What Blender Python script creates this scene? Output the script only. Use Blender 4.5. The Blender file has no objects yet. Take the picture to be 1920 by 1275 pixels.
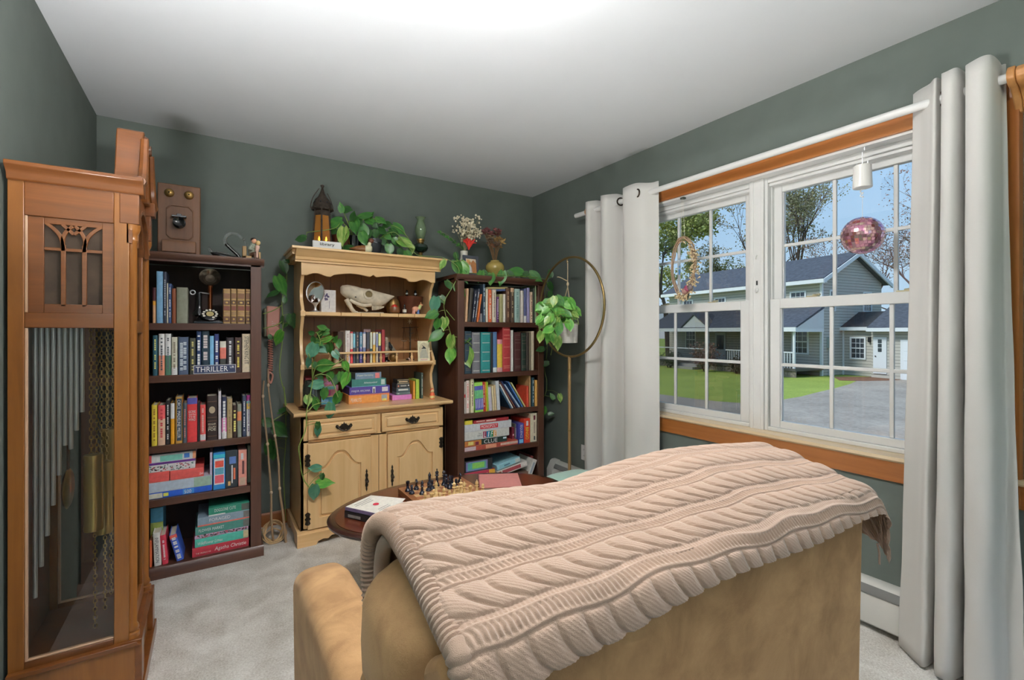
import bpy, math, random
import numpy as np
from mathutils import Vector, Matrix, Quaternion, Euler

sc = bpy.context.scene
COL = sc.collection
PI = math.pi
R = math.radians

# ------------------------------------------------------------------ camera
cam_d = bpy.data.cameras.new('camera')
cam_d.sensor_width = 36.0
cam_d.lens = 877.0 / 1920.0 * 36.0
cam_d.shift_y = -15.5 / 1920.0
cam_d.clip_start = 0.02
cam_d.clip_end = 400
cam = bpy.data.objects.new('camera', cam_d)
cam.location = (0, 0, 1.25)
cam.rotation_euler = (R(90), 0, -math.atan(560 / 877.0))
COL.objects.link(cam)
sc.camera = cam

# ------------------------------------------------------------------ sky, sun, exposure
sc.view_settings.view_transform = 'Standard'
sc.view_settings.look = 'None'
sc.view_settings.gamma = 1.0
sc.view_settings.exposure = 0.0
sc.view_settings.use_curve_mapping = False
sc.cycles.max_bounces = 6
sc.cycles.diffuse_bounces = 4
sc.cycles.glossy_bounces = 2
sc.cycles.transmission_bounces = 4
sc.cycles.transparent_max_bounces = 10
sc.cycles.use_adaptive_sampling = True
sc.cycles.adaptive_threshold = 0.15
sc.cycles.adaptive_min_samples = 16
sc.cycles.sample_clamp_indirect = 6.0
sc.cycles.caustics_reflective = False
sc.cycles.caustics_refractive = False

def lin(c):
    out = []
    for k in c[:3]:
        k = k / 255.0
        out.append(k / 12.92 if k <= 0.04045 else ((k + 0.055) / 1.055) ** 2.4)
    return (out[0], out[1], out[2], 1.0)

SKY_STRENGTH = 1.0
wd = bpy.data.worlds.new('sky')
sc.world = wd
wd.use_nodes = True
nt = wd.node_tree
nt.nodes.clear()
_o = nt.nodes.new('ShaderNodeOutputWorld')
_b = nt.nodes.new('ShaderNodeBackground')
_b.inputs['Strength'].default_value = SKY_STRENGTH
_tc = nt.nodes.new('ShaderNodeTexCoord')
_sp = nt.nodes.new('ShaderNodeSeparateXYZ')
_rp = nt.nodes.new('ShaderNodeValToRGB')
_rp.color_ramp.elements[0].position = 0.0
_rp.color_ramp.elements[0].color = lin((204, 229, 250))
_rp.color_ramp.elements[1].position = 0.55
_rp.color_ramp.elements[1].color = lin((128, 192, 250))
_mp = nt.nodes.new('ShaderNodeMapping')
_mp.inputs['Scale'].default_value = (1.0, 1.0, 2.6)
_ns = nt.nodes.new('ShaderNodeTexNoise')
_ns.inputs['Scale'].default_value = 2.6
_ns.inputs['Detail'].default_value = 6
_ns.inputs['Roughness'].default_value = 0.55
_cr = nt.nodes.new('ShaderNodeValToRGB')
_cr.color_ramp.elements[0].position = 0.52
_cr.color_ramp.elements[1].position = 0.72
_mx = nt.nodes.new('ShaderNodeMixRGB')
_mx.inputs['Color2'].default_value = lin((238, 243, 250))
for a, b in ((_tc.outputs['Generated'], _sp.inputs[0]), (_sp.outputs['Z'], _rp.inputs[0]),
             (_tc.outputs['Generated'], _mp.inputs['Vector']), (_mp.outputs[0], _ns.inputs['Vector']),
             (_ns.outputs['Fac'], _cr.inputs[0]), (_cr.outputs[0], _mx.inputs['Fac']),
             (_rp.outputs[0], _mx.inputs['Color1']), (_mx.outputs[0], _b.inputs['Color']), (_b.outputs[0], _o.inputs['Surface'])):
    nt.links.new(a, b)

sun_d = bpy.data.lights.new('sun', 'SUN')
sun_d.energy = 3.0
sun_d.angle = R(14)
sun_d.color = (1.0, 0.96, 0.9)
sun = bpy.data.objects.new('sun', sun_d)
sun.rotation_euler = Vector((0.72, -0.33, -0.85)).to_track_quat('-Z', 'Y').to_euler()
COL.objects.link(sun)
LAMP_WATTS = 112.0
FILL_TORCH = 330.0  # strength of the added fill lights on stands
FILL_UPLIGHT = 120.0  # strength of the added fill light hidden by the recliner

# ------------------------------------------------------------------ materials
MATS = {}
def _new(name):
    m = bpy.data.materials.new(name)
    m.use_nodes = True
    n = m.node_tree
    return m, n, n.nodes['Principled BSDF']

def mat(name, c, rough=0.55, metal=0.0, var=0.0, scale=30.0, bump=0.0, bscale=200.0, spec=None, emit=None, es=1.0, alpha=None, trans=0.0, ior=1.45, coat=0.0, sheen=0.0, stretch=None):
    if name in MATS: return MATS[name]
    m, n, p = _new(name)
    p.inputs['Base Color'].default_value = lin(c)
    p.inputs['Roughness'].default_value = rough
    p.inputs['Metallic'].default_value = metal
    if spec is not None: p.inputs['Specular IOR Level'].default_value = spec
    if coat: p.inputs['Coat Weight'].default_value = coat; p.inputs['Coat Roughness'].default_value = 0.15
    if sheen: p.inputs['Sheen Weight'].default_value = sheen
    if emit: p.inputs['Emission Color'].default_value = lin(emit); p.inputs['Emission Strength'].default_value = es
    if alpha is not None: p.inputs['Alpha'].default_value = alpha
    if trans: p.inputs['Transmission Weight'].default_value = trans; p.inputs['IOR'].default_value = ior
    if var or bump:
        tc = n.nodes.new('ShaderNodeTexCoord')
        mp = n.nodes.new('ShaderNodeMapping')
        if stretch: mp.inputs['Scale'].default_value = stretch
        n.links.new(tc.outputs['Object'], mp.inputs['Vector'])
    if var:
        ns = n.nodes.new('ShaderNodeTexNoise'); ns.inputs['Scale'].default_value = scale; ns.inputs['Detail'].default_value = 5
        n.links.new(mp.outputs[0], ns.inputs['Vector'])
        rp = n.nodes.new('ShaderNodeValToRGB')
        l = lin(c)
        rp.color_ramp.elements[0].position = 0.3; rp.color_ramp.elements[1].position = 0.7
        rp.color_ramp.elements[0].color = tuple(max(0, k * (1 - var)) for k in l[:3]) + (1,)
        rp.color_ramp.elements[1].color = tuple(min(1, k * (1 + var)) for k in l[:3]) + (1,)
        n.links.new(ns.outputs['Fac'], rp.inputs[0]); n.links.new(rp.outputs[0], p.inputs['Base Color'])
    if bump:
        nb = n.nodes.new('ShaderNodeTexNoise'); nb.inputs['Scale'].default_value = bscale; nb.inputs['Detail'].default_value = 3
        n.links.new(mp.outputs[0], nb.inputs['Vector'])
        bp = n.nodes.new('ShaderNodeBump'); bp.inputs['Strength'].default_value = bump; bp.inputs['Distance'].default_value = 0.004
        n.links.new(nb.outputs['Fac'], bp.inputs['Height']); n.links.new(bp.outputs[0], p.inputs['Normal'])
    MATS[name] = m
    return m

def wood(name, c1, c2, axis='Z', rough=0.42, fine=34.0, coat=0.15):
    """two-tone wood with the grain running along AXIS"""
    if name in MATS: return MATS[name]
    m, n, p = _new(name)
    tc = n.nodes.new('ShaderNodeTexCoord')
    mp = n.nodes.new('ShaderNodeMapping')
    s = {'X': (0.07, 1, 1), 'Y': (1, 0.07, 1), 'Z': (1, 1, 0.07)}[axis]
    mp.inputs['Scale'].default_value = s
    n1 = n.nodes.new('ShaderNodeTexNoise'); n1.inputs['Scale'].default_value = fine; n1.inputs['Detail'].default_value = 8; n1.inputs['Roughness'].default_value = 0.65; n1.inputs['Distortion'].default_value = 0.6
    n2 = n.nodes.new('ShaderNodeTexNoise'); n2.inputs['Scale'].default_value = fine * 0.16; n2.inputs['Detail'].default_value = 3
    ad = n.nodes.new('ShaderNodeMath'); ad.operation = 'MULTIPLY_ADD'; ad.inputs[1].default_value = 0.6
    ml = n.nodes.new('ShaderNodeMath'); ml.operation = 'MULTIPLY'; ml.inputs[1].default_value = 0.4
    rp = n.nodes.new('ShaderNodeValToRGB')
    rp.color_ramp.elements[0].position = 0.34; rp.color_ramp.elements[1].position = 0.66
    rp.color_ramp.elements[0].color = lin(c2); rp.color_ramp.elements[1].color = lin(c1)
    bp = n.nodes.new('ShaderNodeBump'); bp.inputs['Strength'].default_value = 0.12; bp.inputs['Distance'].default_value = 0.002
    L = n.links.new
    L(tc.outputs['Object'], mp.inputs['Vector']); L(mp.outputs[0], n1.inputs['Vector']); L(mp.outputs[0], n2.inputs['Vector'])
    L(n2.outputs['Fac'], ml.inputs[0]); L(n1.outputs['Fac'], ad.inputs[0]); L(ml.outputs[0], ad.inputs[2]); L(ad.outputs[0], rp.inputs[0])
    L(rp.outputs[0], p.inputs['Base Color']); L(n1.outputs['Fac'], bp.inputs['Height']); L(bp.outputs[0], p.inputs['Normal'])
    p.inputs['Roughness'].default_value = rough
    p.inputs['Coat Weight'].default_value = coat; p.inputs['Coat Roughness'].default_value = 0.25
    MATS[name] = m
    return m

def glass(name, tint=(255, 255, 255), gloss=0.08, rough=0.0):
    """thin clear pane: mostly straight-through, a little mirror reflection"""
    if name in MATS: return MATS[name]
    m = bpy.data.materials.new(name); m.use_nodes = True
    n = m.node_tree; n.nodes.clear()
    o = n.nodes.new('ShaderNodeOutputMaterial'); t = n.nodes.new('ShaderNodeBsdfTransparent'); g = n.nodes.new('ShaderNodeBsdfGlossy'); x = n.nodes.new('ShaderNodeMixShader')
    t.inputs['Color'].default_value = lin(tint); g.inputs['Roughness'].default_value = rough
    lw = n.nodes.new('ShaderNodeFresnel'); lw.inputs['IOR'].default_value = 1.25
    mu = n.nodes.new('ShaderNodeMath'); mu.operation = 'MULTIPLY_ADD'; mu.inputs[1].default_value = 0.6; mu.inputs[2].default_value = gloss
    n.links.new(lw.outputs[0], mu.inputs[0]); n.links.new(mu.outputs[0], x.inputs[0])
    n.links.new(t.outputs[0], x.inputs[1]); n.links.new(g.outputs[0], x.inputs[2]); n.links.new(x.outputs[0], o.inputs['Surface'])
    MATS[name] = m
    return m

def paint(c, rough=0.5, var=0.10):
    """printed card or cloth in one colour"""
    m = mat('print_%02x%02x%02x' % tuple(int(k) for k in c), tuple(min(244, k * 1.13 + 4) for k in c), rough, var=var, scale=60)
    return m

# ------------------------------------------------------------------ mesh building
class MB:
    def __init__(s): s.v = []; s.f = []
    def add(s, vs, fs):
        n = len(s.v); s.v += [tuple(v) for v in vs]; s.f += [tuple(i + n for i in f) for f in fs]; return s
    def box(s, x0, x1, y0, y1, z0, z1, M=None):
        vs = [(x, y, z) for z in (z0, z1) for y in (y0, y1) for x in (x0, x1)]
        if M is not None: vs = [tuple(M @ Vector(v)) for v in vs]
        return s.add(vs, [(0, 2, 3, 1), (4, 5, 7, 6), (0, 1, 5, 4), (2, 6, 7, 3), (0, 4, 6, 2), (1, 3, 7, 5)])
    def prism(s, pts, axis, a0, a1, M=None):
        def put(p, a):
            return {'x': (a, p[0], p[1]), 'y': (p[0], a, p[1]), 'z': (p[0], p[1], a)}[axis]
        n = len(pts)
        vs = [put(p, a0) for p in pts] + [put(p, a1) for p in pts]
        if M is not None: vs = [tuple(M @ Vector(v)) for v in vs]
        fs = [tuple(range(n))[::-1], tuple(range(n, 2 * n))] + [(i, (i + 1) % n, n + (i + 1) % n, n + i) for i in range(n)]
        return s.add(vs, fs)
    def tube(s, path, r, seg=8, cap=True, closed=False, flat=1.0):
        P = [Vector(p) for p in path]
        n = len(P)
        rr = r if isinstance(r, (list, tuple)) else [r] * n
        up = None; vs = []
        for i in range(n):
            if closed: t = P[(i + 1) % n] - P[i - 1]
            else: t = P[min(i + 1, n - 1)] - P[max(i - 1, 0)]
            if t.length < 1e-9: t = Vector((0, 0, 1))
            t.normalize()
            if up is None:
                up = Vector((0, 0, 1)) if abs(t.z) < 0.9 else Vector((0, 1, 0))
            up = up - t * up.dot(t)
            if up.length < 1e-6: up = t.orthogonal()
            up.normalize()
            sd = t.cross(up)
            for k in range(seg):
                a = 2 * PI * k / seg
                vs.append(tuple(P[i] + (up * math.cos(a) * flat + sd * math.sin(a)) * rr[i]))
        fs = []
        for i in range(n if closed else n - 1):
            j = (i + 1) % n
            for k in range(seg):
                q = (k + 1) % seg
                fs.append((i * seg + k, i * seg + q, j * seg + q, j * seg + k))
        if cap and not closed:
            fs.append(tuple(range(seg))[::-1]); fs.append(tuple(range((n - 1) * seg, n * seg)))
        return s.add(vs, fs)
    def lathe(s, prof, seg=20, c=(0, 0, 0), M=None):
        vs = []; n = len(prof)
        for (r, z) in prof:
            for k in range(seg):
                a = 2 * PI * k / seg
                vs.append((c[0] + r * math.cos(a), c[1] + r * math.sin(a), c[2] + z))
        if M is not None: vs = [tuple(M @ Vector(v)) for v in vs]
        fs = [(i * seg + k, i * seg + (k + 1) % seg, (i + 1) * seg + (k + 1) % seg, (i + 1) * seg + k) for i in range(n - 1) for k in range(seg)]
        fs.append(tuple(range(seg))[::-1]); fs.append(tuple(range((n - 1) * seg, n * seg)))
        return s.add(vs, fs)
    def ball(s, c, r, seg=14, rings=9, M=None):
        if not isinstance(r, (list, tuple)): r = (r, r, r)
        vs = [(0, 0, -1)]
        for i in range(1, rings):
            a = -PI / 2 + PI * i / rings
            for k in range(seg):
                b = 2 * PI * k / seg
                vs.append((math.cos(a) * math.cos(b), math.cos(a) * math.sin(b), math.sin(a)))
        vs.append((0, 0, 1))
        vs = [(v[0] * r[0], v[1] * r[1], v[2] * r[2]) for v in vs]
        if M is not None: vs = [tuple(M @ Vector(v)) for v in vs]
        vs = [(v[0] + c[0], v[1] + c[1], v[2] + c[2]) for v in vs]
        fs = [(0, 1 + (k + 1) % seg, 1 + k) for k in range(seg)]
        for i in range(rings - 2):
            for k in range(seg):
                q = (k + 1) % seg
                fs.append((1 + i * seg + k, 1 + i * seg + q, 1 + (i + 1) * seg + q, 1 + (i + 1) * seg + k))
        l = len(vs) - 1
        fs += [(l, 1 + (rings - 2) * seg + k, 1 + (rings - 2) * seg + (k + 1) % seg) for k in range(seg)]
        return s.add(vs, fs)
    def grid(s, fn, nu, nv):
        vs = [fn(i / nu, j / nv) for j in range(nv + 1) for i in range(nu + 1)]
        fs = [(j * (nu + 1) + i, j * (nu + 1) + i + 1, (j + 1) * (nu + 1) + i + 1, (j + 1) * (nu + 1) + i) for j in range(nv) for i in range(nu)]
        return s.add(vs, fs)
    def mesh(s, name, smooth=True, ang=38):
        me = bpy.data.meshes.new(name)
        me.from_pydata(s.v, [], s.f)
        me.validate()
        if smooth:
            me.shade_smooth()
            me.set_sharp_from_angle(angle=R(ang))
        return me
    def obj(s, name, m, parent=None, loc=None, rot=None, smooth=True, bevel=0.0, ang=38, seg=2):
        me = s.mesh(name, smooth, ang)
        o = bpy.data.objects.new(name, me)
        if m is not None: me.materials.append(m)
        COL.objects.link(o)
        if parent is not None: o.parent = parent
        if loc is not None: o.location = loc
        if rot is not None: o.rotation_euler = rot
        if bevel:
            b = o.modifiers.new('edge', 'BEVEL'); b.width = bevel; b.segments = seg; b.limit_method = 'ANGLE'; b.angle_limit = R(40)
        return o

def tag(o, label=None, cat=None, group=None, kind=None):
    if label: o['label'] = label
    if cat: o['category'] = cat
    if group: o['group'] = group
    if kind: o['kind'] = kind
    return o

def thing(name, label, cat, loc=(0, 0, 0), rot=None, group=None):
    o = bpy.data.objects.new(name, None)
    o.empty_display_size = 0.05
    COL.objects.link(o)
    o.location = loc
    if rot is not None: o.rotation_euler = rot if isinstance(rot, (tuple, list, Euler)) else (0, 0, rot)
    return tag(o, label, cat, group)

def struct(o): o['kind'] = 'structure'; return o

def copy_tree(o, parent=None):
    c = o.copy(); COL.objects.link(c)
    if parent is not None: c.parent = parent
    for ch in o.children: copy_tree(ch, c)
    return c

def part_from(me, name, m, parent, M):
    """a part that shares mesh data, placed by a matrix in its parent's frame"""
    o = bpy.data.objects.new(name, me)
    COL.objects.link(o); o.parent = parent
    o.matrix_local = M
    return o

_TX = {}
def text_data(s):
    """glyph outlines of S as vertices in the unit box (0..1, 0..1) plus faces"""
    if s in _TX: return _TX[s]
    cu = bpy.data.curves.new('lettering', 'FONT')
    cu.body = s
    cu.resolution_u = 2
    ob = bpy.data.objects.new('lettering', cu)
    me = bpy.data.meshes.new_from_object(ob)
    v = np.array([p.co[:2] for p in me.vertices]) if len(me.vertices) else np.zeros((3, 2))
    f = [tuple(p.vertices) for p in me.polygons]
    bpy.data.objects.remove(ob); bpy.data.curves.remove(cu); bpy.data.meshes.remove(me)
    lo = v.min(0); sz = np.maximum(v.max(0) - lo, 1e-6)
    _TX[s] = ((v - lo) / sz, f, sz[0] / sz[1])
    return _TX[s]

def letters(s, m, parent, o, ex, ey, w, h, name='lettering', slant=0.0, fit=True):
    """flat lettering: lower-left corner O, reading direction EX, up EY (parent frame), filling W x H"""
    v, f, asp = text_data(s)
    o = Vector(o); ex = Vector(ex).normalized(); ey = Vector(ey).normalized()
    b = MB(); b.v = [tuple(o + ex * (p[0] * w + slant * p[1] * h) + ey * (p[1] * h)) for p in v]; b.f = list(f)
    return b.obj(name, m, parent, smooth=False)

# ================================================================== THE ROOM
XL, XR, YB, YF, ZC = -0.54, 2.38, 3.39, -2.3, 2.44
OY0, OY1, OZ0, OZ1 = 0.49, 2.26, 0.735, 2.067          # window opening in the right wall
M_wall = mat('wall_paint', (101, 110, 104), 0.75, var=0.05, scale=9, bump=0.06, bscale=260)
M_ceil = mat('ceiling_paint', (203, 206, 209), 0.9, var=0.012, scale=4, bump=0.05, bscale=220)

def carpet():
    m, n, p = _new('carpet')
    tc = n.nodes.new('ShaderNodeTexCoord')
    a = n.nodes.new('ShaderNodeTexNoise'); a.inputs['Scale'].default_value = 130; a.inputs['Detail'].default_value = 4; a.inputs['Roughness'].default_value = 0.7
    b = n.nodes.new('ShaderNodeTexNoise'); b.inputs['Scale'].default_value = 7; b.inputs['Detail'].default_value = 5; b.inputs['Distortion'].default_value = 0.4
    mx = n.nodes.new('ShaderNodeMath'); mx.operation = 'MULTIPLY_ADD'; mx.inputs[1].default_value = 0.55
    h = n.nodes.new('ShaderNodeMath'); h.operation = 'MULTIPLY'; h.inputs[1].default_value = 0.45
    rp = n.nodes.new('ShaderNodeValToRGB')
    rp.color_ramp.elements[0].position = 0.33; rp.color_ramp.elements[1].position = 0.62
    rp.color_ramp.elements[0].color = lin((190, 182, 170)); rp.color_ramp.elements[1].color = lin((250, 247, 241))
    bp = n.nodes.new('ShaderNodeBump'); bp.inputs['Strength'].default_value = 0.9; bp.inputs['Distance'].default_value = 0.012
    L = n.links.new
    L(tc.outputs['Object'], a.inputs['Vector']); L(tc.outputs['Object'], b.inputs['Vector'])
    L(b.outputs['Fac'], h.inputs[0]); L(a.outputs['Fac'], mx.inputs[0]); L(h.outputs[0], mx.inputs[2]); L(mx.outputs[0], rp.inputs[0])
    L(rp.outputs[0], p.inputs['Base Color']); L(mx.outputs[0], bp.inputs['Height']); L(bp.outputs[0], p.inputs['Normal'])
    p.inputs['Roughness'].default_value = 0.95
    return m

struct(MB().box(XL - 0.12, XR + 0.16, YF - 0.12, YB + 0.12, -0.12, 0.0).obj('floor', carpet(), smooth=False))
struct(MB().box(XL - 0.12, XR + 0.16, YF - 0.12, YB + 0.12, ZC, ZC + 0.15).obj('ceiling', M_ceil, smooth=False))
struct(MB().box(XL - 0.12, XR + 0.16, YB, YB + 0.12, 0, ZC).obj('wall_back', M_wall, smooth=False))
struct(MB().box(XL - 0.12, XL, YF, YB, 0, ZC).obj('wall_left', M_wall, smooth=False))
_w = MB()
_w.box(XR, XR + 0.16, YF, OY0, 0, ZC).box(XR, XR + 0.16, OY1, YB, 0, ZC).box(XR, XR + 0.16, OY0, OY1, 0, OZ0).box(XR, XR + 0.16, OY0, OY1, OZ1, ZC)
struct(_w.obj('wall_right', M_wall, smooth=False))
_w = MB()    # unseen rear wall; its wide opening is added to let in fill daylight
_w.box(XL - 0.12, XL + 0.25, YF - 0.12, YF, 0, ZC).box(XR - 0.25, XR + 0.16, YF - 0.12, YF, 0, ZC).box(XL + 0.25, XR - 0.25, YF - 0.12, YF, 2.2, ZC)
struct(_w.obj('wall_front', M_wall, smooth=False))

# ------------------------------------------------------------------ window trim and sashes
W_pine = wood('pine_casing', (186, 118, 58), (150, 84, 36), 'Y', 0.38, 26)
W_pinez = wood('pine_casing_upright', (186, 118, 58), (150, 84, 36), 'Z', 0.38, 26)
M_vinyl = mat('white_vinyl', (226, 226, 224), 0.38, var=0.015, scale=12)
M_pane = glass('window_glass', (250, 252, 252), 0.035)
M_pane_screen = glass('window_glass_screened', (214, 214, 212), 0.06)

_p = [(0, 0), (0.0, 0.012), (0.008, 0.018), (0.05, 0.020), (0.058, 0.026), (0.07, 0.026), (0.075, 0)]   # casing profile: across, out of the wall
struct(MB().prism([(XR - d, OZ1 + a) for a, d in _p], 'y', OY0 - 0.075, OY1 + 0.075).obj('trim_1', W_pine))
struct(MB().prism([(XR - d, OY0 - a) for a, d in _p], 'z', OZ0 - 0.1, OZ1).obj('trim_2', W_pinez))
struct(MB().prism([(XR - d, OY1 + a) for a, d in _p], 'z', OZ0 - 0.1, OZ1).obj('trim_3', W_pinez))
_s = MB()
_s.prism([(XR + 0.10, OZ0), (XR + 0.10, OZ0 - 0.02), (XR - 0.03, OZ0 - 0.02), (XR - 0.038, OZ0 - 0.012), (XR - 0.034, OZ0 + 0.001)], 'y', OY0 - 0.1, OY1 + 0.1)
t4 = struct(_s.obj('trim_4', wood('pine_sill_lit', (226, 205, 172), (208, 180, 140), 'Y', 0.35, 22)))  # pine paled to paint in the window light on the sill
_s = MB()
_s.prism([(XR, OZ0 - 0.02), (XR, OZ0 - 0.105), (XR - 0.012, OZ0 - 0.105), (XR - 0.014, OZ0 - 0.07), (XR - 0.019, OZ0 - 0.062), (XR - 0.021, OZ0 - 0.035), (XR - 0.027, OZ0 - 0.02)], 'y', OY0 - 0.085, OY1 + 0.085)
struct(_s.obj('trim_5', W_pine))
_j = MB()   # white jamb extensions lining the opening
_j.box(XR, XR + 0.155, OY0, OY1, OZ1 - 0.012, OZ1).box(XR, XR + 0.155, OY0, OY0 + 0.012, OZ0, OZ1).box(XR, XR + 0.155, OY1 - 0.012, OY1, OZ0, OZ1)
struct(_j.obj('trim_6', M_vinyl))

def window(name, y0, y1, screened):
    z0, z1 = OZ0, OZ1 - 0.012
    f = MB(); w = 0.028; xa, xb = XR + 0.062, XR + 0.155
    f.box(xa, xb, y0, y0 + w, z0, z1).box(xa, xb, y1 - w, y1, z0, z1).box(xa, xb, y0 + w, y1 - w, z1 - w, z1).box(xa, xb, y0 + w, y1 - w, z0, z0 + w * 0.7)
    f.box(xa + 0.03, xb - 0.02, y0 + w, y0 + w + 0.008, z0, z1).box(xa + 0.03, xb - 0.02, y1 - w - 0.008, y1 - w, z0, z1)
    f.box(xa + 0.012, xb - 0.03, y0 + w, y1 - w, z1 - w - 0.016, z1 - w)
    root = struct(f.obj(name, M_vinyl, bevel=0.003))
    zm = 1.39
    for nm, sz0, sz1, x, st, rt, rb in (('lower_sash', z0 + 0.02, zm + 0.03, XR + 0.075, 0.05, 0.05, 0.036), ('upper_sash', zm - 0.012, z1 - w - 0.014, XR + 0.112, 0.042, 0.036, 0.04)):
        a, b = y0 + w + 0.006, y1 - w - 0.006
        s = MB(); xc, xd = x, x + 0.034
        s.box(xc, xd, a, a + st, sz0, sz1).box(xc, xd, b - st, b, sz0, sz1).box(xc, xd, a + st, b - st, sz1 - rt, sz1).box(xc, xd, a + st, b - st, sz0, sz0 + rb)
        q = 0.006
        s.box(xc + 0.006, xd - 0.006, a + st, a + st + q, sz0 + rb, sz1 - rt).box(xc + 0.006, xd - 0.006, b - st - q, b - st, sz0 + rb, sz1 - rt)
        sash = s.obj(nm, M_vinyl, root, bevel=0.004)
        ga, gb, gz0, gz1 = a + st, b - st, sz0 + rb, sz1 - rt
        mw = 0.0085; xm = x + 0.017
        for k in (1, 2):
            ym = ga + (gb - ga) * k / 3
            MB().box(xm - 0.007, xm + 0.007, ym - mw, ym + mw, gz0, gz1).obj('muntin', M_vinyl, sash, bevel=0.003)
        zc = (gz0 + gz1) / 2
        MB().box(xm - 0.0065, xm + 0.0065, ga, gb, zc - mw, zc + mw).obj('muntin', M_vinyl, sash, bevel=0.003)
        for k in range(3):
            for r in (0, 1):
                MB().box(xm - 0.0015, xm + 0.0015, ga + (gb - ga) * k / 3, ga + (gb - ga) * (k + 1) / 3, gz0 + (gz1 - gz0) * r / 2, gz0 + (gz1 - gz0) * (r + 1) / 2).obj('pane', M_pane_screen if (screened and nm == 'lower_sash') else M_pane, sash, smooth=False)
        if nm == 'lower_sash':
            for k in (0.3, 0.75):
                yl = a + (b - a) * k
                l = MB().box(xc + 0.004, xc + 0.03, yl - 0.025, yl + 0.025, sz1, sz1 + 0.006)
                l.tube([(xc + 0.016, yl, sz1 + 0.008), (xc + 0.014, yl - 0.02, sz1 + 0.010), (xc + 0.01, yl - 0.035, sz1 + 0.010)], 0.005, 6)
                l.obj('sash_lock', mat('sash_lock_metal', (205, 195, 160), 0.35, 0.4), sash)
    return root
YM = 1.392
window('window_1', YM + 0.022, OY1 - 0.012, True)
window('window_2', OY0 + 0.012, YM - 0.022, False)
_m = MB().box(XR + 0.052, XR + 0.15, YM - 0.022, YM + 0.022, OZ0, OZ1 - 0.012)
_m.box(XR + 0.048, XR + 0.06, YM - 0.036, YM - 0.02, OZ0, OZ1 - 0.012).box(XR + 0.048, XR + 0.06, YM + 0.02, YM + 0.036, OZ0, OZ1 - 0.012)
mull = struct(_m.obj('trim_7', M_vinyl, bevel=0.002))
MB().ball((XR + 0.047, YM, 1.47), (0.006, 0.011, 0.011)).obj('latch_button', M_vinyl, mull)
MB().tube([(XR + 0.05, YM, 1.52), (XR + 0.05, YM, 1.497)], 0.004, 8).obj('latch_slot', mat('black_plastic', (22, 22, 24), 0.4), mull)
MB().tube([(XR + 0.05, YM, 1.655), (XR + 0.04, YM, 1.648), (XR + 0.037, YM, 1.64), (XR + 0.042, YM, 1.633)], 0.0025, 6).obj('hook', M_vinyl, mull)

# ------------------------------------------------------------------ baseboard heater, skirting, socket, ceiling lamp
M_heat = mat('heater_enamel', (204, 203, 197), 0.4, var=0.02, scale=8)
_h = MB()
_hp = [(XR, 0.02), (XR - 0.055, 0.02), (XR - 0.075, 0.035), (XR - 0.075, 0.13), (XR - 0.062, 0.148), (XR - 0.062, 0.156), (XR - 0.045, 0.19), (XR - 0.03, 0.2), (XR, 0.2)]
_h.prism(_hp, 'y', -1.6, 3.05)
heater = tag(_h.obj('baseboard_heater', M_heat), 'cream enamelled baseboard heater running along the wall under the window', 'heater')
MB().prism([(XR - 0.066, 0.1505), (XR - 0.0665, 0.1585), (XR - 0.05, 0.184), (XR - 0.048, 0.18)], 'y', -1.58, 3.0).obj('air_slot', mat('dark_slot', (120, 120, 118), 0.6), heater)
MB().prism([(XR, 0.012), (XR - 0.062, 0.012), (XR - 0.082, 0.03), (XR - 0.082, 0.135), (XR - 0.066, 0.162), (XR - 0.048, 0.196), (XR - 0.03, 0.207), (XR, 0.207)], 'y', 3.0, 3.07).obj('end_cap', M_heat, heater)
struct(MB().prism([(YB, 0), (YB - 0.014, 0), (YB - 0.014, 0.07), (YB - 0.006, 0.085), (YB, 0.085)], 'x', XL, XR).obj('baseboard_back', wood('pine_skirting', (168, 104, 52), (138, 78, 34), 'X', 0.4, 24)))
so = thing('wall_socket', 'white double power socket low on the wall beside the hoop stand', 'socket', (XR, 2.70, 0.33))
MB().box(-0.005, 0, -0.036, 0.036, -0.058, 0.058).obj('cover_plate', M_vinyl, so, bevel=0.003)
for z in (-0.022, 0.022):
    r_ = MB().prism([(0.016 * math.cos(a) * 1.0, z + 0.0145 * math.sin(a)) for a in [k * PI / 8 for k in range(16)]], 'x', -0.007, -0.004).obj('receptacle', M_vinyl, so)
    MB().box(-0.0075, -0.0065, -0.007, -0.005, z - 0.004, z + 0.006).box(-0.0075, -0.0065, 0.005, 0.007, z - 0.004, z + 0.006).obj('slot', mat('black_plastic', (22, 22, 24), 0.4), r_)

lt = thing('ceiling_lamp', 'round frosted flush lamp on the ceiling in the middle of the room', 'lamp', (0.72, 1.13, ZC))
MB().lathe([(0.17, -0.02), (0.172, 0.0)], 40).obj('base_ring', mat('brushed_nickel', (190, 188, 182), 0.3, 0.9), lt)
m_, n_, p_ = _new('frosted_lit_glass')
p_.inputs['Base Color'].default_value = (0.9, 0.9, 0.88, 1)
p_.inputs['Emission Color'].default_value = (1.0, 0.975, 0.945, 1)
p_.inputs['Emission Strength'].default_value = LAMP_WATTS
MB().lathe([(0.16, -0.012), (0.155, -0.035), (0.13, -0.062), (0.09, -0.08), (0.04, -0.09), (0.004, -0.092)], 40).obj('lamp_shade', m_, lt)

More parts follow.
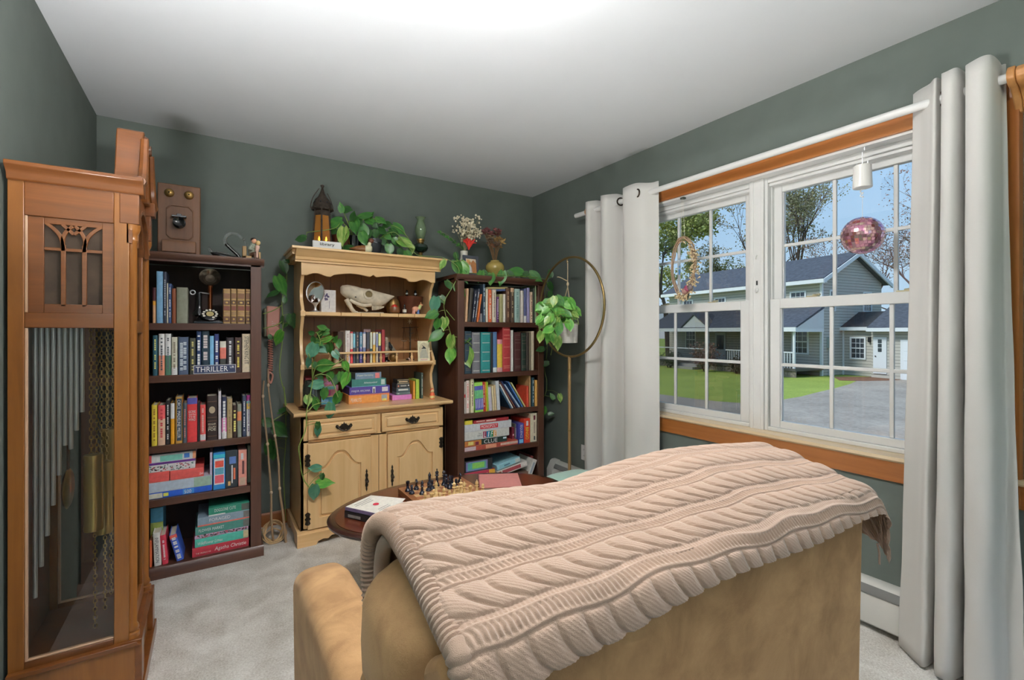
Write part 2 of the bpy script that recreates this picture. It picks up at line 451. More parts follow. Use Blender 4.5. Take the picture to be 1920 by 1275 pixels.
# added fill lights: two unseen torchieres, an uplight can hidden behind the recliner back
def fill_emitter(k):
    m, n, p = _new('fill_emitter_mat')
    p.inputs['Emission Color'].default_value = (1.0, 0.99, 0.985, 1)
    p.inputs['Emission Strength'].default_value = k
    return m
def fill_torchiere(label, loc, zb, k):  # unseen fill light, added to brighten the ceiling
    tl = thing('fill_floor_lamp', label, 'lamp', loc, group='added fill lights')
    MB().lathe([(0.12, 0), (0.12, 0.015), (0.03, 0.03), (0.012, 0.05), (0.012, zb - 0.04), (0.03, zb)], 28).obj('stand', mat('brushed_nickel', (190, 188, 182), 0.3, 0.9), tl)
    MB().lathe([(0.03, zb - 0.005), (0.09, zb + 0.01), (0.135, zb + 0.05), (0.155, zb + 0.09), (0.15, zb + 0.09), (0.13, zb + 0.055), (0.08, zb + 0.02), (0.02, zb + 0.01)], 36).obj('bowl', mat('bowl_white', (235, 232, 225), 0.5), tl)
    MB().lathe([(0.004, zb + 0.05), (0.12, zb + 0.052), (0.12, zb + 0.056), (0.004, zb + 0.06)], 36).obj('fill_light_disc', fill_emitter(k), tl)
fill_torchiere('added fill light on a stand behind the recliner, out of view', (0.15, -1.2, 0), 1.1, FILL_TORCH)
fill_torchiere('added fill light on a stand by the left wall, out of view', (-0.37, 0.62, 0), 1.2, FILL_TORCH * 1.9)
ul = thing('fill_uplight_can', 'small white can with added fill light, on the carpet hidden by the recliner', 'lamp', (1.27, 1.45, 0))  # added to light the ceiling from below, hidden from the camera
MB().lathe([(0.12, 0), (0.125, 0.01), (0.125, 0.24), (0.12, 0.24), (0.118, 0.14), (0.01, 0.135)], 32).obj('can', mat('bowl_white', (235, 232, 225), 0.5), ul)
MB().lathe([(0.004, 0.14), (0.112, 0.141), (0.112, 0.146), (0.004, 0.15)], 32).obj('fill_light_disc', fill_emitter(FILL_UPLIGHT), ul)

# ------------------------------------------------------------------ curtains, rod
def cloth_mat(name, c, trans=0.3):
    m, n, p = _new(name)
    o = n.nodes['Material Output']
    tr = n.nodes.new('ShaderNodeBsdfTranslucent'); tr.inputs['Color'].default_value = lin(c)
    mx = n.nodes.new('ShaderNodeMixShader'); mx.inputs[0].default_value = trans
    tc = n.nodes.new('ShaderNodeTexCoord'); ns = n.nodes.new('ShaderNodeTexNoise'); ns.inputs['Scale'].default_value = 420; ns.inputs['Detail'].default_value = 2
    bp = n.nodes.new('ShaderNodeBump'); bp.inputs['Strength'].default_value = 0.15; bp.inputs['Distance'].default_value = 0.002
    n.links.new(tc.outputs['Object'], ns.inputs['Vector']); n.links.new(ns.outputs['Fac'], bp.inputs['Height']); n.links.new(bp.outputs[0], p.inputs['Normal'])
    p.inputs['Base Color'].default_value = lin(c); p.inputs['Roughness'].default_value = 0.85; p.inputs['Sheen Weight'].default_value = 0.2
    n.links.new(p.outputs[0], mx.inputs[1]); n.links.new(tr.outputs[0], mx.inputs[2]); n.links.new(mx.outputs[0], o.inputs['Surface'])
    return m
M_curt = cloth_mat('curtain_cloth', (228, 226, 222), 0.22)
M_grom = mat('dark_bronze_ring', (62, 52, 44), 0.35, 0.8)
M_rod = mat('rod_white', (222, 222, 220), 0.35)
RX, RZ = 2.275, 2.112

def curtain(name, label, key, ztop, zbot, grommets, hem):
    """KEY: fold polyline (y, x) seen from above at the top; HEM: the same at the floor"""
    n = 30
    def spline(pts, t):
        m = len(pts) - 1; f = t * m; i = min(int(f), m - 1); u = f - i
        p0, p1, p2, p3 = pts[max(i - 1, 0)], pts[i], pts[i + 1], pts[min(i + 2, m)]
        return tuple(0.5 * (2 * b + (c - a) * u + (2 * a - 5 * b + 4 * c - d) * u * u + (3 * b - a - 3 * c + d) * u ** 3) for a, b, c, d in zip(p0, p1, p2, p3))
    rnd = random.Random(len(name) + int(zbot * 1000))
    ph = [rnd.uniform(0, 6.28) for _ in range(6)]
    def fn(u, v):
        a = spline(key, u); b = spline(hem, u)
        k = v ** 1.25
        y = a[0] + (b[0] - a[0]) * k; x = a[1] + (b[1] - a[1]) * k
        w = 0.004 * math.sin(v * 16 + ph[0] + u * 25) * v + 0.003 * math.sin(v * 37 + ph[1] - u * 18) * v
        return (x + w, y + w * 0.6, ztop + (zbot - ztop) * v + 0.004 * math.sin(u * 40) * (1 - v) ** 8)
    root = thing(name, label, 'curtain', (0, 0, 0), group='curtains of the window')
    b = MB().grid(fn, n * (len(key) - 1) // 3, 46)
    o = b.obj('cloth_panel', M_curt, root, ang=80)
    s = o.modifiers.new('thick', 'SOLIDIFY'); s.thickness = 0.0022
    for (y, x, nx, ny) in grommets:
        d = Vector((nx, ny, 0)).normalized(); sd = Vector((-d.y, d.x, 0))
        MB().tube([(x + sd.x * 0.024 * math.cos(a) , y + sd.y * 0.024 * math.cos(a), RZ + 0.024 * math.sin(a)) for a in [k * PI / 10 for k in range(20)]], 0.005, 8, closed=True).obj('grommet', M_grom, root)
    return root
_A = 0.055
# far curtain: six columns between y 1.94 and 2.54
kf = [(2.55, RX + 0.02), (2.535, RX - 0.03), (2.49, RX - 0.05), (2.46, RX + 0.0), (2.44, RX + 0.05), (2.395, RX + 0.03), (2.36, RX - 0.05), (2.31, RX - 0.06), (2.275, RX + 0.0), (2.25, RX + 0.055), (2.20, RX + 0.05), (2.17, RX - 0.02), (2.135, RX - 0.065), (2.06, RX - 0.06), (2.0, RX - 0.035), (1.955, RX + 0.012), (1.935, RX + 0.03)]
hf = [(y - 0.01 + 0.02 * math.sin(i), RX + (x - RX) * 0.95 - 0.005) for i, (y, x) in enumerate(kf)]
curtain('curtain', 'white grommet curtain hanging at the far corner end of the window', kf, 2.172, 0.03, [(2.225, RX + 0.0, 0.4, 1), (2.035, RX - 0.05, -1, 0.3)], hf)
kn = [(0.700, RX + 0.045), (0.665, RX + 0.02), (0.632, RX - 0.015), (0.612, RX - 0.035), (0.606, RX + 0.02), (0.602, RX + 0.045), (0.594, RX + 0.0), (0.588, RX - 0.055), (0.568, RX - 0.07), (0.55, RX - 0.055), (0.541, RX + 0.0), (0.536, RX + 0.04), (0.53, RX - 0.0), (0.522, RX - 0.06), (0.49, RX - 0.08), (0.463, RX - 0.06), (0.455, RX + 0.0), (0.458, RX + 0.045), (0.450, RX + 0.06)]
hn = [(0.735, RX + 0.01), (0.70, RX - 0.02), (0.665, RX - 0.05), (0.638, RX - 0.065), (0.628, RX - 0.01), (0.622, RX + 0.02), (0.615, RX - 0.02), (0.605, RX - 0.07), (0.578, RX - 0.085), (0.556, RX - 0.07), (0.546, RX - 0.01), (0.54, RX + 0.02), (0.532, RX - 0.02), (0.522, RX - 0.075), (0.485, RX - 0.09), (0.452, RX - 0.07), (0.44, RX - 0.01), (0.425, RX + 0.0), (0.385, RX - 0.02)]
curtain('curtain', 'white grommet curtain hanging at the near end of the window', kn, 2.182, 0.012, [(0.60, RX, 1, 0.4)], hn)
rod = thing('curtain_rod', 'white curtain rod on carved pine brackets across the top of the window', 'curtain rod', (RX, 1.4, RZ))
MB().tube([(0, -1.08, 0), (0, 1.28, 0)], 0.0165, 16).obj('pole', M_rod, rod)
for yy in (-1.0, 1.12):
    b = MB()
    b.prism([(XR - RX, -0.10), (XR - RX, 0.03), (0.02, 0.035), (-0.015, 0.03), (-0.03, 0.01), (-0.03, -0.012), (-0.012, -0.03), (0.015, -0.035), (0.045, -0.05), (0.07, -0.075), (0.085, -0.10)], 'y', yy - 0.032, yy - 0.012)
    b.prism([(XR - RX, -0.09), (XR - RX, 0.026), (0.02, 0.03), (-0.01, 0.026), (-0.025, 0.01), (-0.024, -0.01), (-0.008, -0.026), (0.02, -0.03), (0.05, -0.048), (0.072, -0.07), (0.085, -0.09)], 'y', yy - 0.012, yy + 0.012)
    b.prism([(XR - RX, -0.10), (XR - RX, 0.03), (0.02, 0.035), (-0.015, 0.03), (-0.03, 0.01), (-0.03, -0.012), (-0.012, -0.03), (0.015, -0.035), (0.045, -0.05), (0.07, -0.075), (0.085, -0.10)], 'y', yy + 0.012, yy + 0.032)
    b.obj('bracket', wood('pine_light', (206, 150, 92), (176, 116, 60), 'Z', 0.4, 26), rod, bevel=0.004)
MB().ball((0, -1.10, 0), 0.034).obj('finial', MATS['pine_light'], rod)

# ================================================================== OUTDOORS
GZ = -1.3
def ground_mat(name, c1, c2, s1, s2):
    m, n, p = _new(name)
    tc = n.nodes.new('ShaderNodeTexCoord')
    a = n.nodes.new('ShaderNodeTexNoise'); a.inputs['Scale'].default_value = s1; a.inputs['Detail'].default_value = 6
    b = n.nodes.new('ShaderNodeTexNoise'); b.inputs['Scale'].default_value = s2; b.inputs['Detail'].default_value = 4
    mx = n.nodes.new('ShaderNodeMath'); mx.operation = 'MULTIPLY_ADD'; mx.inputs[1].default_value = 0.5
    hf_ = n.nodes.new('ShaderNodeMath'); hf_.operation = 'MULTIPLY'; hf_.inputs[1].default_value = 0.5
    rp = n.nodes.new('ShaderNodeValToRGB'); rp.color_ramp.elements[0].position = 0.36; rp.color_ramp.elements[1].position = 0.64
    rp.color_ramp.elements[0].color = lin(c2); rp.color_ramp.elements[1].color = lin(c1)
    L = n.links.new
    L(tc.outputs['Object'], a.inputs['Vector']); L(tc.outputs['Object'], b.inputs['Vector']); L(b.outputs['Fac'], hf_.inputs[0]); L(a.outputs['Fac'], mx.inputs[0]); L(hf_.outputs[0], mx.inputs[2]); L(mx.outputs[0], rp.inputs[0]); L(rp.outputs[0], p.inputs['Base Color'])
    p.inputs['Roughness'].default_value = 0.95
    return m
struct(MB().prism([(-60, -90), (140, -90), (140, 120), (-60, 120)], 'z', GZ - 0.3, GZ).obj('lawn', ground_mat('grass', (176, 188, 84), (136, 154, 60), 14, 0.35), smooth=False))
_dr = [(3.2, 60), (3.2, -60), (60, -60), (60, 4), (31.6, 4.2), (31.3, 8.0), (31.0, 11.2), (28.5, 10.9), (26, 10.3), (23.5, 9.9), (21.1, 9.6), (19.4, 9.35), (17.9, 9.3), (16.7, 9.4), (15.9, 9.6), (15.5, 10.3), (15.35, 11.4), (15.3, 12.7), (15.1, 18), (14.8, 60)]
struct(MB().prism(_dr, 'z', GZ - 0.02, GZ + 0.012).obj('driveway', ground_mat('asphalt', (186, 172, 158), (150, 138, 126), 9, 0.6), smooth=False))
struct(MB().prism([(31.2, 11.3), (31.4, 9.6), (29.8, 9.9), (28.2, 10.55), (27.6, 11.4), (29.4, 12.4)], 'z', GZ - 0.02, GZ + 0.018).obj('dirt_bed', ground_mat('dirt', (150, 104, 78), (110, 76, 56), 6, 1.1), smooth=False))

M_trimw = mat('house_trim', (226, 230, 233), 0.6)
def siding():
    m, n, p = _new('siding')
    tc = n.nodes.new('ShaderNodeTexCoord'); sx = n.nodes.new('ShaderNodeSeparateXYZ')
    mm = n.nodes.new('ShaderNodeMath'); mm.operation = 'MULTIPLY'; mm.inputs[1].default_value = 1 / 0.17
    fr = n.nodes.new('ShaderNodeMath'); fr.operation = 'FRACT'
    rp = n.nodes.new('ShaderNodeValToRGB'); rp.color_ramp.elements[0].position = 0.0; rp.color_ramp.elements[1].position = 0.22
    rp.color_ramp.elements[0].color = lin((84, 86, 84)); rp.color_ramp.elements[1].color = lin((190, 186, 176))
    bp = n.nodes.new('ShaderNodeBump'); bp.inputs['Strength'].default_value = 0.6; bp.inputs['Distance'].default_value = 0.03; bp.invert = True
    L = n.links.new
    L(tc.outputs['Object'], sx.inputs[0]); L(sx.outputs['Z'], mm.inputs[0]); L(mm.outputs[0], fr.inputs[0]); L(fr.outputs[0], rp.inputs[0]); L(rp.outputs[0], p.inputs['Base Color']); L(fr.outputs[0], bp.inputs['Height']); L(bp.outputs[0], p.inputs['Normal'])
    p.inputs['Roughness'].default_value = 0.7
    return m
M_side = siding()
M_shing = mat('roof_shingle', (82, 86, 96), 0.9, var=0.28, scale=4.5, stretch=(1, 1, 3))
M_dglass = mat('far_window_glass', (58, 64, 72), 0.12, spec=0.8)
M_dark = mat('porch_grey_wood', (96, 92, 88), 0.8)  # one even grey for the porch deck
hs = thing('neighbour_house', 'grey clapboard house with dark shingle roof across the driveway', 'house', (29.6, 13.13, GZ), R(-7.6))
def H(name, m, *bxs, prisms=(), parent=hs):
    b = MB()
    for q in bxs: b.box(*q)
    for pts, ax, a0, a1 in prisms: b.prism(pts, ax, a0, a1)
    return b.obj(name, m, parent, smooth=False)
EV, RG = 5.6, 7.25
H('main_walls', M_side, prisms=[([(0, 0), (6, 0), (6, EV), (3, RG - 0.1), (0, EV)], 'y', 0, 12.1)])
H('main_roof', M_shing, prisms=[([(-0.42, EV - 0.12), (-0.42, EV + 0.02), (3, RG + 0.12), (6.42, EV + 0.02), (6.42, EV - 0.12), (3, RG - 0.04)], 'y', -0.35, 12.5)])
H('fascia', M_trimw, (-0.5, -0.38, -0.4, 12.55, EV - 0.26, EV - 0.04), prisms=[([(-0.46, EV - 0.3), (-0.46, EV - 0.06), (3, RG + 0.06), (6.46, EV - 0.06), (6.46, EV - 0.3), (3, RG - 0.18)], 'y', -0.42, -0.34)])
H('soffit', M_trimw, (-0.42, 0.02, -0.3, 12.4, EV - 0.24, EV - 0.18))
H('corner_board', M_trimw, (-0.03, 0.1, -0.03, 0.1, 0, EV))
def hwin(x, y, z, w, h, facing, parent=hs, cols=3, rows=2):
    """FACING 'x': in a wall whose face looks along -x (Y runs along it); 'y': looks along -y"""
    fr = MB(); t = 0.09
    def bx(mb, a0, a1, b0, b1, d0, d1):
        if facing == 'x': mb.box(x + d0, x + d1, y + a0, y + a1, z + b0, z + b1)
        else: mb.box(x + a0, x + a1, y + d0, y + d1, z + b0, z + b1)
    bx(fr, 0, t, 0, h, -0.05, 0.02); bx(fr, w - t, w, 0, h, -0.05, 0.02); bx(fr, t, w - t, 0, t, -0.05, 0.02); bx(fr, t, w - t, h - t, h, -0.05, 0.02); bx(fr, t, w - t, h / 2 - 0.03, h / 2 + 0.03, -0.03, 0.02)
    o = fr.obj('window_frame', M_trimw, parent, smooth=False)
    for j in (0, 1):
        g = MB(); b0 = t if j == 0 else h / 2 + 0.03; b1 = h / 2 - 0.03 if j == 0 else h - t
        bx(g, t, w - t, b0, b1, -0.012, 0.01); g.obj('pane', M_dglass, o, smooth=False)
        g = MB()
        for c in range(1, cols): bx(g, t + (w - 2 * t) * c / cols - 0.012, t + (w - 2 * t) * c / cols + 0.012, b0, b1, -0.02, 0)
        bx(g, t, w - t, (b0 + b1) / 2 - 0.012, (b0 + b1) / 2 + 0.012, -0.02, 0)
        g.obj('glazing_bar', M_trimw, o, smooth=False)
for yy in (0.9, 3.6, 6.6, 9.6): hwin(0, yy, 3.75, 1.0, 1.25, 'x')
hwin(0.7, 0, 3.75, 0.55, 1.25, 'y', cols=2); hwin(4.0, 0, 3.75, 0.9, 1.25, 'y')
# porch along the long side
H('porch_roof', M_shing, prisms=[([(-2.55, 2.72), (-2.55, 2.82), (0, 4.05), (0, 3.9)], 'y', -0.15, 12.0)])
H('porch_fascia', M_trimw, (-2.62, -2.52, -0.2, 12.05, 2.56, 2.8))
H('porch_gable_siding', mat('porch_gable_siding', (214, 217, 220), 0.6), prisms=[([(-2.5, 2.72), (0, 2.72), (0, 3.92)], 'y', -0.12, -0.02)])
H('porch_beam', M_trimw, (-2.5, 0, -0.12, 0.0, 2.54, 2.72))
for yy in (0.05, 3.0, 6.0, 9.0, 11.8): H('porch_post', M_trimw, (-2.42, -2.32, yy - 0.05, yy + 0.05, 0.5, 2.56))
H('porch_deck', M_dark, (-2.5, 0, -0.1, 12.0, 0.35, 0.5))
for yy in range(0, 28): H('baluster', M_trimw, (-2.4, -2.36, 0.1 + yy * 0.16, 0.14 + yy * 0.16, 0.5, 1.35))
H('porch_rail', M_trimw, (-2.43, -2.33, 0.05, 4.6, 1.35, 1.42), (-2.43, -2.33, 6.4, 11.8, 1.35, 1.42))
H('lattice_skirt', mat('lattice', (140, 130, 118), 0.8, var=0.5, scale=9), (-2.44, -2.4, -0.1, 12.0, 0, 0.36))
H('porch_dormer', mat('porch_gable_siding', (214, 217, 220), 0.6), prisms=[([(6.0, 2.85), (8.2, 2.85), (7.1, 3.7)], 'x', -2.5, -1.0)])
H('dormer_roof', M_shing, prisms=[([(5.85, 2.8), (5.85, 2.88), (7.1, 3.84), (8.35, 2.88), (8.35, 2.8), (7.1, 3.72)], 'x', -2.58, -0.8)])
H('porch_step', mat('concrete', (168, 164, 158), 0.9), (-3.0, -2.5, 6.4, 8.2, 0, 0.34), (-3.4, -3.0, 6.4, 8.2, 0, 0.17))
for yy in (0.75, 9.3): hwin(0, yy, 1.2, 1.05, 1.5, 'x')
hwin(0, 3.4, 1.2, 1.2, 1.5, 'x')
d_ = H('front_door', mat('house_door', (196, 200, 204), 0.5), (-0.06, 0.02, 6.6, 7.5, 0.5, 2.5))
MB().box(-0.08, -0.05, 6.75, 7.35, 1.3, 2.3).obj('door_glass', M_dglass, d_, smooth=False)
H('meter_box', mat('meter_grey', (168, 178, 176), 0.5), (0.45, 0.85, -0.2, 0.0, 1.6, 2.2)); H('meter_pipe', M_trimw, (0.6, 0.68, -0.12, -0.02, 0, 1.6))
# mudroom between house and garage
H('mudroom_walls', M_side, (2.0, 6.0, -1.75, 0.0, 0, 2.75))
H('mudroom_roof', mat('dark_shingle', (62, 62, 64), 0.9, var=0.25, scale=5), prisms=[([(1.75, 2.72), (1.75, 2.84), (3.6, 3.75), (5.4, 2.84), (5.4, 2.72), (3.6, 3.62)], 'y', -1.75, 0.0)])
H('mudroom_fascia', M_trimw, (1.68, 1.78, -1.75, 0.0, 2.62, 2.82)); H('mudroom_corner', M_trimw, (1.96, 2.06, -0.08, 0.02, 0, 2.7))
hwin(2.0, -1.25, 0.95, 0.85, 1.3, 'x')
H('wall_lantern', mat('black_plastic', (22, 22, 24), 0.4), (1.86, 2.0, -1.52, -1.4, 1.95, 2.25))
# garage
ga = thing('garage', 'grey clapboard garage with white panelled door beyond the driveway', 'garage', (29.6, 13.13, GZ), R(-7.6))
H('garage_walls', M_side, (1.55, 8.0, -9.0, -1.75, 0, 2.75), parent=ga)
H('garage_roof', M_shing, prisms=[([(1.15, 2.66), (1.15, 2.78), (4.8, 4.75), (8.4, 2.78), (8.4, 2.66), (4.8, 4.6)], 'y', -9.3, -1.72)], parent=ga)
H('garage_fascia', M_trimw, (1.08, 1.2, -9.3, -1.72, 2.56, 2.76), parent=ga)
gd = H('side_door', M_trimw, (1.5, 1.6, -2.5, -1.86, 0.25, 2.25), parent=ga)
for k in range(3): MB().box(1.485, 1.5, -2.28, -2.1, 1.45 + k * 0.24, 1.65 + k * 0.24).obj('door_pane', M_dglass, gd, smooth=False)
MB().ball((1.48, -1.98, 1.2), 0.035).obj('door_knob', mat('black_plastic', (22, 22, 24), 0.4), gd)
dd = H('overhead_door_frame', M_trimw, (1.5, 1.6, -6.1, -3.15, 0, 2.12), parent=ga)
for k in range(4): MB().box(1.46, 1.52, -5.95, -3.3, 0.02 + k * 0.5, 0.5 + k * 0.5).obj('door_panel', mat('garage_door_white', (232, 236, 240), 0.5), dd, smooth=False, bevel=0.012)

# trees, shrubs
rt = random.Random(5)
M_bark = mat('bark', (92, 74, 64), 0.9, var=0.25, scale=3)
LEAFM = {}
def foliage_mesh(name, centers, size, n, rnd):
    b = MB()
    for c, rad in centers:
        for _ in range(n):
            while True:
                d = Vector((rnd.uniform(-1, 1), rnd.uniform(-1, 1), rnd.uniform(-1, 1)))
                if d.length < 1: break
            p = Vector(c) + d * rad
            q = Quaternion(Vector((rnd.uniform(-1, 1), rnd.uniform(-1, 1), rnd.uniform(-1, 1))).normalized(), rnd.uniform(0, 6.28))
            s = size * rnd.uniform(0.6, 1.3)
            vs = [p + q @ (Vector(k) * s) for k in ((-0.5, 0, 0), (0, -0.32, 0.06), (0.5, 0, 0), (0, 0.32, 0.06))]
            b.add([tuple(v) for v in vs], [(0, 1, 2, 3)])
    return b
def tree(label, loc, height, spread, leaf_c, density, seed, levels=4, leafsize=0.22, bark=None, name='garden_tree', upright=0.0):
    rnd = random.Random(seed)
    root = thing(name, label, 'tree', loc, group='trees behind the neighbour house')
    tb = MB(); tips = []
    def grow(p, d, ln, r, lev):
        pts = [p]; rr = [r]
        for k in range(3):
            d = (d + Vector((rnd.uniform(-1, 1), rnd.uniform(-1, 1), rnd.uniform(-0.5, 0.9))) * 0.16).normalized()
            p = p + d * ln / 3; pts.append(p); rr.append(r * (1 - 0.22 * (k + 1)))
            if lev >= 2: tips.append((tuple(p), ln * 0.42))
        tb.tube([tuple(q) for q in pts], rr, 5 if lev else 8, cap=False)
        if lev >= levels: return
        for k in range(rnd.randint(3, 4) if lev < 3 else rnd.randint(2, 3)):
            nd = (d * (0.7 + upright) + Vector((rnd.uniform(-1, 1), rnd.uniform(-1, 1), rnd.uniform(-0.3, 0.6) + upright)) * spread).normalized()
            grow(p - d * ln * rnd.uniform(0, 0.45), nd, ln * rnd.uniform(0.58, 0.78), r * 0.5, lev + 1)
    grow(Vector((0, 0, 0)), Vector((0, 0, 1)), height * 0.34, height * 0.013, 0)
    tb.obj('trunk', bark or M_bark, root)
    if density:
        f = foliage_mesh('foliage', tips, leafsize, density, rnd)
        o = f.obj('foliage', mat('leaf_%d_%d_%d' % leaf_c, leaf_c, 0.7, var=0.25, scale=0.6), root, smooth=False)
        tag(o, kind='stuff')
    return root
tree('broad maple in fresh green leaf behind the house end nearest the hanging wreath', (39.0, 31.5, GZ), 23, 0.9, (166, 172, 98), 40, 3, 4, 0.34)
tree('tall dark green tree at the left edge of the view', (33.5, 34.0, GZ), 19, 0.8, (138, 156, 80), 36, 11, 4, 0.32)
tree('sparse budding tree behind the house ridge beside the mullion', (46.5, 25.8, GZ), 20, 0.8, (150, 140, 104), 4, 21, 5, 0.2)
tree('tall slim bare tree rising highest behind the roof', (46.0, 22.4, GZ), 22, 0.5, (140, 140, 96), 4, 33, 5, 0.2, upright=0.35)
tree('wide bare reddish tree behind the house gable', (45.0, 17.6, GZ), 17, 0.95, (160, 132, 118), 3, 41, 5, 0.15, bark=mat('bark_red', (112, 84, 80), 0.9))
tree('bare twiggy tree behind the garage roof', (44.0, 13.6, GZ), 16.5, 0.95, (160, 132, 118), 3, 52, 5, 0.15, bark=mat('bark_red', (112, 84, 80), 0.9))
tree('leafless tree at the right edge of the view by the curtain', (41.0, 10.6, GZ), 18, 0.95, (150, 116, 110), 3, 63, 5, 0.15, bark=mat('bark_red', (112, 84, 80), 0.9))
tree('thin budding tree behind the near half of the long roof', (47.0, 29.5, GZ), 16, 0.8, (150, 148, 96), 8, 71, 4, 0.22)
def shrub(label, loc, r, hgt, c, c2, n, seed):
    rnd = random.Random(seed)
    root = thing('garden_shrub', label, 'shrub', loc, group='shrubs along the porch')
    st = MB()
    cs = []
    for k in range(9):
        a = rnd.uniform(0, 6.28); q = r * rnd.uniform(0.2, 0.8)
        tip = (q * math.cos(a), q * math.sin(a), hgt * rnd.uniform(0.5, 0.95))
        st.tube([(0.1 * math.cos(a), 0.1 * math.sin(a), 0), (tip[0] * 0.5, tip[1] * 0.5, tip[2] * 0.5), tip], [0.03, 0.02, 0.008], 5)
        cs.append((tip, r * 0.42)); cs.append(((tip[0] * 0.7, tip[1] * 0.7, tip[2] * 0.55), r * 0.4))
    st.obj('stem', M_bark, root)
    tag(foliage_mesh('foliage', cs, 0.12, n, rnd).obj('foliage', mat('shrub_%d_%d_%d' % c, c, 0.8, var=0.3, scale=3), root, smooth=False), kind='stuff')
    if c2: tag(foliage_mesh('blossom', cs, 0.1, n // 2, rnd).obj('blossom', mat('shrub_%d_%d_%d' % c2, c2, 0.8, var=0.2, scale=3), root, smooth=False), kind='stuff')
shrub('pink flowering rhododendron beside the porch post', (26.4, 14.6, GZ), 1.0, 2.0, (92, 96, 66), (198, 140, 178), 46, 1)
shrub('reddish twiggy shrub in front of the porch door', (26.6, 18.6, GZ), 1.1, 1.9, (150, 112, 100), None, 60, 2)
shrub('rust coloured shrub near the left end of the porch', (27.0, 24.0, GZ), 1.2, 1.8, (140, 100, 92), None, 60, 3)
shrub('low dark shrub beside the porch steps', (26.7, 16.5, GZ), 0.8, 1.0, (96, 84, 66), None, 50, 4)
shrub('dark evergreen shrub at the far porch corner', (27.3, 22.0, GZ), 0.9, 1.1, (84, 90, 62), None, 50, 6)

# ================================================================== FURNITURE
def superell(b, c, h, e=0.35, seg=48, rings=24):
    """rounded cushion block: centre C, half sizes H, boxiness E (1 = ellipsoid)"""
    def sp(v, k): return math.copysign(abs(v) ** k, v)
    vs = []
    for i in range(rings + 1):
        a = -PI / 2 + PI * i / rings
        for k in range(seg):
            t = 2 * PI * k / seg
            vs.append((c[0] + h[0] * sp(math.cos(a), e) * sp(math.cos(t), e), c[1] + h[1] * sp(math.cos(a), e) * sp(math.sin(t), e), c[2] + h[2] * sp(math.sin(a), e)))
    fs = [(i * seg + k, i * seg + (k + 1) % seg, (i + 1) * seg + (k + 1) % seg, (i + 1) * seg + k) for i in range(rings) for k in range(seg)]
    return b.add(vs, fs)

# ------------------------------------------------------------------ two matching bookcases
W_mah = wood('mahogany_upright', (104, 68, 52), (72, 44, 34), 'Z', 0.36, 30, 0.3)
W_mahx = wood('mahogany_level', (104, 68, 52), (72, 44, 34), 'X', 0.36, 30, 0.3)
W_back = wood('mahogany_backing', (62, 42, 36), (46, 30, 26), 'Z', 0.6, 20, 0.0)
BY0, BY1 = 2.96, 3.30
def bookcase(label, x0, x1, shelves, ztop=1.655):
    t = thing('bookcase', label, 'bookcase', ((x0 + x1) / 2, BY0, 0), group='dark wooden bookcases')
    w = (x1 - x0) / 2; d = BY1 - BY0; sw = 0.052
    for s in (-1, 1):
        b = MB().box(min(s * w, s * (w - 0.02)), max(s * w, s * (w - 0.02)), 0.02, d, 0, ztop - 0.03)
        b.box(min(s * w, s * (w - sw)), max(s * w, s * (w - sw)), 0, 0.02, 0.055, ztop - 0.03)
        b.obj('side_panel', W_mah, t, bevel=0.002)
    MB().box(-w + 0.02, w - 0.02, d - 0.008, d, 0.03, ztop - 0.03).obj('back_panel', W_back, t, smooth=False)
    b = MB().prism([(-0.016, ztop), (-0.016, ztop - 0.012), (-0.008, ztop - 0.03), (0.0, ztop - 0.036), (0.0, ztop - 0.045), (0.022, ztop - 0.045), (0.022, ztop - 0.024), (d, ztop - 0.024), (d, ztop)], 'x', -w - 0.014, w + 0.014)
    b.obj('top_board', W_mahx, t)
    b = MB().prism([(-0.012, 0), (-0.012, 0.04), (0.0, 0.056), (d, 0.056), (d, 0.036), (0.02, 0.036), (0.02, 0)], 'x', -w - 0.012, w + 0.012)
    b.obj('plinth', W_mahx, t)
    for z in shelves:
        MB().box(-w + sw, w - sw, 0.006, 0.03, z - 0.036, z).box(-w + 0.02, w - 0.02, 0.03, d - 0.008, z - 0.02, z).obj('shelf', W_mahx, t, bevel=0.0015)
    return t
bookcase('dark wooden bookcase beside the tall clock', -0.528, 0.226, (1.294, 1.026, 0.669, 0.397))
bookcase('dark wooden bookcase between the hutch and the hoop plant stand', 1.44, 2.188, (1.320, 0.950, 0.668, 0.392))

# ------------------------------------------------------------------ pine hutch
W_hz = wood('maple_upright', (246, 208, 154), (226, 182, 124), 'Z', 0.36, 18, 0.25)
W_hx = wood('maple_level', (246, 208, 154), (226, 182, 124), 'X', 0.36, 18, 0.25)
W_hdk = wood('maple_shade_and_seam', (168, 122, 78), (140, 98, 60), 'Z', 0.42, 14, 0.2)  # maple darkened to paint in the shade behind the shelves; also the seam
M_iron = mat('antique_brass_dark', (62, 54, 46), 0.42, 0.75, var=0.35, scale=60)
hu = thing('hutch', 'honey coloured wooden hutch with open shelves, drawers and arched doors', 'hutch', (0.8825, 2.95, 0))
HW = 0.4575; HD = 0.43
def ringprism(b, outer, inner, y0, y1):
    n = len(outer)
    vs = [(p[0], y0, p[1]) for p in outer] + [(p[0], y0, p[1]) for p in inner] + [(p[0], y1, p[1]) for p in outer] + [(p[0], y1, p[1]) for p in inner]
    fs = []
    for i in range(n):
        j = (i + 1) % n
        fs += [(i, j, n + j, n + i), (2 * n + i, 3 * n + i, 3 * n + j, 2 * n + j), (i, 2 * n + i, 2 * n + j, j), (n + i, n + j, 3 * n + j, 3 * n + i)]
    return b.add(vs, fs)
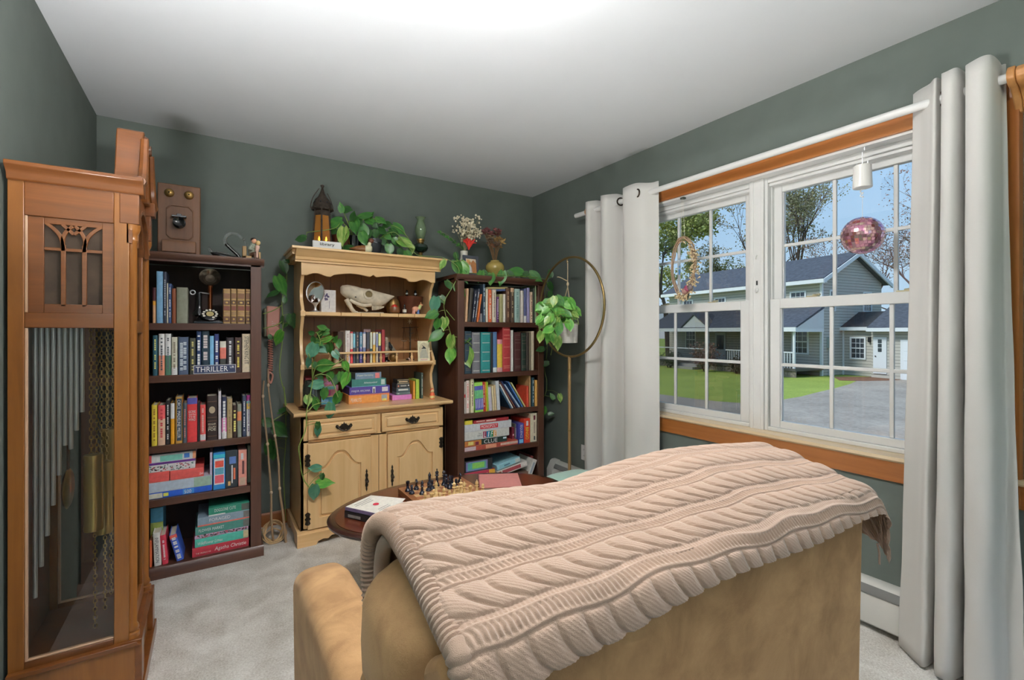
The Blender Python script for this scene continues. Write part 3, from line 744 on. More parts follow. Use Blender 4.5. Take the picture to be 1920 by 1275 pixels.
b = MB().box(-HW, -HW + 0.02, 0.0, HD, 0.075, 0.757).box(HW - 0.02, HW, 0.0, HD, 0.075, 0.757).box(-HW, HW, 0.4, HD, 0.075, 0.757).box(-HW, HW, 0.02, HD, 0.08, 0.1)
b.box(-HW, -HW + 0.045, 0, 0.02, 0.085, 0.757).box(HW - 0.045, HW, 0, 0.02, 0.085, 0.757).box(-0.052, 0.052, 0, 0.02, 0.085, 0.61).box(-HW, HW, 0, 0.02, 0.735, 0.757).box(-HW, HW, 0, 0.02, 0.598, 0.613).box(-0.012, 0.012, 0, 0.02, 0.61, 0.74).box(-HW, HW, 0, 0.02, 0.085, 0.1)
b.obj('cabinet_carcass', W_hz, hu, bevel=0.002)
MB().box(-0.002, 0.002, -0.0012, 0.001, 0.1, 0.6).obj('stile_seam', W_hdk, hu)
b = MB().prism([(-0.028, 0.757), (-0.04, 0.766), (-0.042, 0.776), (-0.036, 0.781), (HD, 0.781), (HD, 0.757)], 'x', -HW - 0.04, HW + 0.04)
b.obj('countertop', W_hx, hu)
b = MB()   # bracket-foot plinth with a scalloped lower edge
cur = [(-HW - 0.018, 0), (-HW + 0.085, 0), (-HW + 0.095, 0.018), (-HW + 0.125, 0.028), (-HW + 0.15, 0.022), (-HW + 0.17, 0.038), (-0.1, 0.045), (-0.05, 0.03), (0, 0.024), (0.05, 0.03), (0.1, 0.045), (HW - 0.17, 0.038), (HW - 0.15, 0.022), (HW - 0.125, 0.028), (HW - 0.095, 0.018), (HW - 0.085, 0), (HW + 0.018, 0), (HW + 0.018, 0.066), (-HW - 0.018, 0.066)]
b.prism(cur, 'y', -0.018, 0.004)
for s in (-1, 1):
    b.prism([(0.004, 0), (0.1, 0), (0.12, 0.03), (HD - 0.12, 0.03), (HD - 0.1, 0), (HD, 0), (HD, 0.066), (0.004, 0.066)], 'x', min(s * HW, s * (HW + 0.018)), max(s * HW, s * (HW + 0.018)))
b.prism([(-0.02, 0.066), (-0.02, 0.073), (-0.012, 0.078), (-0.012, 0.086), (-0.003, 0.09), (HD, 0.09), (HD, 0.066)], 'x', -HW - 0.018, HW + 0.018)
b.obj('plinth', W_hx, hu)
def scroll_handle(parent, x, z, s=1.0):
    b = MB()
    pl = [(-0.05, 0.004), (-0.044, 0.016), (-0.034, 0.014), (-0.028, 0.004), (-0.018, 0.01), (-0.012, 0.02), (-0.006, 0.016), (0, 0.03), (0.006, 0.016), (0.012, 0.02), (0.018, 0.01), (0.028, 0.004), (0.034, 0.014), (0.044, 0.016), (0.05, 0.004), (0.042, -0.008), (0.03, -0.01), (0.02, -0.02), (0.01, -0.016), (0, -0.022), (-0.01, -0.016), (-0.02, -0.02), (-0.03, -0.01), (-0.042, -0.008)]
    b.prism([(x + p[0] * s, z + p[1] * s) for p in pl], 'y', -0.022, -0.019)
    b.tube([(x - 0.036 * s, -0.02, z + 0.004), (x - 0.036 * s, -0.034, z + 0.002), (x - 0.026 * s, -0.04, z - 0.012), (x - 0.01 * s, -0.042, z - 0.02), (x, -0.043, z - 0.018), (x + 0.01 * s, -0.042, z - 0.02), (x + 0.026 * s, -0.04, z - 0.012), (x + 0.036 * s, -0.034, z + 0.002), (x + 0.036 * s, -0.02, z + 0.004)], 0.0036, 6)
    b.ball((x - 0.036 * s, -0.026, z + 0.004), 0.007, 8, 6); b.ball((x + 0.036 * s, -0.026, z + 0.004), 0.007, 8, 6)
    return b.obj('handle', M_iron, parent)
for s in (-1, 1):
    x0, x1 = (s * 0.015, s * (HW - 0.04))
    x0, x1 = min(x0, x1), max(x0, x1)
    d = MB()
    ringprism(d, [(x0, 0.617), (x1, 0.617), (x1, 0.733), (x0, 0.733)], [(x0 + 0.02, 0.637), (x1 - 0.02, 0.637), (x1 - 0.02, 0.713), (x0 + 0.02, 0.713)], -0.018, 0.004)
    d.box(x0 + 0.018, x1 - 0.018, -0.012, 0.004, 0.635, 0.715)
    dr = d.obj('drawer', W_hx, hu, bevel=0.003)
    MB().box(x0 + 0.03, x1 - 0.03, -0.0185, -0.01, 0.647, 0.703).obj('drawer_field', W_hx, dr, bevel=0.005)
    scroll_handle(dr, (x0 + x1) / 2, 0.676)
    a0, a1 = (s * 0.053, s * (HW - 0.038)); a0, a1 = min(a0, a1), max(a0, a1)
    def arch(l, r, bt, sh, top, n=14):
        pts = [(l, bt), (r, bt), (r, sh)]
        for k in range(n + 1):
            u = k / n; x = r - (r - l) * u
            q = abs(2 * u - 1)
            z = sh + (top - sh) * (0.5 + 0.5 * math.cos(PI * min(1, max(0, (q - 0.12) / 0.74))))
            pts.append((x, z))
        return pts
    inn = arch(a0 + 0.062, a1 - 0.062, 0.155, 0.445, 0.535)
    n = len(inn); out = []
    cx, cz = (a0 + a1) / 2, 0.345
    out = [(a0, 0.095), (a1, 0.095), (a1, 0.445)]
    for p in inn[3:-0 or None]:
        out.append((a0 + (a1 - a0) * (p[0] - inn[0][0]) / (inn[1][0] - inn[0][0]), 0.595))
    out[3] = (a1, 0.595); out[-1] = (a0, 0.595)
    d = MB(); ringprism(d, out, inn, -0.018, 0.003)
    d.prism(arch(a0 + 0.05, a1 - 0.05, 0.145, 0.45, 0.55), 'y', -0.007, 0.003)
    dr = d.obj('door', W_hz, hu, bevel=0.003)
    MB().prism(arch(a0 + 0.075, a1 - 0.075, 0.17, 0.437, 0.52), 'y', -0.0165, -0.006).obj('raised_panel', W_hz, dr, bevel=0.009, seg=3)
    xh = -s * 0.0 + (a1 - 0.028 if s < 0 else a0 + 0.028)
    b = MB().prism([(xh, 0.40), (xh - 0.006, 0.385), (xh - 0.003, 0.375), (xh - 0.009, 0.362), (xh - 0.006, 0.345), (xh - 0.01, 0.33), (xh - 0.006, 0.31), (xh - 0.009, 0.298), (xh - 0.003, 0.285), (xh - 0.005, 0.275), (xh, 0.26), (xh + 0.005, 0.275), (xh + 0.003, 0.285), (xh + 0.009, 0.298), (xh + 0.006, 0.31), (xh + 0.01, 0.33), (xh + 0.006, 0.345), (xh + 0.009, 0.362), (xh + 0.003, 0.375), (xh + 0.006, 0.385)], 'y', -0.022, -0.017)
    b.ball((xh, -0.032, 0.325), (0.011, 0.013, 0.011), 12, 8)
    b.obj('handle', M_iron, dr)
    for zz in (0.16, 0.5):
        xe = a0 if s < 0 else a1
        b = MB().prism([(xe - 0.016, zz - 0.028), (xe - 0.006, zz - 0.036), (xe + 0.006, zz - 0.036), (xe + 0.014, zz - 0.028), (xe + 0.009, zz - 0.01), (xe + 0.016, zz), (xe + 0.009, zz + 0.01), (xe + 0.014, zz + 0.028), (xe + 0.006, zz + 0.036), (xe - 0.006, zz + 0.036), (xe - 0.016, zz + 0.028), (xe - 0.009, zz + 0.01), (xe - 0.017, zz), (xe - 0.009, zz - 0.01)], 'y', -0.023, -0.017)
        b.tube([(xe, -0.023, zz - 0.03), (xe, -0.023, zz + 0.03)], 0.004, 8)
        b.obj('hinge', M_iron, dr)
# upper rack
UX = 0.435; UF = 0.13            # half width, front edge (y) of the shelves in hutch frame
prof = [(HD, 0.781), (0.17, 0.781), (0.14, 0.80), (0.135, 0.84), (0.165, 0.9), (0.17, 0.95), (0.14, 1.0), (0.125, 1.02), (0.12, 1.05), (0.13, 1.07), (0.175, 1.13), (0.19, 1.19), (0.18, 1.26), (0.14, 1.32), (0.125, 1.345), (0.122, 1.38), (0.135, 1.40), (0.18, 1.45), (0.185, 1.5), (0.165, 1.55), (0.14, 1.58), (0.13, 1.6), (0.13, 1.69), (HD, 1.69)]
for s in (-1, 1):
    MB().prism(prof, 'x', min(s * UX, s * (UX - 0.02)), max(s * UX, s * (UX - 0.02))).obj('side_panel', W_hz, hu, bevel=0.003)
    MB().box(min(s * (UX - 0.024), s * (UX + 0.004)), max(s * (UX - 0.024), s * (UX + 0.004)), 0.118, 0.132, 1.018, 1.05).box(min(s * (UX - 0.024), s * (UX + 0.004)), max(s * (UX - 0.024), s * (UX + 0.004)), 0.116, 0.13, 1.345, 1.378).obj('shelf_end_block', W_hz, hu, bevel=0.002)
nb = 8; bw = (2 * UX - 0.04) / nb
bme = MB().box(-bw / 2 + 0.0012, bw / 2 - 0.0012, HD - 0.012, HD, 0.781, 1.69).mesh('back_board', False); bme.materials.append(W_hdk)
for k in range(nb):
    o = part_from(bme, 'back_board', None, hu, Matrix.Translation((-UX + 0.02 + bw * (k + 0.5), 0, 0)))
b = MB(); gx = [-UX + 0.02, -0.2, -0.075, 0.05, 0.175, 0.29, UX - 0.02]
for a, c in zip(gx[:-1], gx[1:]): b.box(a + 0.003, c - 0.003, 0.138, 0.15, 1.35, 1.373)
b.box(-UX + 0.02, UX - 0.02, 0.15, HD - 0.012, 1.35, 1.371)
b.obj('upper_shelf', W_hx, hu, bevel=0.002)
b = MB().prism([(0.112, 1.030), (0.108, 1.036), (0.112, 1.046), (HD - 0.012, 1.046), (HD - 0.012, 1.022), (0.118, 1.022)], 'x', -UX + 0.018, UX - 0.018)
b.obj('lower_shelf', W_hx, hu)
b = MB().box(-UX + 0.02, UX - 0.02, 0.122, 0.137, 1.108, 1.121).obj('gallery_rail', W_hx, hu, bevel=0.003)
sme = MB().lathe([(0.006, 0), (0.0075, 0.006), (0.005, 0.012), (0.0085, 0.024), (0.010, 0.034), (0.005, 0.044), (0.0075, 0.05), (0.004, 0.056), (0.005, 0.063)], 10).mesh('spindle'); sme.materials.append(W_hz)
for k in range(8): part_from(sme, 'spindle', None, hu, Matrix.Translation((-0.375 + k * 0.107, 0.13, 1.046)))
vl = [(-UX, 1.692), (-UX, 1.594), (-UX + 0.028, 1.594), (-UX + 0.028, 1.603)]
for k in range(41):
    u = k / 40.0; x = (-UX + 0.028) * (1 - 2 * u)
    q = abs(x) / (UX - 0.028)
    if q > 0.72: z = 1.592 + 0.018 * math.sin((1 - q) / 0.28 * PI)
    elif q > 0.60: z = 1.592
    elif q > 0.06: z = 1.598 + 0.024 * math.sin((0.60 - q) / 0.54 * PI * 0.62 + 0.35) - 0.03 * max(0, (0.34 - q)) + 0.0
    else: z = 1.605 + 0.016 * (1 - q / 0.06)
    vl.append((x, z))
vl += [(UX - 0.028, 1.603), (UX - 0.028, 1.594), (UX, 1.594), (UX, 1.692)]
MB().prism(vl, 'y', 0.118, 0.134).obj('valance', W_hx, hu, bevel=0.002)
cp = [(0.118, 1.672), (0.106, 1.672), (0.106, 1.682), (0.096, 1.686), (0.094, 1.702), (0.07, 1.722), (0.056, 1.742), (0.05, 1.744), (0.05, 1.757), (HD, 1.757), (HD, 1.69), (0.118, 1.69)]
b = MB().prism(cp, 'x', -UX - 0.035, UX + 0.035); b.box(-UX - 0.06, UX + 0.06, 0.044, HD, 1.744, 1.757); b.box(-UX - 0.05, -UX, 0.1, HD, 1.715, 1.745); b.box(UX, UX + 0.05, 0.1, HD, 1.715, 1.745)
b.obj('crown', W_hx, hu)

# ------------------------------------------------------------------ longcase clock
W_ck = wood('oak_clock_upright', (158, 100, 40), (112, 64, 22), 'Z', 0.34, 20, 0.35)
W_ckx = wood('oak_clock_level', (136, 80, 34), (94, 52, 20), 'X', 0.34, 20, 0.35)
W_ckd = wood('walnut_clock_inside', (112, 64, 32), (84, 46, 22), 'Z', 0.4, 18, 0.2)
M_brass = mat('polished_brass', (222, 190, 120), 0.28, 0.8)
M_chrome = mat('chime_tube', (226, 228, 232), 0.28, 0.75)
M_clearg = glass('clock_glass', (246, 246, 244), 0.05)
CX0, CX1, CY0, CY1 = -0.53, -0.235, 2.03, 2.42
ck = thing('longcase_clock', 'tall oak longcase clock with glass sides and chimes beside the left wall', 'clock', ((CX0 + CX1) / 2, (CY0 + CY1) / 2, 0))
cx, cy = (CX0 + CX1) / 2, (CY0 + CY1) / 2
def C(name, m, *bx, prisms=(), parent=ck, bevel=0.002, **k):
    b = MB()
    for q in bx: b.box(q[0] - cx, q[1] - cx, q[2] - cy, q[3] - cy, q[4], q[5])
    for pts, ax, a0, a1 in prisms:
        if ax == 'x': b.prism([(p[0] - cy, p[1]) for p in pts], 'x', a0 - cx, a1 - cx)
        elif ax == 'y': b.prism([(p[0] - cx, p[1]) for p in pts], 'y', a0 - cy, a1 - cy)
        else: b.prism([(p[0] - cx, p[1] - cy) for p in pts], 'z', a0, a1)
    return b.obj(name, m, parent, bevel=bevel, **k)
C('back_board', W_ckd, (CX0, CX0 + 0.015, CY0 + 0.02, CY1 - 0.02, 0.1, 1.72))
C('base_cabinet', W_ck, (CX0 - 0.0, CX1 + 0.012, CY0 - 0.012, CY1 + 0.012, 0.05, 0.19))
C('plinth', W_ckx, (CX0, CX1 + 0.035, CY0 - 0.035, CY1 + 0.035, 0.0, 0.05), prisms=[([(CX0, 0.19), (CX1 + 0.028, 0.19), (CX1 + 0.016, 0.205), (CX0, 0.205)], 'y', CY0 - 0.02, CY1 + 0.02)])
C('inner_floor', W_ckd, (CX0, CX1, CY0 + 0.01, CY1 - 0.01, 0.19, 0.21))
for ys, nm in ((CY0, 1), (CY1 - 0.022, -1)):
    y0, y1 = ys, ys + 0.022
    for xa, xb in ((CX0, CX0 + 0.037), (CX1 - 0.045, CX1 - 0.005)): C('side_stile', W_ck, (xa, xb, y0, y1, 0.2, 1.72))
    for za, zb in ((1.612, 1.72), (1.262, 1.31), (0.2, 0.225)): C('side_rail', W_ckx, (CX0 + 0.037, CX1 - 0.045, y0 + 0.001, y1 - 0.001, za, zb))
    C('bead', mat('bead_pinkish', (196, 160, 130), 0.3), (CX0 + 0.037, CX0 + 0.044, y0 + 0.002, y1 - 0.004, 0.225, 1.262), (CX0 + 0.037, CX0 + 0.044, y0 + 0.002, y1 - 0.004, 1.31, 1.612), (CX0 + 0.037, CX1 - 0.045, y0 + 0.002, y1 - 0.004, 0.225, 0.231))
    C('side_glass', M_clearg, (CX0 + 0.037, CX1 - 0.045, y0 + 0.009, y0 + 0.012, 0.225, 1.262), smooth=False, bevel=0)
    # fretwork: solid border, three lancets with crossing arcs
    fx0, fx1 = CX0 + 0.044, CX1 - 0.045; ya, yb = y0 + 0.006, y0 + 0.014
    h0, h1 = fx0 + 0.036, fx1 - 0.03
    fr = [(fx0, h0, ya, yb, 1.31, 1.612), (h1, fx1, ya, yb, 1.31, 1.612), (h0, h1, ya, yb, 1.31, 1.338), (h0, h1, ya, yb, 1.592, 1.612)]
    w3 = (h1 - h0 - 0.024) / 3
    ms = [h0 + w3, h0 + 2 * w3 + 0.012]
    for m in ms: fr.append((m, m + 0.012, ya, yb, 1.33, 1.53))
    fr.append((h0, h1, ya, yb, 1.508, 1.518))
    pr = []
    def arc(xa, za, xb, zb, bul, wd=0.011, n=10):
        P_ = []; Q_ = []
        for k in range(n + 1):
            u = k / n
            x = xa + (xb - xa) * u; z = za + (zb - za) * u + 0.0
            dx, dz = xb - xa, zb - za; l = math.hypot(dx, dz); nx, nz = -dz / l, dx / l
            o = bul * math.sin(PI * u)
            P_.append((x + nx * (o - wd / 2), z + nz * (o - wd / 2))); Q_.append((x + nx * (o + wd / 2), z + nz * (o + wd / 2)))
        return P_ + Q_[::-1]
    zt = 1.594
    c1, c2 = ms[0] + 0.006, ms[1] + 0.006; mid = (h0 + h1) / 2
    for xa, xb, bl in ((c1, mid, 0.012), (c2, mid, -0.012), (c1, h0 + 0.004, -0.012), (c2, h1 - 0.004, 0.012)):
        pr.append((arc(xa, 1.515, xb, zt, bl), 'y', ya, yb))
    pr.append((arc(mid, zt - 0.03, mid + 0.028, zt, 0.0, 0.01), 'y', ya, yb)); pr.append((arc(mid, zt - 0.03, mid - 0.028, zt, 0.0, 0.01), 'y', ya, yb))
    C('fretwork', W_ckx, *fr, prisms=pr, bevel=0.0012)
    C('fret_cloth', mat('brown_speaker_cloth', (74, 60, 48), 0.85, var=0.3, scale=14), (fx0, fx1, y0 + 0.016, y0 + 0.018, 1.31, 1.612), bevel=0)
# front (towards +x): door frame with arched glass and two turned columns
xf0, xf1 = CX1 - 0.02, CX1
C('front_frame', W_ck, (xf0, xf1, CY0 + 0.045, CY0 + 0.085, 0.21, 1.55), (xf0, xf1, CY1 - 0.085, CY1 - 0.045, 0.21, 1.55), (xf0, xf1, CY0 + 0.085, CY1 - 0.085, 1.245, 1.29), (xf0, xf1, CY0 + 0.085, CY1 - 0.085, 0.21, 0.26))
def archring(ri, ro, z0, n=18):
    c = cy
    return [(c + ro * math.cos(PI * k / n), z0 + ro * math.sin(PI * k / n)) for k in range(n + 1)] + [(c + ri * math.cos(PI * k / n), z0 + ri * math.sin(PI * k / n)) for k in range(n, -1, -1)]
C('arch_frame', W_ckx, prisms=[(archring(0.11, 0.15, 1.54), 'x', xf0, xf1 + 0.004), (archring(0.145, 0.16, 1.54), 'x', xf1 - 0.002, xf1 + 0.016)])
C('front_glass', M_clearg, (xf0 + 0.008, xf0 + 0.011, CY0 + 0.085, CY1 - 0.085, 0.26, 1.245), (xf0 + 0.008, xf0 + 0.011, CY0 + 0.085, CY1 - 0.085, 1.29, 1.64), smooth=False, bevel=0)
for yc in (CY0 + 0.022, CY1 - 0.022):
    b = MB().lathe([(0.022, 0.205), (0.022, 0.222), (0.015, 0.226), (0.02, 0.235), (0.0185, 0.245), (0.0145, 0.252), (0.0145, 1.555), (0.0185, 1.562), (0.016, 1.568), (0.016, 1.582), (0.021, 1.59), (0.0235, 1.6), (0.0235, 1.615)], 20, (CX1 + 0.0 - cx, yc - cy, 0))
    b.obj('column', W_ck, ck)
    C('column_block', W_ckx, (CX1 - 0.03, CX1 + 0.022, yc - 0.024, yc + 0.024, 1.615, 1.725)); C('column_foot', W_ckx, (CX1 - 0.03, CX1 + 0.03, yc - 0.03, yc + 0.03, 0.05, 0.206))
C('hood_front', W_ckx, prisms=[([(CY0, 1.55), (CY0 + 0.045, 1.55)] + [(cy - 0.15 * math.cos(PI * k / 16), 1.54 + 0.15 * math.sin(PI * k / 16)) for k in range(17)] + [(CY1 - 0.045, 1.55), (CY1, 1.55), (CY1, 1.75), (CY0, 1.75)], 'x', CX1 - 0.012, CX1 + 0.004)])
crp = lambda d: [(d * 0.2, 1.715), (d * 0.35, 1.72), (d * 0.42, 1.735), (d * 0.9, 1.752), (d, 1.756), (d, 1.768), (-0.05, 1.768), (-0.05, 1.715)]
C('cornice', W_ckx, prisms=[([(CY0 - p[0], p[1]) for p in crp(0.035)], 'x', CX0, CX1 + 0.035)]); C('cornice', W_ckx, prisms=[([(CY1 + p[0], p[1]) for p in crp(0.035)], 'x', CX0, CX1 + 0.035)])
C('top_board', W_ckx, (CX0, CX1, CY0, CY1, 1.715, 1.75))
def neck(s):
    e = CY0 - 0.02 if s > 0 else CY1 + 0.02
    up = [(0, 1.752), (0.05, 1.76), (0.085, 1.785), (0.11, 1.83), (0.125, 1.89), (0.135, 1.945), (0.15, 1.975), (0.175, 1.985), (0.195, 1.97), (0.2, 1.94), (0.19, 1.915), (0.17, 1.91)]
    lo = [(0.16, 1.89), (0.15, 1.84), (0.14, 1.79), (0.125, 1.752)]
    return [(e + s * p[0] * 0.97, p[1]) for p in up + lo]
for s in (1, -1):
    C('pediment_scroll', W_ckx, prisms=[(neck(s), 'x', CX1 - 0.055, CX1 + 0.022)], bevel=0.004)
    yy = (CY0 - 0.02 + s * 0.17) if s > 0 else (CY1 + 0.02 - 0.17)
    b = MB().tube([(CX1 + 0.018 - cx, yy - cy, 1.945), (CX1 + 0.034 - cx, yy - cy, 1.945)], [0.026, 0.018], 16); b.obj('rosette', W_ckd, ck)
    # moulding arm that follows the scroll on the front
    e = CY0 - 0.02 if s > 0 else CY1 + 0.02
    pth = [(CX1 + 0.026 - cx, e + s * p[0] * 0.97 - cy, p[1]) for p in [(0.0, 1.76), (0.045, 1.768), (0.078, 1.792), (0.1, 1.835), (0.115, 1.89), (0.128, 1.94)]]
    MB().tube(pth, [0.016, 0.016, 0.015, 0.014, 0.013, 0.012], 8).obj('scroll_moulding', W_ckx, ck)
MB().lathe([(0.02, 1.752), (0.028, 1.77), (0.012, 1.78), (0.03, 1.81), (0.034, 1.83), (0.015, 1.86), (0.006, 1.9), (0.002, 1.92)], 18, (CX1 - 0.02 - cx, 0, 0)).obj('finial', W_ckd, ck)
MB().lathe([(0.085, 0), (0.085, 0.03), (0.05, 0.042), (0.003, 0.045)], 24, (-0.02, -0.1, 1.75)).obj('movement_cover', mat('black_plastic', (22, 22, 24), 0.4), ck)
# movement: dial, chimes, chains, weights, pendulum
C('dial', mat('clock_dial', (214, 206, 178), 0.4), (CX1 - 0.04, CX1 - 0.035, CY0 + 0.07, CY1 - 0.07, 1.31, 1.62), bevel=0)
C('seat_board', W_ckd, (CX0 + 0.015, CX1 - 0.03, CY0 + 0.03, CY1 - 0.03, 1.27, 1.3))
for k in range(9):
    zb = 0.40 + 0.095 * k if k < 6 else 0.5 + 0.06 * k
    MB().tube([(CX0 + 0.05 + 0.0135 * k - cx, CY0 + 0.05 + 0.003 * k - cy, 1.265), (CX0 + 0.05 + 0.0135 * k - cx, CY0 + 0.05 + 0.003 * k - cy, zb)], 0.0062, 10).obj('chime_tube', M_chrome, ck)
for k, (wx, wy, wz) in enumerate(((-0.343, CY0 + 0.075, 0.575), (-0.335, cy, 0.52), (-0.335, CY1 - 0.075, 0.62))):
    MB().lathe([(0.004, 0), (0.026, 0.002), (0.0275, 0.012), (0.0265, 0.016), (0.0265, 0.244), (0.0275, 0.248), (0.026, 0.258), (0.004, 0.262)], 24, (wx - cx, wy - cy, wz)).obj('weight', M_brass, ck)
    for dx, za, zb in ((-0.006, wz + 0.26, 1.27), (0.008, wz + 0.26, 1.27), (0.004, 0.25, wz)):
        b = MB(); n = int((zb - za) / 0.014)
        for i in range(n):
            z = za + i * 0.014; a = PI / 2 * (i % 2)
            c_, s_ = math.cos(a) * 0.0045, math.sin(a) * 0.0045
            b.tube([(wx - cx + dx + c_ * q, wy - cy + s_ * q, z + 0.009 * p) for q, p in ((0, -1), (1, -0.5), (1, 0.5), (0, 1), (-1, 0.5), (-1, -0.5))], 0.0014, 4, closed=True)
        b.obj('chain', M_brass, ck)
px_ = CX0 + 0.10
MB().box(px_ - 0.002 - cx, px_ + 0.002 - cx, -0.012, 0.012, 0.72, 1.27).obj('pendulum_rod', W_ckd, ck)
MB().lathe([(0.002, -0.008), (0.06, -0.006), (0.07, 0), (0.06, 0.006), (0.002, 0.008)], 32, M=Matrix.Translation((px_ - cx, 0.0, 0.70)) @ Matrix.Rotation(PI / 2, 4, 'Y')).obj('pendulum_bob', M_brass, ck)

# ------------------------------------------------------------------ coffee table
W_ch = wood('cherry_top', (116, 58, 34), (84, 38, 24), 'X', 0.22, 20, 0.5)
W_chd = wood('cherry_rim', (70, 36, 28), (52, 26, 20), 'X', 0.25, 20, 0.4)
tb = thing('coffee_table', 'oval dark cherry coffee table in front of the hutch', 'table', (0.985, 2.03, 0), R(-3))
def ell(a, b, n=72): return [(a * math.cos(2 * PI * k / n), b * math.sin(2 * PI * k / n)) for k in range(n)]
def ellstack(b, lv, n=72):
    vs = []
    for a, c, z in lv: vs += [(p[0], p[1], z) for p in ell(a, c, n)]
    fs = [(i * n + k, i * n + (k + 1) % n, (i + 1) * n + (k + 1) % n, (i + 1) * n + k) for i in range(len(lv) - 1) for k in range(n)]
    fs += [tuple(range(n))[::-1], tuple(range((len(lv) - 1) * n, len(lv) * n))]
    return b.add(vs, fs)
ellstack(MB(), [(0.53, 0.31, 0.418), (0.555, 0.335, 0.418), (0.57, 0.35, 0.424), (0.583, 0.363, 0.434), (0.585, 0.365, 0.443), (0.578, 0.358, 0.4485), (0.555, 0.335, 0.449)]).obj('rim', W_chd, tb)
ellstack(MB(), [(0.55, 0.33, 0.44), (0.552, 0.332, 0.4505)]).obj('top', W_ch, tb)
MB().box(-0.36, 0.36, -0.2, -0.18, 0.36, 0.418).box(-0.36, 0.36, 0.18, 0.2, 0.36, 0.418).box(-0.36, -0.34, -0.2, 0.2, 0.36, 0.418).box(0.34, 0.36, -0.2, 0.2, 0.36, 0.418).obj('apron', W_chd, tb)
for sx in (-1, 1):
    for sy in (-1, 1):
        MB().tube([(sx * 0.34, sy * 0.185, 0.418), (sx * 0.36, sy * 0.2, 0.34), (sx * 0.345, sy * 0.19, 0.2), (sx * 0.335, sy * 0.185, 0.08), (sx * 0.35, sy * 0.195, 0.03), (sx * 0.36, sy * 0.2, 0.0)], [0.03, 0.03, 0.02, 0.014, 0.018, 0.026], 12).obj('leg', W_chd, tb)

# ------------------------------------------------------------------ recliner
def suede():
    m, n, p = _new('tan_suede')
    tc = n.nodes.new('ShaderNodeTexCoord')
    a = n.nodes.new('ShaderNodeTexNoise'); a.inputs['Scale'].default_value = 10; a.inputs['Detail'].default_value = 8; a.inputs['Roughness'].default_value = 0.62; a.inputs['Distortion'].default_value = 0.5
    rp = n.nodes.new('ShaderNodeValToRGB'); rp.color_ramp.elements[0].position = 0.36; rp.color_ramp.elements[1].position = 0.64
    rp.color_ramp.elements[0].color = lin((156, 117, 78)); rp.color_ramp.elements[1].color = lin((190, 149, 104))
    f = n.nodes.new('ShaderNodeTexNoise'); f.inputs['Scale'].default_value = 500; f.inputs['Detail'].default_value = 2
    bp = n.nodes.new('ShaderNodeBump'); bp.inputs['Strength'].default_value = 0.25; bp.inputs['Distance'].default_value = 0.0015
    L = n.links.new
    L(tc.outputs['Object'], a.inputs['Vector']); L(tc.outputs['Object'], f.inputs['Vector']); L(a.outputs['Fac'], rp.inputs[0]); L(rp.outputs[0], p.inputs['Base Color']); L(f.outputs['Fac'], bp.inputs['Height']); L(bp.outputs[0], p.inputs['Normal'])
    p.inputs['Roughness'].default_value = 0.85; p.inputs['Sheen Weight'].default_value = 0.45; p.inputs['Sheen Roughness'].default_value = 0.4; p.inputs['Sheen Tint'].default_value = lin((230, 200, 165))
    return m
M_sd = suede()
rc = thing('recliner', 'tan suede recliner seen from behind with a knitted blanket over its back', 'armchair', (0.63, 0.95, 0))
def rcx(b, name, bevel=0.0, seg=4, **k):
    b.v = [(v[0] - 0.63, v[1] - 0.95, v[2]) for v in b.v]
    return b.obj(name, M_sd, rc, bevel=bevel, seg=seg, ang=60, **k)
rcx(MB().prism([(0.412, 0.06), (0.398, 0.90), (0.405, 0.925), (0.43, 0.93), (0.47, 0.9), (0.5, 0.06)], 'x', 0.185, 1.068), 'rear_panel', 0.012)
b = MB(); superell(b, (0.63, 0.553, 0.858), (0.474, 0.128, 0.098), 0.45)
rcx(b, 'head_cushion')
b = MB(); superell(b, (0.63, 0.58, 0.68), (0.468, 0.14, 0.14), 0.36)
rcx(b, 'lumbar_cushion')
for x0 in (0.188, 0.935):
    b = MB()
    n = 26; sec = []
    for k in range(17):      # rounded arm cross-section (x, z)
        a = PI * k / 16
        sec.append((0.069 - 0.069 * math.copysign(abs(math.cos(a)) ** 0.6, math.cos(a)), 0.545 + 0.055 * abs(math.sin(a)) ** 0.75))
    sec = [(0.006, 0.05)] + sec + [(0.132, 0.05)]
    def ring(y, s, dz, sh=0.0):
        return [(x0 + 0.069 + (p[0] - 0.069) * s, y, p[1] + dz * (p[1] > 0.3) ) for p in sec]
    st = [(0.55, 0.94, -0.02), (0.60, 1, 0.0), (0.9, 1.0, 0.005), (1.15, 1.02, 0.006), (1.35, 1.03, 0.0), (1.43, 1.0, -0.02), (1.475, 0.9, -0.055), (1.497, 0.72, -0.10), (1.503, 0.5, -0.15)]
    m_ = len(sec); vs = []
    for y, s, dz in st: vs += ring(y, s, dz)
    fs = [(i * m_ + k, i * m_ + k + 1, (i + 1) * m_ + k + 1, (i + 1) * m_ + k) for i in range(len(st) - 1) for k in range(m_ - 1)]
    fs += [tuple(range(m_)), tuple(range((len(st) - 1) * m_, len(st) * m_))[::-1]]
    b.add(vs, fs)
    ar = rcx(b, 'arm')
    xe = x0 + 0.0025 if x0 < 0.5 else x0 + 0.1355
    MB().tube([(xe - 0.63, y - 0.95, 0.546 + dz) for y, s, dz in st[1:6]], 0.0035, 6).obj('piping', M_sd, ar)
b = MB(); superell(b, (0.63, 0.98, 0.40), (0.305, 0.40, 0.085), 0.3); rcx(b, 'seat_cushion')
b = MB(); superell(b, (0.63, 1.36, 0.22), (0.305, 0.10, 0.19), 0.3); rcx(b, 'footrest')
MB().box(-0.40, 0.40, -0.5, 0.48, 0.0, 0.06).obj('base', mat('black_plastic', (22, 22, 24), 0.4), rc)

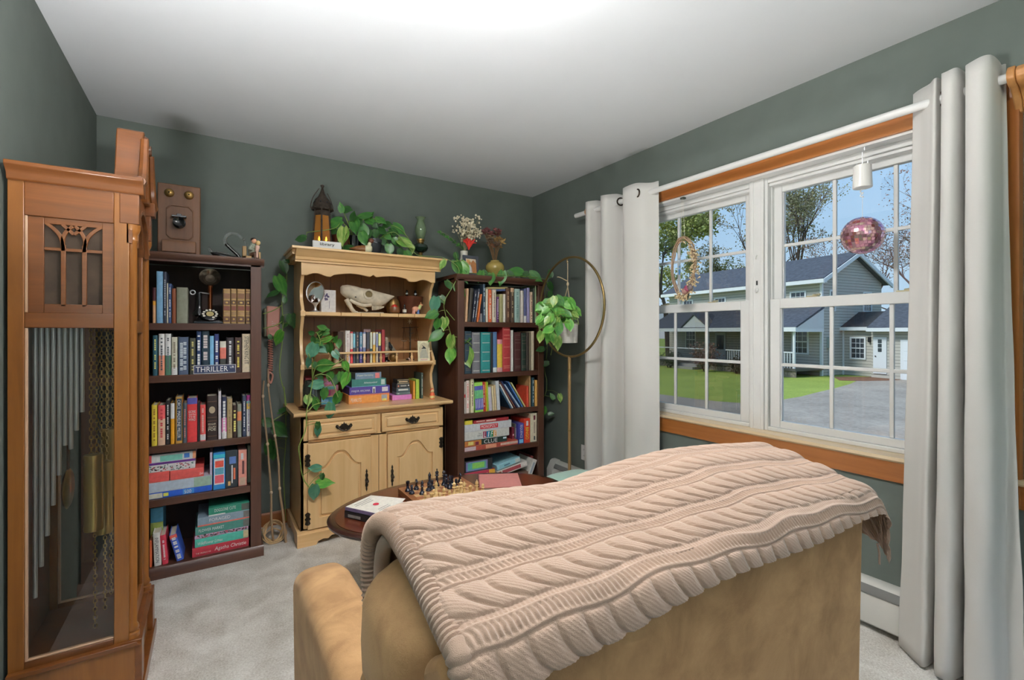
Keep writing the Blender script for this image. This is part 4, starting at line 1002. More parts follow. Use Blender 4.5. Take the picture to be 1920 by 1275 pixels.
# ------------------------------------------------------------------ cable-knit blanket
def blanket():
    NU, NV = 1120, 430
    prof = np.array([(0.678, 0.83), (0.69, 0.87), (0.697, 0.92), (0.682, 0.962), (0.645, 0.987), (0.60, 0.998), (0.55, 0.993), (0.50, 0.981), (0.455, 0.968), (0.418, 0.957), (0.396, 0.949), (0.386, 0.932), (0.383, 0.915)])
    def dense(P, n):
        out = []
        m = len(P) - 1
        for k in range(n):
            t = k / (n - 1) * m; i = min(int(t), m - 1); u = t - i
            p0, p1, p2, p3 = P[max(i - 1, 0)], P[i], P[i + 1], P[min(i + 2, m)]
            out.append(0.5 * (2 * p1 + (p2 - p0) * u + (2 * p0 - 5 * p1 + 4 * p2 - p3) * u * u + (3 * p1 - p0 - 3 * p2 + p3) * u ** 3))
        return np.array(out)
    Q = dense(prof, 400)
    sl = np.concatenate([[0], np.cumsum(np.linalg.norm(np.diff(Q, axis=0), axis=1))])
    tot = sl[-1]
    pv = np.linspace(0, tot, NV)
    yy = np.interp(pv, sl, Q[:, 0]); zz = np.interp(pv, sl, Q[:, 1])
    xlen = 1.008
    us = np.linspace(0, xlen, NU)
    # across: slight lip at the left edge, flat, then bending down over the right side
    xq = np.zeros(NU); dzq = np.zeros(NU)
    rb = 0.042; xf = 0.192; xr = 1.068
    flat = xr - xf
    for i, u in enumerate(us):
        if u < flat: xq[i] = xf + u
        else:
            a = min((u - flat) / rb, 1.5)
            xq[i] = xr + rb * math.sin(a); dzq[i] = -rb * (1 - math.cos(a))
            if (u - flat) / rb > 1.5:
                r = (u - flat) - 1.5 * rb
                xq[i] += r * math.cos(1.5); dzq[i] -= r * math.sin(1.5)
        if u < 0.03: dzq[i] -= 0.010 * (1 - u / 0.03) ** 2
    U, V = np.meshgrid(us, pv)            # rows = along profile
    X = np.tile(xq, (NV, 1)); Y = np.tile(yy[:, None], (1, NU)); Z = zz[:, None] + dzq[None, :]
    # soft undulation of the cushions beneath, sagging hem
    Z = Z - 0.011 * np.exp(-((X - 0.50) / 0.09) ** 2) * np.exp(-((Y - 0.60) / 0.12) ** 2) + 0.005 * np.sin(X * 9.0 + 0.5) * np.clip((Y - 0.42) / 0.1, 0, 1) - 0.018 * np.clip((X - 0.75) / 0.35, 0, 1)
    hem = np.clip((0.40 - Y) / 0.02, 0, 1)
    Z = Z - hem * (0.028 * np.clip((0.32 - X) / 0.16, 0, 1) ** 1.5 - 0.006 * np.sin(X * 14))
    Xs, Ys, Zs = X, Y, Z
    # knit relief along the normal
    p = tot - V + 0.030 * (U - 0.1) + 0.003 * np.sin(U * 17) + 0.002 * np.sin(U * 41)
    per = 0.066
    t = np.mod(p + 0.012, per)
    H = np.zeros_like(p)
    rib = 0.5 + 0.5 * np.cos(U * 2 * np.pi / 0.0056 + 0.7 * np.sin(p * 2 * np.pi / 0.0042))
    H += 0.0009 * rib
    q = (t - 0.026) / 0.0205
    inc = np.abs(q) < 1
    L = 0.036
    sh = 1.05 * L * ((1 - np.clip(q, -1, 1)) / 2) ** 2.2
    row = np.floor((p + 0.012) / per)
    ph = np.mod((U - sh) / L + 0.37 * row, 1.0)
    lobe = np.clip(ph / 0.14, 0, 1) ** 0.7 * np.clip((1 - ph) / 0.30, 0, 1) ** 0.55
    skew = 0.72 + 0.28 * np.sin(np.pi * ph)
    cab = 0.0066 * lobe * skew * np.sqrt(np.clip(1 - q ** 2, 0, 1)) ** 0.7 + 0.00035 * np.cos((U * 0.7 + p) * 2 * np.pi / 0.0045)
    H = np.where(inc, cab + 0.0005, H)
    d = t - 0.056
    lad = 0.0030 * np.exp(-((np.abs(d) - 0.0062) / 0.0018) ** 2)
    bar = 0.0026 * (np.abs(d) < 0.0048) * (0.5 + 0.5 * np.cos(U * 2 * np.pi / 0.0075 + 2 * d / 0.006))
    H = np.where(np.abs(d) < 0.0092, np.maximum(lad, bar), H)
    edge = np.clip(U / 0.012, 0, 1)
    H = H * edge
    dXu = np.gradient(Xs, axis=1); dYu = np.gradient(Ys, axis=1); dZu = np.gradient(Zs, axis=1)
    dXv = np.gradient(Xs, axis=0); dYv = np.gradient(Ys, axis=0); dZv = np.gradient(Zs, axis=0)
    nx = dYu * dZv - dZu * dYv; ny = dZu * dXv - dXu * dZv; nz = dXu * dYv - dYu * dXv
    ln = np.sqrt(nx ** 2 + ny ** 2 + nz ** 2) + 1e-12
    s = np.where(nz.mean() < 0, -1.0, 1.0)
    nx, ny, nz = s * nx / ln, s * ny / ln, s * nz / ln
    off = 0.009 + H
    P = np.stack([Xs + nx * off, Ys + ny * off, Zs + nz * off], -1).reshape(-1, 3)
    org = np.array((0.63, 0.55, 1.0))
    me = bpy.data.meshes.new('knit_panel')
    nvt = NU * NV; nf = (NU - 1) * (NV - 1)
    idx = np.arange(nvt).reshape(NV, NU)
    F = np.stack([idx[:-1, :-1], idx[:-1, 1:], idx[1:, 1:], idx[1:, :-1]], -1).reshape(-1)
    me.vertices.add(nvt); me.vertices.foreach_set('co', (P - org).astype(np.float32).reshape(-1))
    me.loops.add(nf * 4); me.loops.foreach_set('vertex_index', F.astype(np.int32))
    me.polygons.add(nf); me.polygons.foreach_set('loop_start', np.arange(0, nf * 4, 4, dtype=np.int32))
    me.update(calc_edges=True); me.validate(); me.shade_smooth()
    mk = mat('knit_wool', (178, 150, 131), 0.92, var=0.07, scale=14, bump=0.35, bscale=900, sheen=0.35)
    me.materials.append(mk)
    root = thing('knit_blanket', 'pinkish beige cable-knit blanket draped over the recliner back', 'blanket', tuple(org))
    o = bpy.data.objects.new('knit_panel', me); COL.objects.link(o); o.parent = root
    # ribbed border rolled along the left edge
    b = MB(); path = []; rr = []
    K = 210
    for k in range(K):
        i = int(k / (K - 1) * (NV - 1))
        path.append((xq[0] + 0.004 - org[0], yy[i] - org[1] + 0.0, Zs[i, 0] + 0.004 - org[2])); rr.append(0.0135 + 0.0016 * math.cos(k * 2.1))
    b.tube(path, rr, 14); b.obj('ribbed_border', mk, root)
    b = MB()   # folded under-layer seen at the left end
    def under(u, v):
        i = int(v * (NV - 1)); x = 0.205 + u * 0.83
        return (x - org[0], yy[i] - org[1] + (0.006 if v < 0.5 else 0.0), Zs[i, min(NU - 1, int((x - 0.192) / xlen * (NU - 1)))] + 0.001 - org[2])
    b.grid(under, 30, 60); b.obj('folded_under_layer', mk, root)
    b = MB()
    pth = []
    for k in range(90):
        a = k / 89.0
        i = int(a * (NV * 0.62)); pth.append((0.206 - org[0], yy[i] - org[1] - 0.022, Zs[i, 60] - 0.02 - org[2]))
    b.tube(pth, 0.0115, 12); b.obj('inner_fold', mk, root)
    b = MB()
    b.tube([(1.110 - org[0], 0.392 - org[1], 0.83 - org[2]), (1.114 - org[0], 0.39 - org[1], 0.81 - org[2]), (1.109 - org[0], 0.388 - org[1], 0.79 - org[2])], 0.002, 5)
    b.tube([(0.185 - org[0], 0.374 - org[1], 0.895 - org[2]), (0.187 - org[0], 0.368 - org[1], 0.86 - org[2]), (0.184 - org[0], 0.366 - org[1], 0.83 - org[2])], 0.0024, 5)
    b.obj('loose_yarn_end', mk, root)
blanket()

# ------------------------------------------------------------------ measured tables: (x, y of spine, width, height, colour, description, extras)
L1 = dict(z=1.294, where='on top shelf of clock-side bookcase', group='books on the shelf with the candlestick telephone', books=[
     (-0.2535, 2.985, 0.0118, 0.181, (196, 150, 110), 'thin cream and maroon book', {'bands': [(0.62, 1, (74, 34, 40)), (0.5, 0.62, (226, 150, 50))]}),
     (-0.231, 2.985, 0.0268, 0.264, (112, 156, 190), 'tall light blue book', {}),
     (-0.2095, 2.985, 0.0138, 0.263, (44, 50, 66), 'tall navy book', {'marks': (150, 160, 170)}),
     (-0.199, 2.985, 0.0048, 0.206, (206, 200, 180), 'thin cream booklet', {}),
     (-0.189, 2.985, 0.0128, 0.204, (52, 74, 116), 'slim navy book', {'marks': (220, 224, 230)}),
     (-0.172, 2.985, 0.0168, 0.18, (122, 66, 40), 'rust brown cloth book', {}),
     (-0.137, 2.985, 0.0468, 0.187, (120, 122, 106), 'thick faded grey green book', {}),
     (0.0615, 2.985, 0.0338, 0.19, (150, 120, 84), 'first antique brown leather volume', {'ornate': 1}),
     (0.094, 2.985, 0.0268, 0.192, (146, 116, 80), 'second antique brown leather volume', {'ornate': 1}),
     (0.129, 2.985, 0.0368, 0.192, (150, 118, 80), 'third antique brown leather volume', {'ornate': 1}),
     (0.163, 2.985, 0.0248, 0.193, (126, 96, 66), 'fourth antique brown leather volume at the right end', {'ornate': 1}),
])
L2 = dict(z=1.026, where='on second shelf of clock-side bookcase', group='novels on the thriller shelf', books=[
     (-0.329, 2.985, 0.0348, 0.189, (40, 60, 84), 'navy book seen through the clock glass', {'marks': (230, 232, 236)}),
     (-0.2495, 2.985, 0.0198, 0.205, (46, 86, 100), 'teal book', {'marks': (214, 206, 120)}),
     (-0.223, 2.985, 0.0248, 0.213, (222, 226, 226), 'white and orange book', {'bands': [(0, 0.48, (214, 140, 112))], 'marks': (70, 80, 90)}),
     (-0.1965, 2.985, 0.0238, 0.213, (222, 224, 220), 'white and green book', {'bands': [(0, 0.48, (70, 112, 92))], 'marks': (80, 90, 96)}),
     (-0.17, 2.985, 0.0248, 0.196, (200, 198, 180), 'cream book', {'bands': [(0.0, 0.2, (216, 216, 210))], 'marks': (120, 110, 90)}),
     (-0.132, 2.985, 0.0428, 0.196, (74, 88, 112), 'thick slate blue book', {'marks2': (196, 206, 220)}),
     (-0.092, 2.985, 0.0268, 0.19, (66, 68, 60), 'charcoal olive book', {'marks': (200, 190, 120)}),
     (-0.065, 2.985, 0.0208, 0.227, (36, 58, 98), 'navy book with bold white lettering', {'marks': (236, 238, 240), 'bold': 1}),
     (-0.0355, 2.985, 0.0338, 0.228, (38, 56, 70), 'dark teal thick book', {'marks': (200, 190, 190), 'bold': 1}),
     (-0.007, 2.985, 0.0188, 0.201, (120, 176, 216), 'sky blue book', {}),
     (0.0155, 2.985, 0.0198, 0.211, (52, 62, 112), 'indigo book', {'marks': (220, 226, 240), 'bold': 1}),
     (0.044, 2.985, 0.0288, 0.172, (60, 62, 60), 'short black and coral book', {'bands': [(0.45, 0.8, (222, 120, 104)), (0.8, 1, (206, 204, 190))]}),
     (0.0775, 2.985, 0.0338, 0.192, (52, 48, 52), 'charcoal book', {'marks': (224, 224, 224)}),
     (0.1155, 2.985, 0.0318, 0.192, (64, 46, 44), 'dark brown book with yellow lettering', {'marks': (210, 196, 90)}),
     (0.155, 2.985, 0.0408, 0.212, (206, 190, 164), 'cream horror novel', {'text': [('STEPHEN KING', (40, 38, 36), 0.34, 0.93), ('IT', (30, 30, 30), 0.2, 0.3)]}),
])
L3 = dict(z=0.669, where='on third shelf of clock-side bookcase', group='novels on the third shelf', books=[
     (-0.3315, 2.985, 0.0298, 0.237, (150, 50, 70), 'crimson book seen through the clock glass', {'marks': (230, 220, 220)}),
     (-0.253, 2.985, 0.0228, 0.207, (226, 190, 66), 'yellow book', {'marks': (150, 110, 40)}),
     (-0.2235, 2.985, 0.0298, 0.204, (214, 92, 92), 'red and cream book', {'bands': [(0, 0.66, (226, 178, 150))], 'marks': (190, 60, 70)}),
     (-0.1975, 2.985, 0.0178, 0.227, (38, 36, 38), 'black book', {'marks': (214, 214, 210)}),
     (-0.178, 2.985, 0.0168, 0.211, (236, 150, 40), 'orange and white book', {'bands': [(0.62, 1, (226, 228, 232))]}),
     (-0.151, 2.985, 0.0288, 0.24, (196, 150, 74), 'mustard and navy novel', {'inset': (52, 66, 86), 'text': [('CIRCE  MADELINE MILLER', (226, 228, 226), 0.12, 0.94)]}),
     (-0.1255, 2.985, 0.0178, 0.208, (70, 80, 88), 'slate grey book', {'marks': (190, 120, 110)}),
     (-0.094, 2.985, 0.0428, 0.232, (206, 62, 64), 'thick red and blue novel', {'bands': [(0.86, 1, (86, 84, 160))], 'hlines': [('GONE', (240, 236, 236), 0.66, 0.72), ('WITH', (240, 236, 236), 0.6, 0.645), ('THE', (240, 236, 236), 0.55, 0.59), ('WIND', (240, 236, 236), 0.48, 0.54)]}),
     (-0.066, 2.985, 0.0088, 0.202, (42, 34, 38), 'thin black book', {}),
     (-0.047, 2.985, 0.0248, 0.192, (224, 86, 84), 'coral book', {'bands': [(0.02, 0.18, (234, 220, 214))], 'marks': (240, 180, 170)}),
     (-0.0055, 2.985, 0.0478, 0.237, (50, 38, 36), 'black leather storybook', {'ornate': 2, 'hlines': [('EDGAR', (206, 196, 170), 0.34, 0.38), ('ALLAN', (206, 196, 170), 0.28, 0.32), ('POE', (226, 216, 190), 0.21, 0.27)]}),
     (0.029, 2.985, 0.0128, 0.258, (212, 206, 232), 'tall thin lavender book', {}),
     (0.0495, 2.985, 0.0218, 0.227, (44, 50, 78), 'navy book with pink and white lettering', {'bands': [(0, 0.16, (226, 222, 236)), (0.16, 0.5, (222, 120, 176))], 'marks': (238, 236, 244), 'bold': 1}),
     (0.075, 2.985, 0.0248, 0.215, (158, 140, 104), 'olive tan book', {'marks': (130, 110, 76)}),
     (0.099, 2.985, 0.0188, 0.177, (56, 40, 36), 'small black book with yellow panels', {'marks': (226, 206, 120), 'bold': 1}),
     (0.121, 2.985, 0.0208, 0.181, (128, 132, 120), 'grey green paperback', {'bands': [(0.5, 0.78, (210, 130, 90))]}),
     (0.1445, 2.985, 0.0178, 0.226, (58, 66, 88), 'slim navy book', {'marks': (214, 218, 226)}),
     (0.1655, 2.985, 0.0198, 0.228, (226, 222, 232), 'white book with bright splashes', {'bands': [(0.66, 0.8, (236, 180, 90)), (0.8, 0.86, (120, 200, 190)), (0.86, 1, (150, 50, 120))], 'marks': (130, 110, 140)}),
])
R1 = dict(z=1.32, where='on top shelf of window-side bookcase', group='books on top shelf near the hoop stand', books=[
     (1.5185, 2.985, 0.0178, 0.238, (196, 156, 120), 'tan book', {'tilt': 3}),
     (1.5445, 2.985, 0.0258, 0.241, (54, 50, 44), 'dark book', {'tilt': 5}),
     (1.57, 2.985, 0.0148, 0.225, (40, 44, 58), 'navy book with white lettering', {'tilt': 7, 'marks': (230, 230, 230)}),
     (1.59, 2.985, 0.0128, 0.241, (58, 64, 80), 'second navy book', {'tilt': 8, 'marks': (214, 214, 214)}),
     (1.6105, 2.985, 0.0118, 0.204, (206, 110, 54), 'orange booklet', {'tilt': 9}),
     (1.664, 2.985, 0.0188, 0.276, (52, 70, 88), 'tall slate blue book', {'marks': (200, 206, 210)}),
     (1.6875, 2.985, 0.0158, 0.242, (226, 206, 190), 'cream book', {}),
     (1.7135, 2.985, 0.0278, 0.24, (206, 98, 58), 'orange red book', {'marks': (240, 214, 196)}),
     (1.7495, 2.985, 0.0338, 0.241, (206, 194, 176), 'beige book', {'marks': (120, 104, 96)}),
     (1.78, 2.985, 0.0188, 0.189, (92, 48, 100), 'purple book', {'marks': (230, 220, 230)}),
     (1.8095, 2.985, 0.0318, 0.21, (150, 146, 104), 'olive book', {}),
     (1.838, 2.985, 0.0208, 0.211, (228, 206, 194), 'pale pink book', {}),
     (1.8695, 2.985, 0.0338, 0.258, (92, 64, 48), 'brown ornate book', {'marks': (170, 140, 110)}),
     (1.908, 2.985, 0.0308, 0.261, (76, 60, 48), 'dark brown book', {'bands': [(0.88, 1, (186, 150, 120))], 'marks': (170, 150, 120)}),
     (1.9525, 2.985, 0.0478, 0.257, (150, 174, 168), 'pale teal thick book', {'marks': (110, 140, 136)}),
     (1.9975, 2.985, 0.0258, 0.245, (204, 196, 186), 'grey white book', {}),
     (2.026, 2.985, 0.0228, 0.26, (86, 92, 130), 'blue book', {'bands': [(0, 0.2, (220, 220, 220))]}),
     (2.0545, 2.985, 0.0258, 0.269, (146, 142, 180), 'lavender book', {}),
     (2.084, 2.985, 0.0228, 0.239, (212, 190, 160), 'small cream book', {'marks': (120, 60, 60)}),
     (2.107, 2.985, 0.0148, 0.267, (52, 60, 50), 'dark green book', {}),
     (2.125, 2.985, 0.0128, 0.293, (140, 160, 120), 'pale green book', {}),
     (2.142, 2.985, 0.0148, 0.206, (136, 84, 62), 'rust book at the right end', {}),
])
R2 = dict(z=0.95, where='on second shelf of window-side bookcase', group='volumes on the second shelf', books=[
     (1.534, 2.985, 0.0528, 0.304, (42, 62, 74), 'dark teal volume', {'ornate': 3}),
     (1.598, 2.985, 0.0648, 0.296, (112, 112, 118), 'grey volume with silver bands', {'ornate': 4}),
     (1.677, 2.985, 0.0788, 0.296, (44, 132, 130), 'bright teal volume with silver bands', {'ornate': 4}),
     (1.7285, 2.985, 0.0178, 0.292, (36, 34, 38), 'thin black book', {}),
     (1.756, 2.985, 0.0328, 0.298, (80, 112, 156), 'blue picture book', {'bands': [(0, 0.12, (206, 214, 226))]}),
     (1.7975, 2.985, 0.0438, 0.242, (222, 180, 70), 'yellow and pink paperback', {'bands': [(0.86, 1, (222, 140, 150)), (0, 0.14, (226, 160, 160))]}),
     (1.8555, 2.985, 0.0678, 0.34, (164, 54, 56), 'tall red encyclopedia volume', {'ornate': 5}),
     (1.9075, 2.985, 0.0178, 0.312, (222, 216, 206), 'thin white book', {}),
     (1.9555, 2.985, 0.0598, 0.296, (74, 38, 38), 'maroon leather volume', {'ornate': 3}),
     (2.012, 2.985, 0.0408, 0.288, (40, 54, 46), 'dark green leather volume', {'ornate': 3}),
     (2.049, 2.985, 0.0228, 0.292, (58, 50, 44), 'dark brown book', {}),
     (2.0715, 2.985, 0.0138, 0.296, (124, 112, 94), 'grey brown book', {}),
     (2.096, 2.985, 0.0268, 0.304, (200, 188, 164), 'cream book at the right end', {}),
])
R3 = dict(z=0.668, where='on third shelf of window-side bookcase', group='books on the third shelf near the hoop stand', books=[
     (1.5085, 2.985, 0.0078, 0.225, (222, 214, 204), 'thin white magazine', {'bands': [(0.5, 0.6, (200, 60, 60))]}),
     (1.53, 2.985, 0.0268, 0.233, (216, 196, 186), 'pinkish white book', {'marks': (210, 130, 120)}),
     (1.567, 2.985, 0.0268, 0.245, (222, 206, 170), 'cream book', {'marks': (110, 90, 80)}),
     (1.6665, 2.985, 0.0218, 0.216, (180, 52, 46), 'red book', {'tilt': -2, 'marks': (226, 180, 170)}),
     (1.684, 2.985, 0.0088, 0.215, (234, 160, 50), 'thin orange book', {'tilt': -2}),
     (1.697, 2.985, 0.0108, 0.214, (164, 196, 60), 'thin lime book', {'tilt': -2}),
     (1.7205, 2.985, 0.0278, 0.174, (186, 180, 190), 'lavender grey book', {'tilt': -4}),
     (1.746, 2.985, 0.0148, 0.18, (214, 198, 160), 'small cream book', {'tilt': -4}),
     (1.7645, 2.985, 0.0158, 0.187, (204, 180, 140), 'beige book', {'tilt': -4}),
     (1.7895, 2.985, 0.0278, 0.217, (190, 194, 198), 'tall pale grey book', {'tilt': -4}),
     (2.0495, 2.985, 0.0198, 0.161, (196, 74, 52), 'red orange book', {}),
     (2.0705, 2.985, 0.0158, 0.24, (180, 142, 96), 'tall tan book', {}),
     (2.1, 2.985, 0.0228, 0.224, (44, 74, 84), 'dark teal book', {'marks': (190, 200, 200)}),
     (2.1295, 2.985, 0.0238, 0.202, (226, 160, 86), 'orange book at the right end', {}),
])
R3L = dict(z=0.668, where='slanting on third shelf of window-side bookcase', group='slanting picture books', books=[
     (1.9, 2.99, 0.011, 0.1882, (52, 86, 116), 'blue picture book', {'tilt': -31.7, 'lean': 1}),
     (1.916, 2.99, 0.011, 0.2159, (220, 218, 210), 'white book', {'tilt': -31.6, 'lean': 1}),
     (1.938, 2.99, 0.011, 0.2402, (110, 66, 58), 'brown book', {'tilt': -33.6, 'lean': 1}),
     (1.96, 2.99, 0.011, 0.2527, (46, 54, 92), 'navy book', {'tilt': -35.0, 'lean': 1}),
     (1.977, 2.99, 0.011, 0.226, (170, 190, 214), 'pale blue book', {'tilt': -36.4, 'lean': 1}),
     (2.007, 2.99, 0.011, 0.2391, (72, 116, 174), 'sky blue storybook', {'tilt': -33.2, 'lean': 1}),
     (2.029, 2.99, 0.011, 0.2274, (206, 200, 140), 'yellow green book', {'tilt': -33.3, 'lean': 1}),
])
H2 = dict(z=1.046, where='on the gallery shelf of the hutch', group='small books behind the gallery rail', books=[
     (0.727, 3.1, 0.0288, 0.211, (224, 206, 200), 'tall white and pink book', {'bands': [(0, 0.22, (196, 198, 204))], 'marks': (190, 170, 166)}),
     (0.7515, 3.1, 0.0158, 0.204, (204, 70, 76), 'red and white paperback', {'bands': [(0.45, 0.95, (214, 206, 200))]}),
     (0.7685, 3.1, 0.0138, 0.201, (70, 80, 90), 'light blue paperback', {'bands': [(0.5, 0.95, (130, 190, 206))]}),
     (0.789, 3.1, 0.0188, 0.202, (72, 78, 82), 'charcoal paperback', {'marks': (190, 150, 130)}),
     (0.811, 3.1, 0.0168, 0.202, (90, 84, 150), 'violet and blue paperback', {'bands': [(0.5, 0.98, (96, 142, 168))], 'marks': (230, 230, 240)}),
     (0.8325, 3.1, 0.0198, 0.201, (112, 124, 160), 'periwinkle and white paperback', {'bands': [(0.5, 0.95, (214, 206, 204))]}),
     (0.857, 3.1, 0.0208, 0.202, (104, 66, 56), 'black and rust paperback', {'bands': [(0.45, 0.99, (66, 70, 80))]}),
     (0.8775, 3.1, 0.0138, 0.2, (206, 206, 180), 'cream paperback', {'bands': [(0.36, 0.46, (60, 80, 84))]}),
     (0.897, 3.1, 0.0168, 0.202, (222, 168, 82), 'amber and white paperback', {'bands': [(0.58, 0.98, (228, 222, 206))]}),
     (0.916, 3.1, 0.0128, 0.201, (206, 196, 170), 'grey and cream paperback', {'bands': [(0.5, 0.94, (140, 146, 176))]}),
     (0.934, 3.1, 0.0168, 0.202, (84, 74, 92), 'dark purple paperback', {'bands': [(0.55, 0.95, (230, 214, 140))]}),
     (0.958, 3.1, 0.0228, 0.218, (150, 54, 56), 'tall red book', {}),
     (0.699, 3.16, 0.0408, 0.204, (70, 52, 42), 'thick dark brown book', {}),
])
L4 = dict(where='piled on fourth shelf of clock-side bookcase', group='piled boxes on the fourth shelf', boxes=[
     (-0.311, -0.006, 0.397, 0.031, 2.985, 0.24, (40, 92, 196), 'blue puzzle box at the bottom', {'panels': [(0.58, 0.74, 0.1, 0.95, (66, 140, 210)), (0.0, 0.3, 0.1, 0.9, (206, 206, 190)), (0.31, 0.38, 0.25, 0.8, (240, 224, 90))], 'text': [('500', (240, 244, 250), 0.6, 0.7, 0.2, 0.8)]}),
     (-0.311, -0.007, 0.4286, 0.051, 2.985, 0.25, (176, 190, 204), 'pale blue and sage puzzle box', {'panels': [(0.74, 1, 0.0, 1, (150, 176, 160))]}),
     (-0.189, -0.042, 0.4802, 0.048, 2.985, 0.24, (226, 92, 86), 'long coral game box', {'text': [('Quirk', (246, 226, 220), 0.86, 0.98, 0.2, 0.5)]}),
     (-0.311, -0.191, 0.4802, 0.051, 2.985, 0.24, (222, 90, 84), 'short coral game box', {}),
     (-0.312, -0.08, 0.5288, 0.052, 2.99, 0.22, (228, 224, 226), 'white patterned game box with a purple lid edge', {'panels': [(0, 1, 0.78, 1, (96, 50, 130))], 'speckle': 1}),
     (-0.312, -0.077, 0.5814, 0.039, 2.99, 0.22, (206, 222, 232), 'white and sky blue picture game box', {'panels': [(0.35, 0.75, 0.05, 0.8, (120, 190, 176)), (0.78, 0.88, 0.2, 0.8, (60, 110, 180)), (0.94, 1, 0.0, 1, (220, 150, 110)), (0, 0.2, 0.0, 1, (214, 80, 84))]}),
])
L4B = dict(where='on fourth shelf of clock-side bookcase', group='upright game boxes on the fourth shelf', boxes=[
     (-0.001, 0.055, 0.397, 0.197, 2.985, 0.2, (40, 128, 196), 'upright picture game box with cyan label', {'vertical': 1, 'panels': [(0.02, 0.98, 0.88, 0.98, (60, 176, 196)), (0.08, 0.92, 0.14, 0.86, (236, 236, 240)), (0.16, 0.86, 0.62, 0.8, (214, 84, 70)), (0.14, 0.88, 0.42, 0.6, (96, 160, 180)), (0.14, 0.88, 0.18, 0.4, (214, 96, 110))]}),
     (0.056, 0.114, 0.397, 0.2, 2.985, 0.2, (48, 56, 62), 'upright charcoal game box', {'vertical': 1, 'panels': [(0.3, 0.85, 0.66, 0.86, (90, 120, 180)), (0.48, 0.58, 0.12, 0.62, (226, 222, 214)), (0.64, 0.8, 0.22, 0.54, (226, 112, 80)), (0.2, 0.4, 0.06, 0.18, (214, 170, 110))]}),
     (0.116, 0.157, 0.397, 0.196, 2.985, 0.2, (222, 144, 130), 'upright salmon game box', {'vertical': 1, 'panels': [(0.3, 0.6, 0.76, 0.94, (230, 210, 226)), (0.44, 0.7, 0.34, 0.72, (96, 60, 60)), (0.15, 0.85, 0.02, 0.24, (186, 160, 140))]}),
     (-0.016, -0.004, 0.397, 0.201, 3.0, 0.19, (206, 190, 214), 'thin white and purple activity book', {'vertical': 1}),
     (0.162, 0.177, 0.397, 0.209, 3.03, 0.2, (96, 110, 92), 'thin grey green box at the right end', {'vertical': 1}),
])
L5 = dict(where='on bottom shelf of clock-side bookcase', group='piled puzzle boxes on the bottom shelf', boxes=[
     (-0.095, 0.168, 0.056, 0.049, 2.985, 0.25, (178, 52, 66), 'red puzzle box at the bottom', {'text': [('THE WORLD OF', (236, 200, 196), 0.06, 0.32, 0.28, 0.44), ('Agatha Christie', (244, 228, 220), 0.38, 0.94, 0.2, 0.72)]}),
     (-0.083, 0.165, 0.1056, 0.044, 2.985, 0.25, (80, 178, 160), 'turquoise puzzle box with a flowery edge', {'panels': [(0.9, 1, 0.1, 1, (190, 180, 140))], 'text': [('Wildflower Limes', (238, 246, 242), 0.04, 0.5, 0.25, 0.62)]}),
     (-0.084, 0.165, 0.1502, 0.018, 2.985, 0.25, (190, 160, 190), 'lilac flowery puzzle lid', {'speckle': 1}),
     (-0.081, 0.17, 0.1688, 0.044, 2.985, 0.25, (72, 132, 122), 'green flower market puzzle box', {'panels': [(0.88, 1, 0.1, 0.9, (100, 104, 100))], 'text': [('FLOWER MARKET', (232, 240, 236), 0.06, 0.52, 0.35, 0.7)]}),
     (-0.071, 0.17, 0.2134, 0.046, 2.985, 0.25, (128, 148, 164), 'slate blue foraging puzzle box', {'panels': [(0, 1, 0.0, 0.16, (214, 110, 96)), (0.88, 1, 0.2, 0.95, (110, 108, 104))], 'text': [('FORAGED', (214, 224, 228), 0.22, 0.62, 0.4, 0.75)]}),
     (-0.022, 0.17, 0.26, 0.043, 2.985, 0.25, (48, 132, 110), 'deep green puzzle box on top', {'panels': [(0.8, 1, 0.1, 0.9, (90, 94, 88)), (0, 0.4, 0.0, 0.14, (222, 222, 214))], 'text': [('DOGGONE CUTE', (238, 242, 236), 0.14, 0.66, 0.42, 0.8)]}),
])
L5B = dict(z=0.056, where='on bottom shelf of clock-side bookcase', group='books on the bottom shelf by the clock', books=[
     (-0.268, 2.985, 0.0088, 0.134, (222, 100, 60), 'thin orange book', {}),
     (-0.2385, 2.985, 0.0298, 0.168, (214, 212, 208), 'white paperback', {'text': [('INFLAMMATION', (90, 90, 96), 0.1, 0.86)], 'tilt': -2}),
     (-0.208, 2.985, 0.0248, 0.15, (200, 60, 80), 'red paperback', {'marks': (236, 190, 196), 'tilt': -4}),
     (-0.145, 2.985, 0.0308, 0.143, (62, 96, 190), 'blue and red cartoon book', {'tilt': -13, 'marks': (238, 232, 226), 'bold': 1, 'bands': [(0.86, 1, (220, 96, 84))]}),
     (-0.25, 3.075, 0.0528, 0.269, (86, 160, 196), 'tall blue and green picture book', {'bands': [(0, 0.72, (140, 156, 80))]}),
])
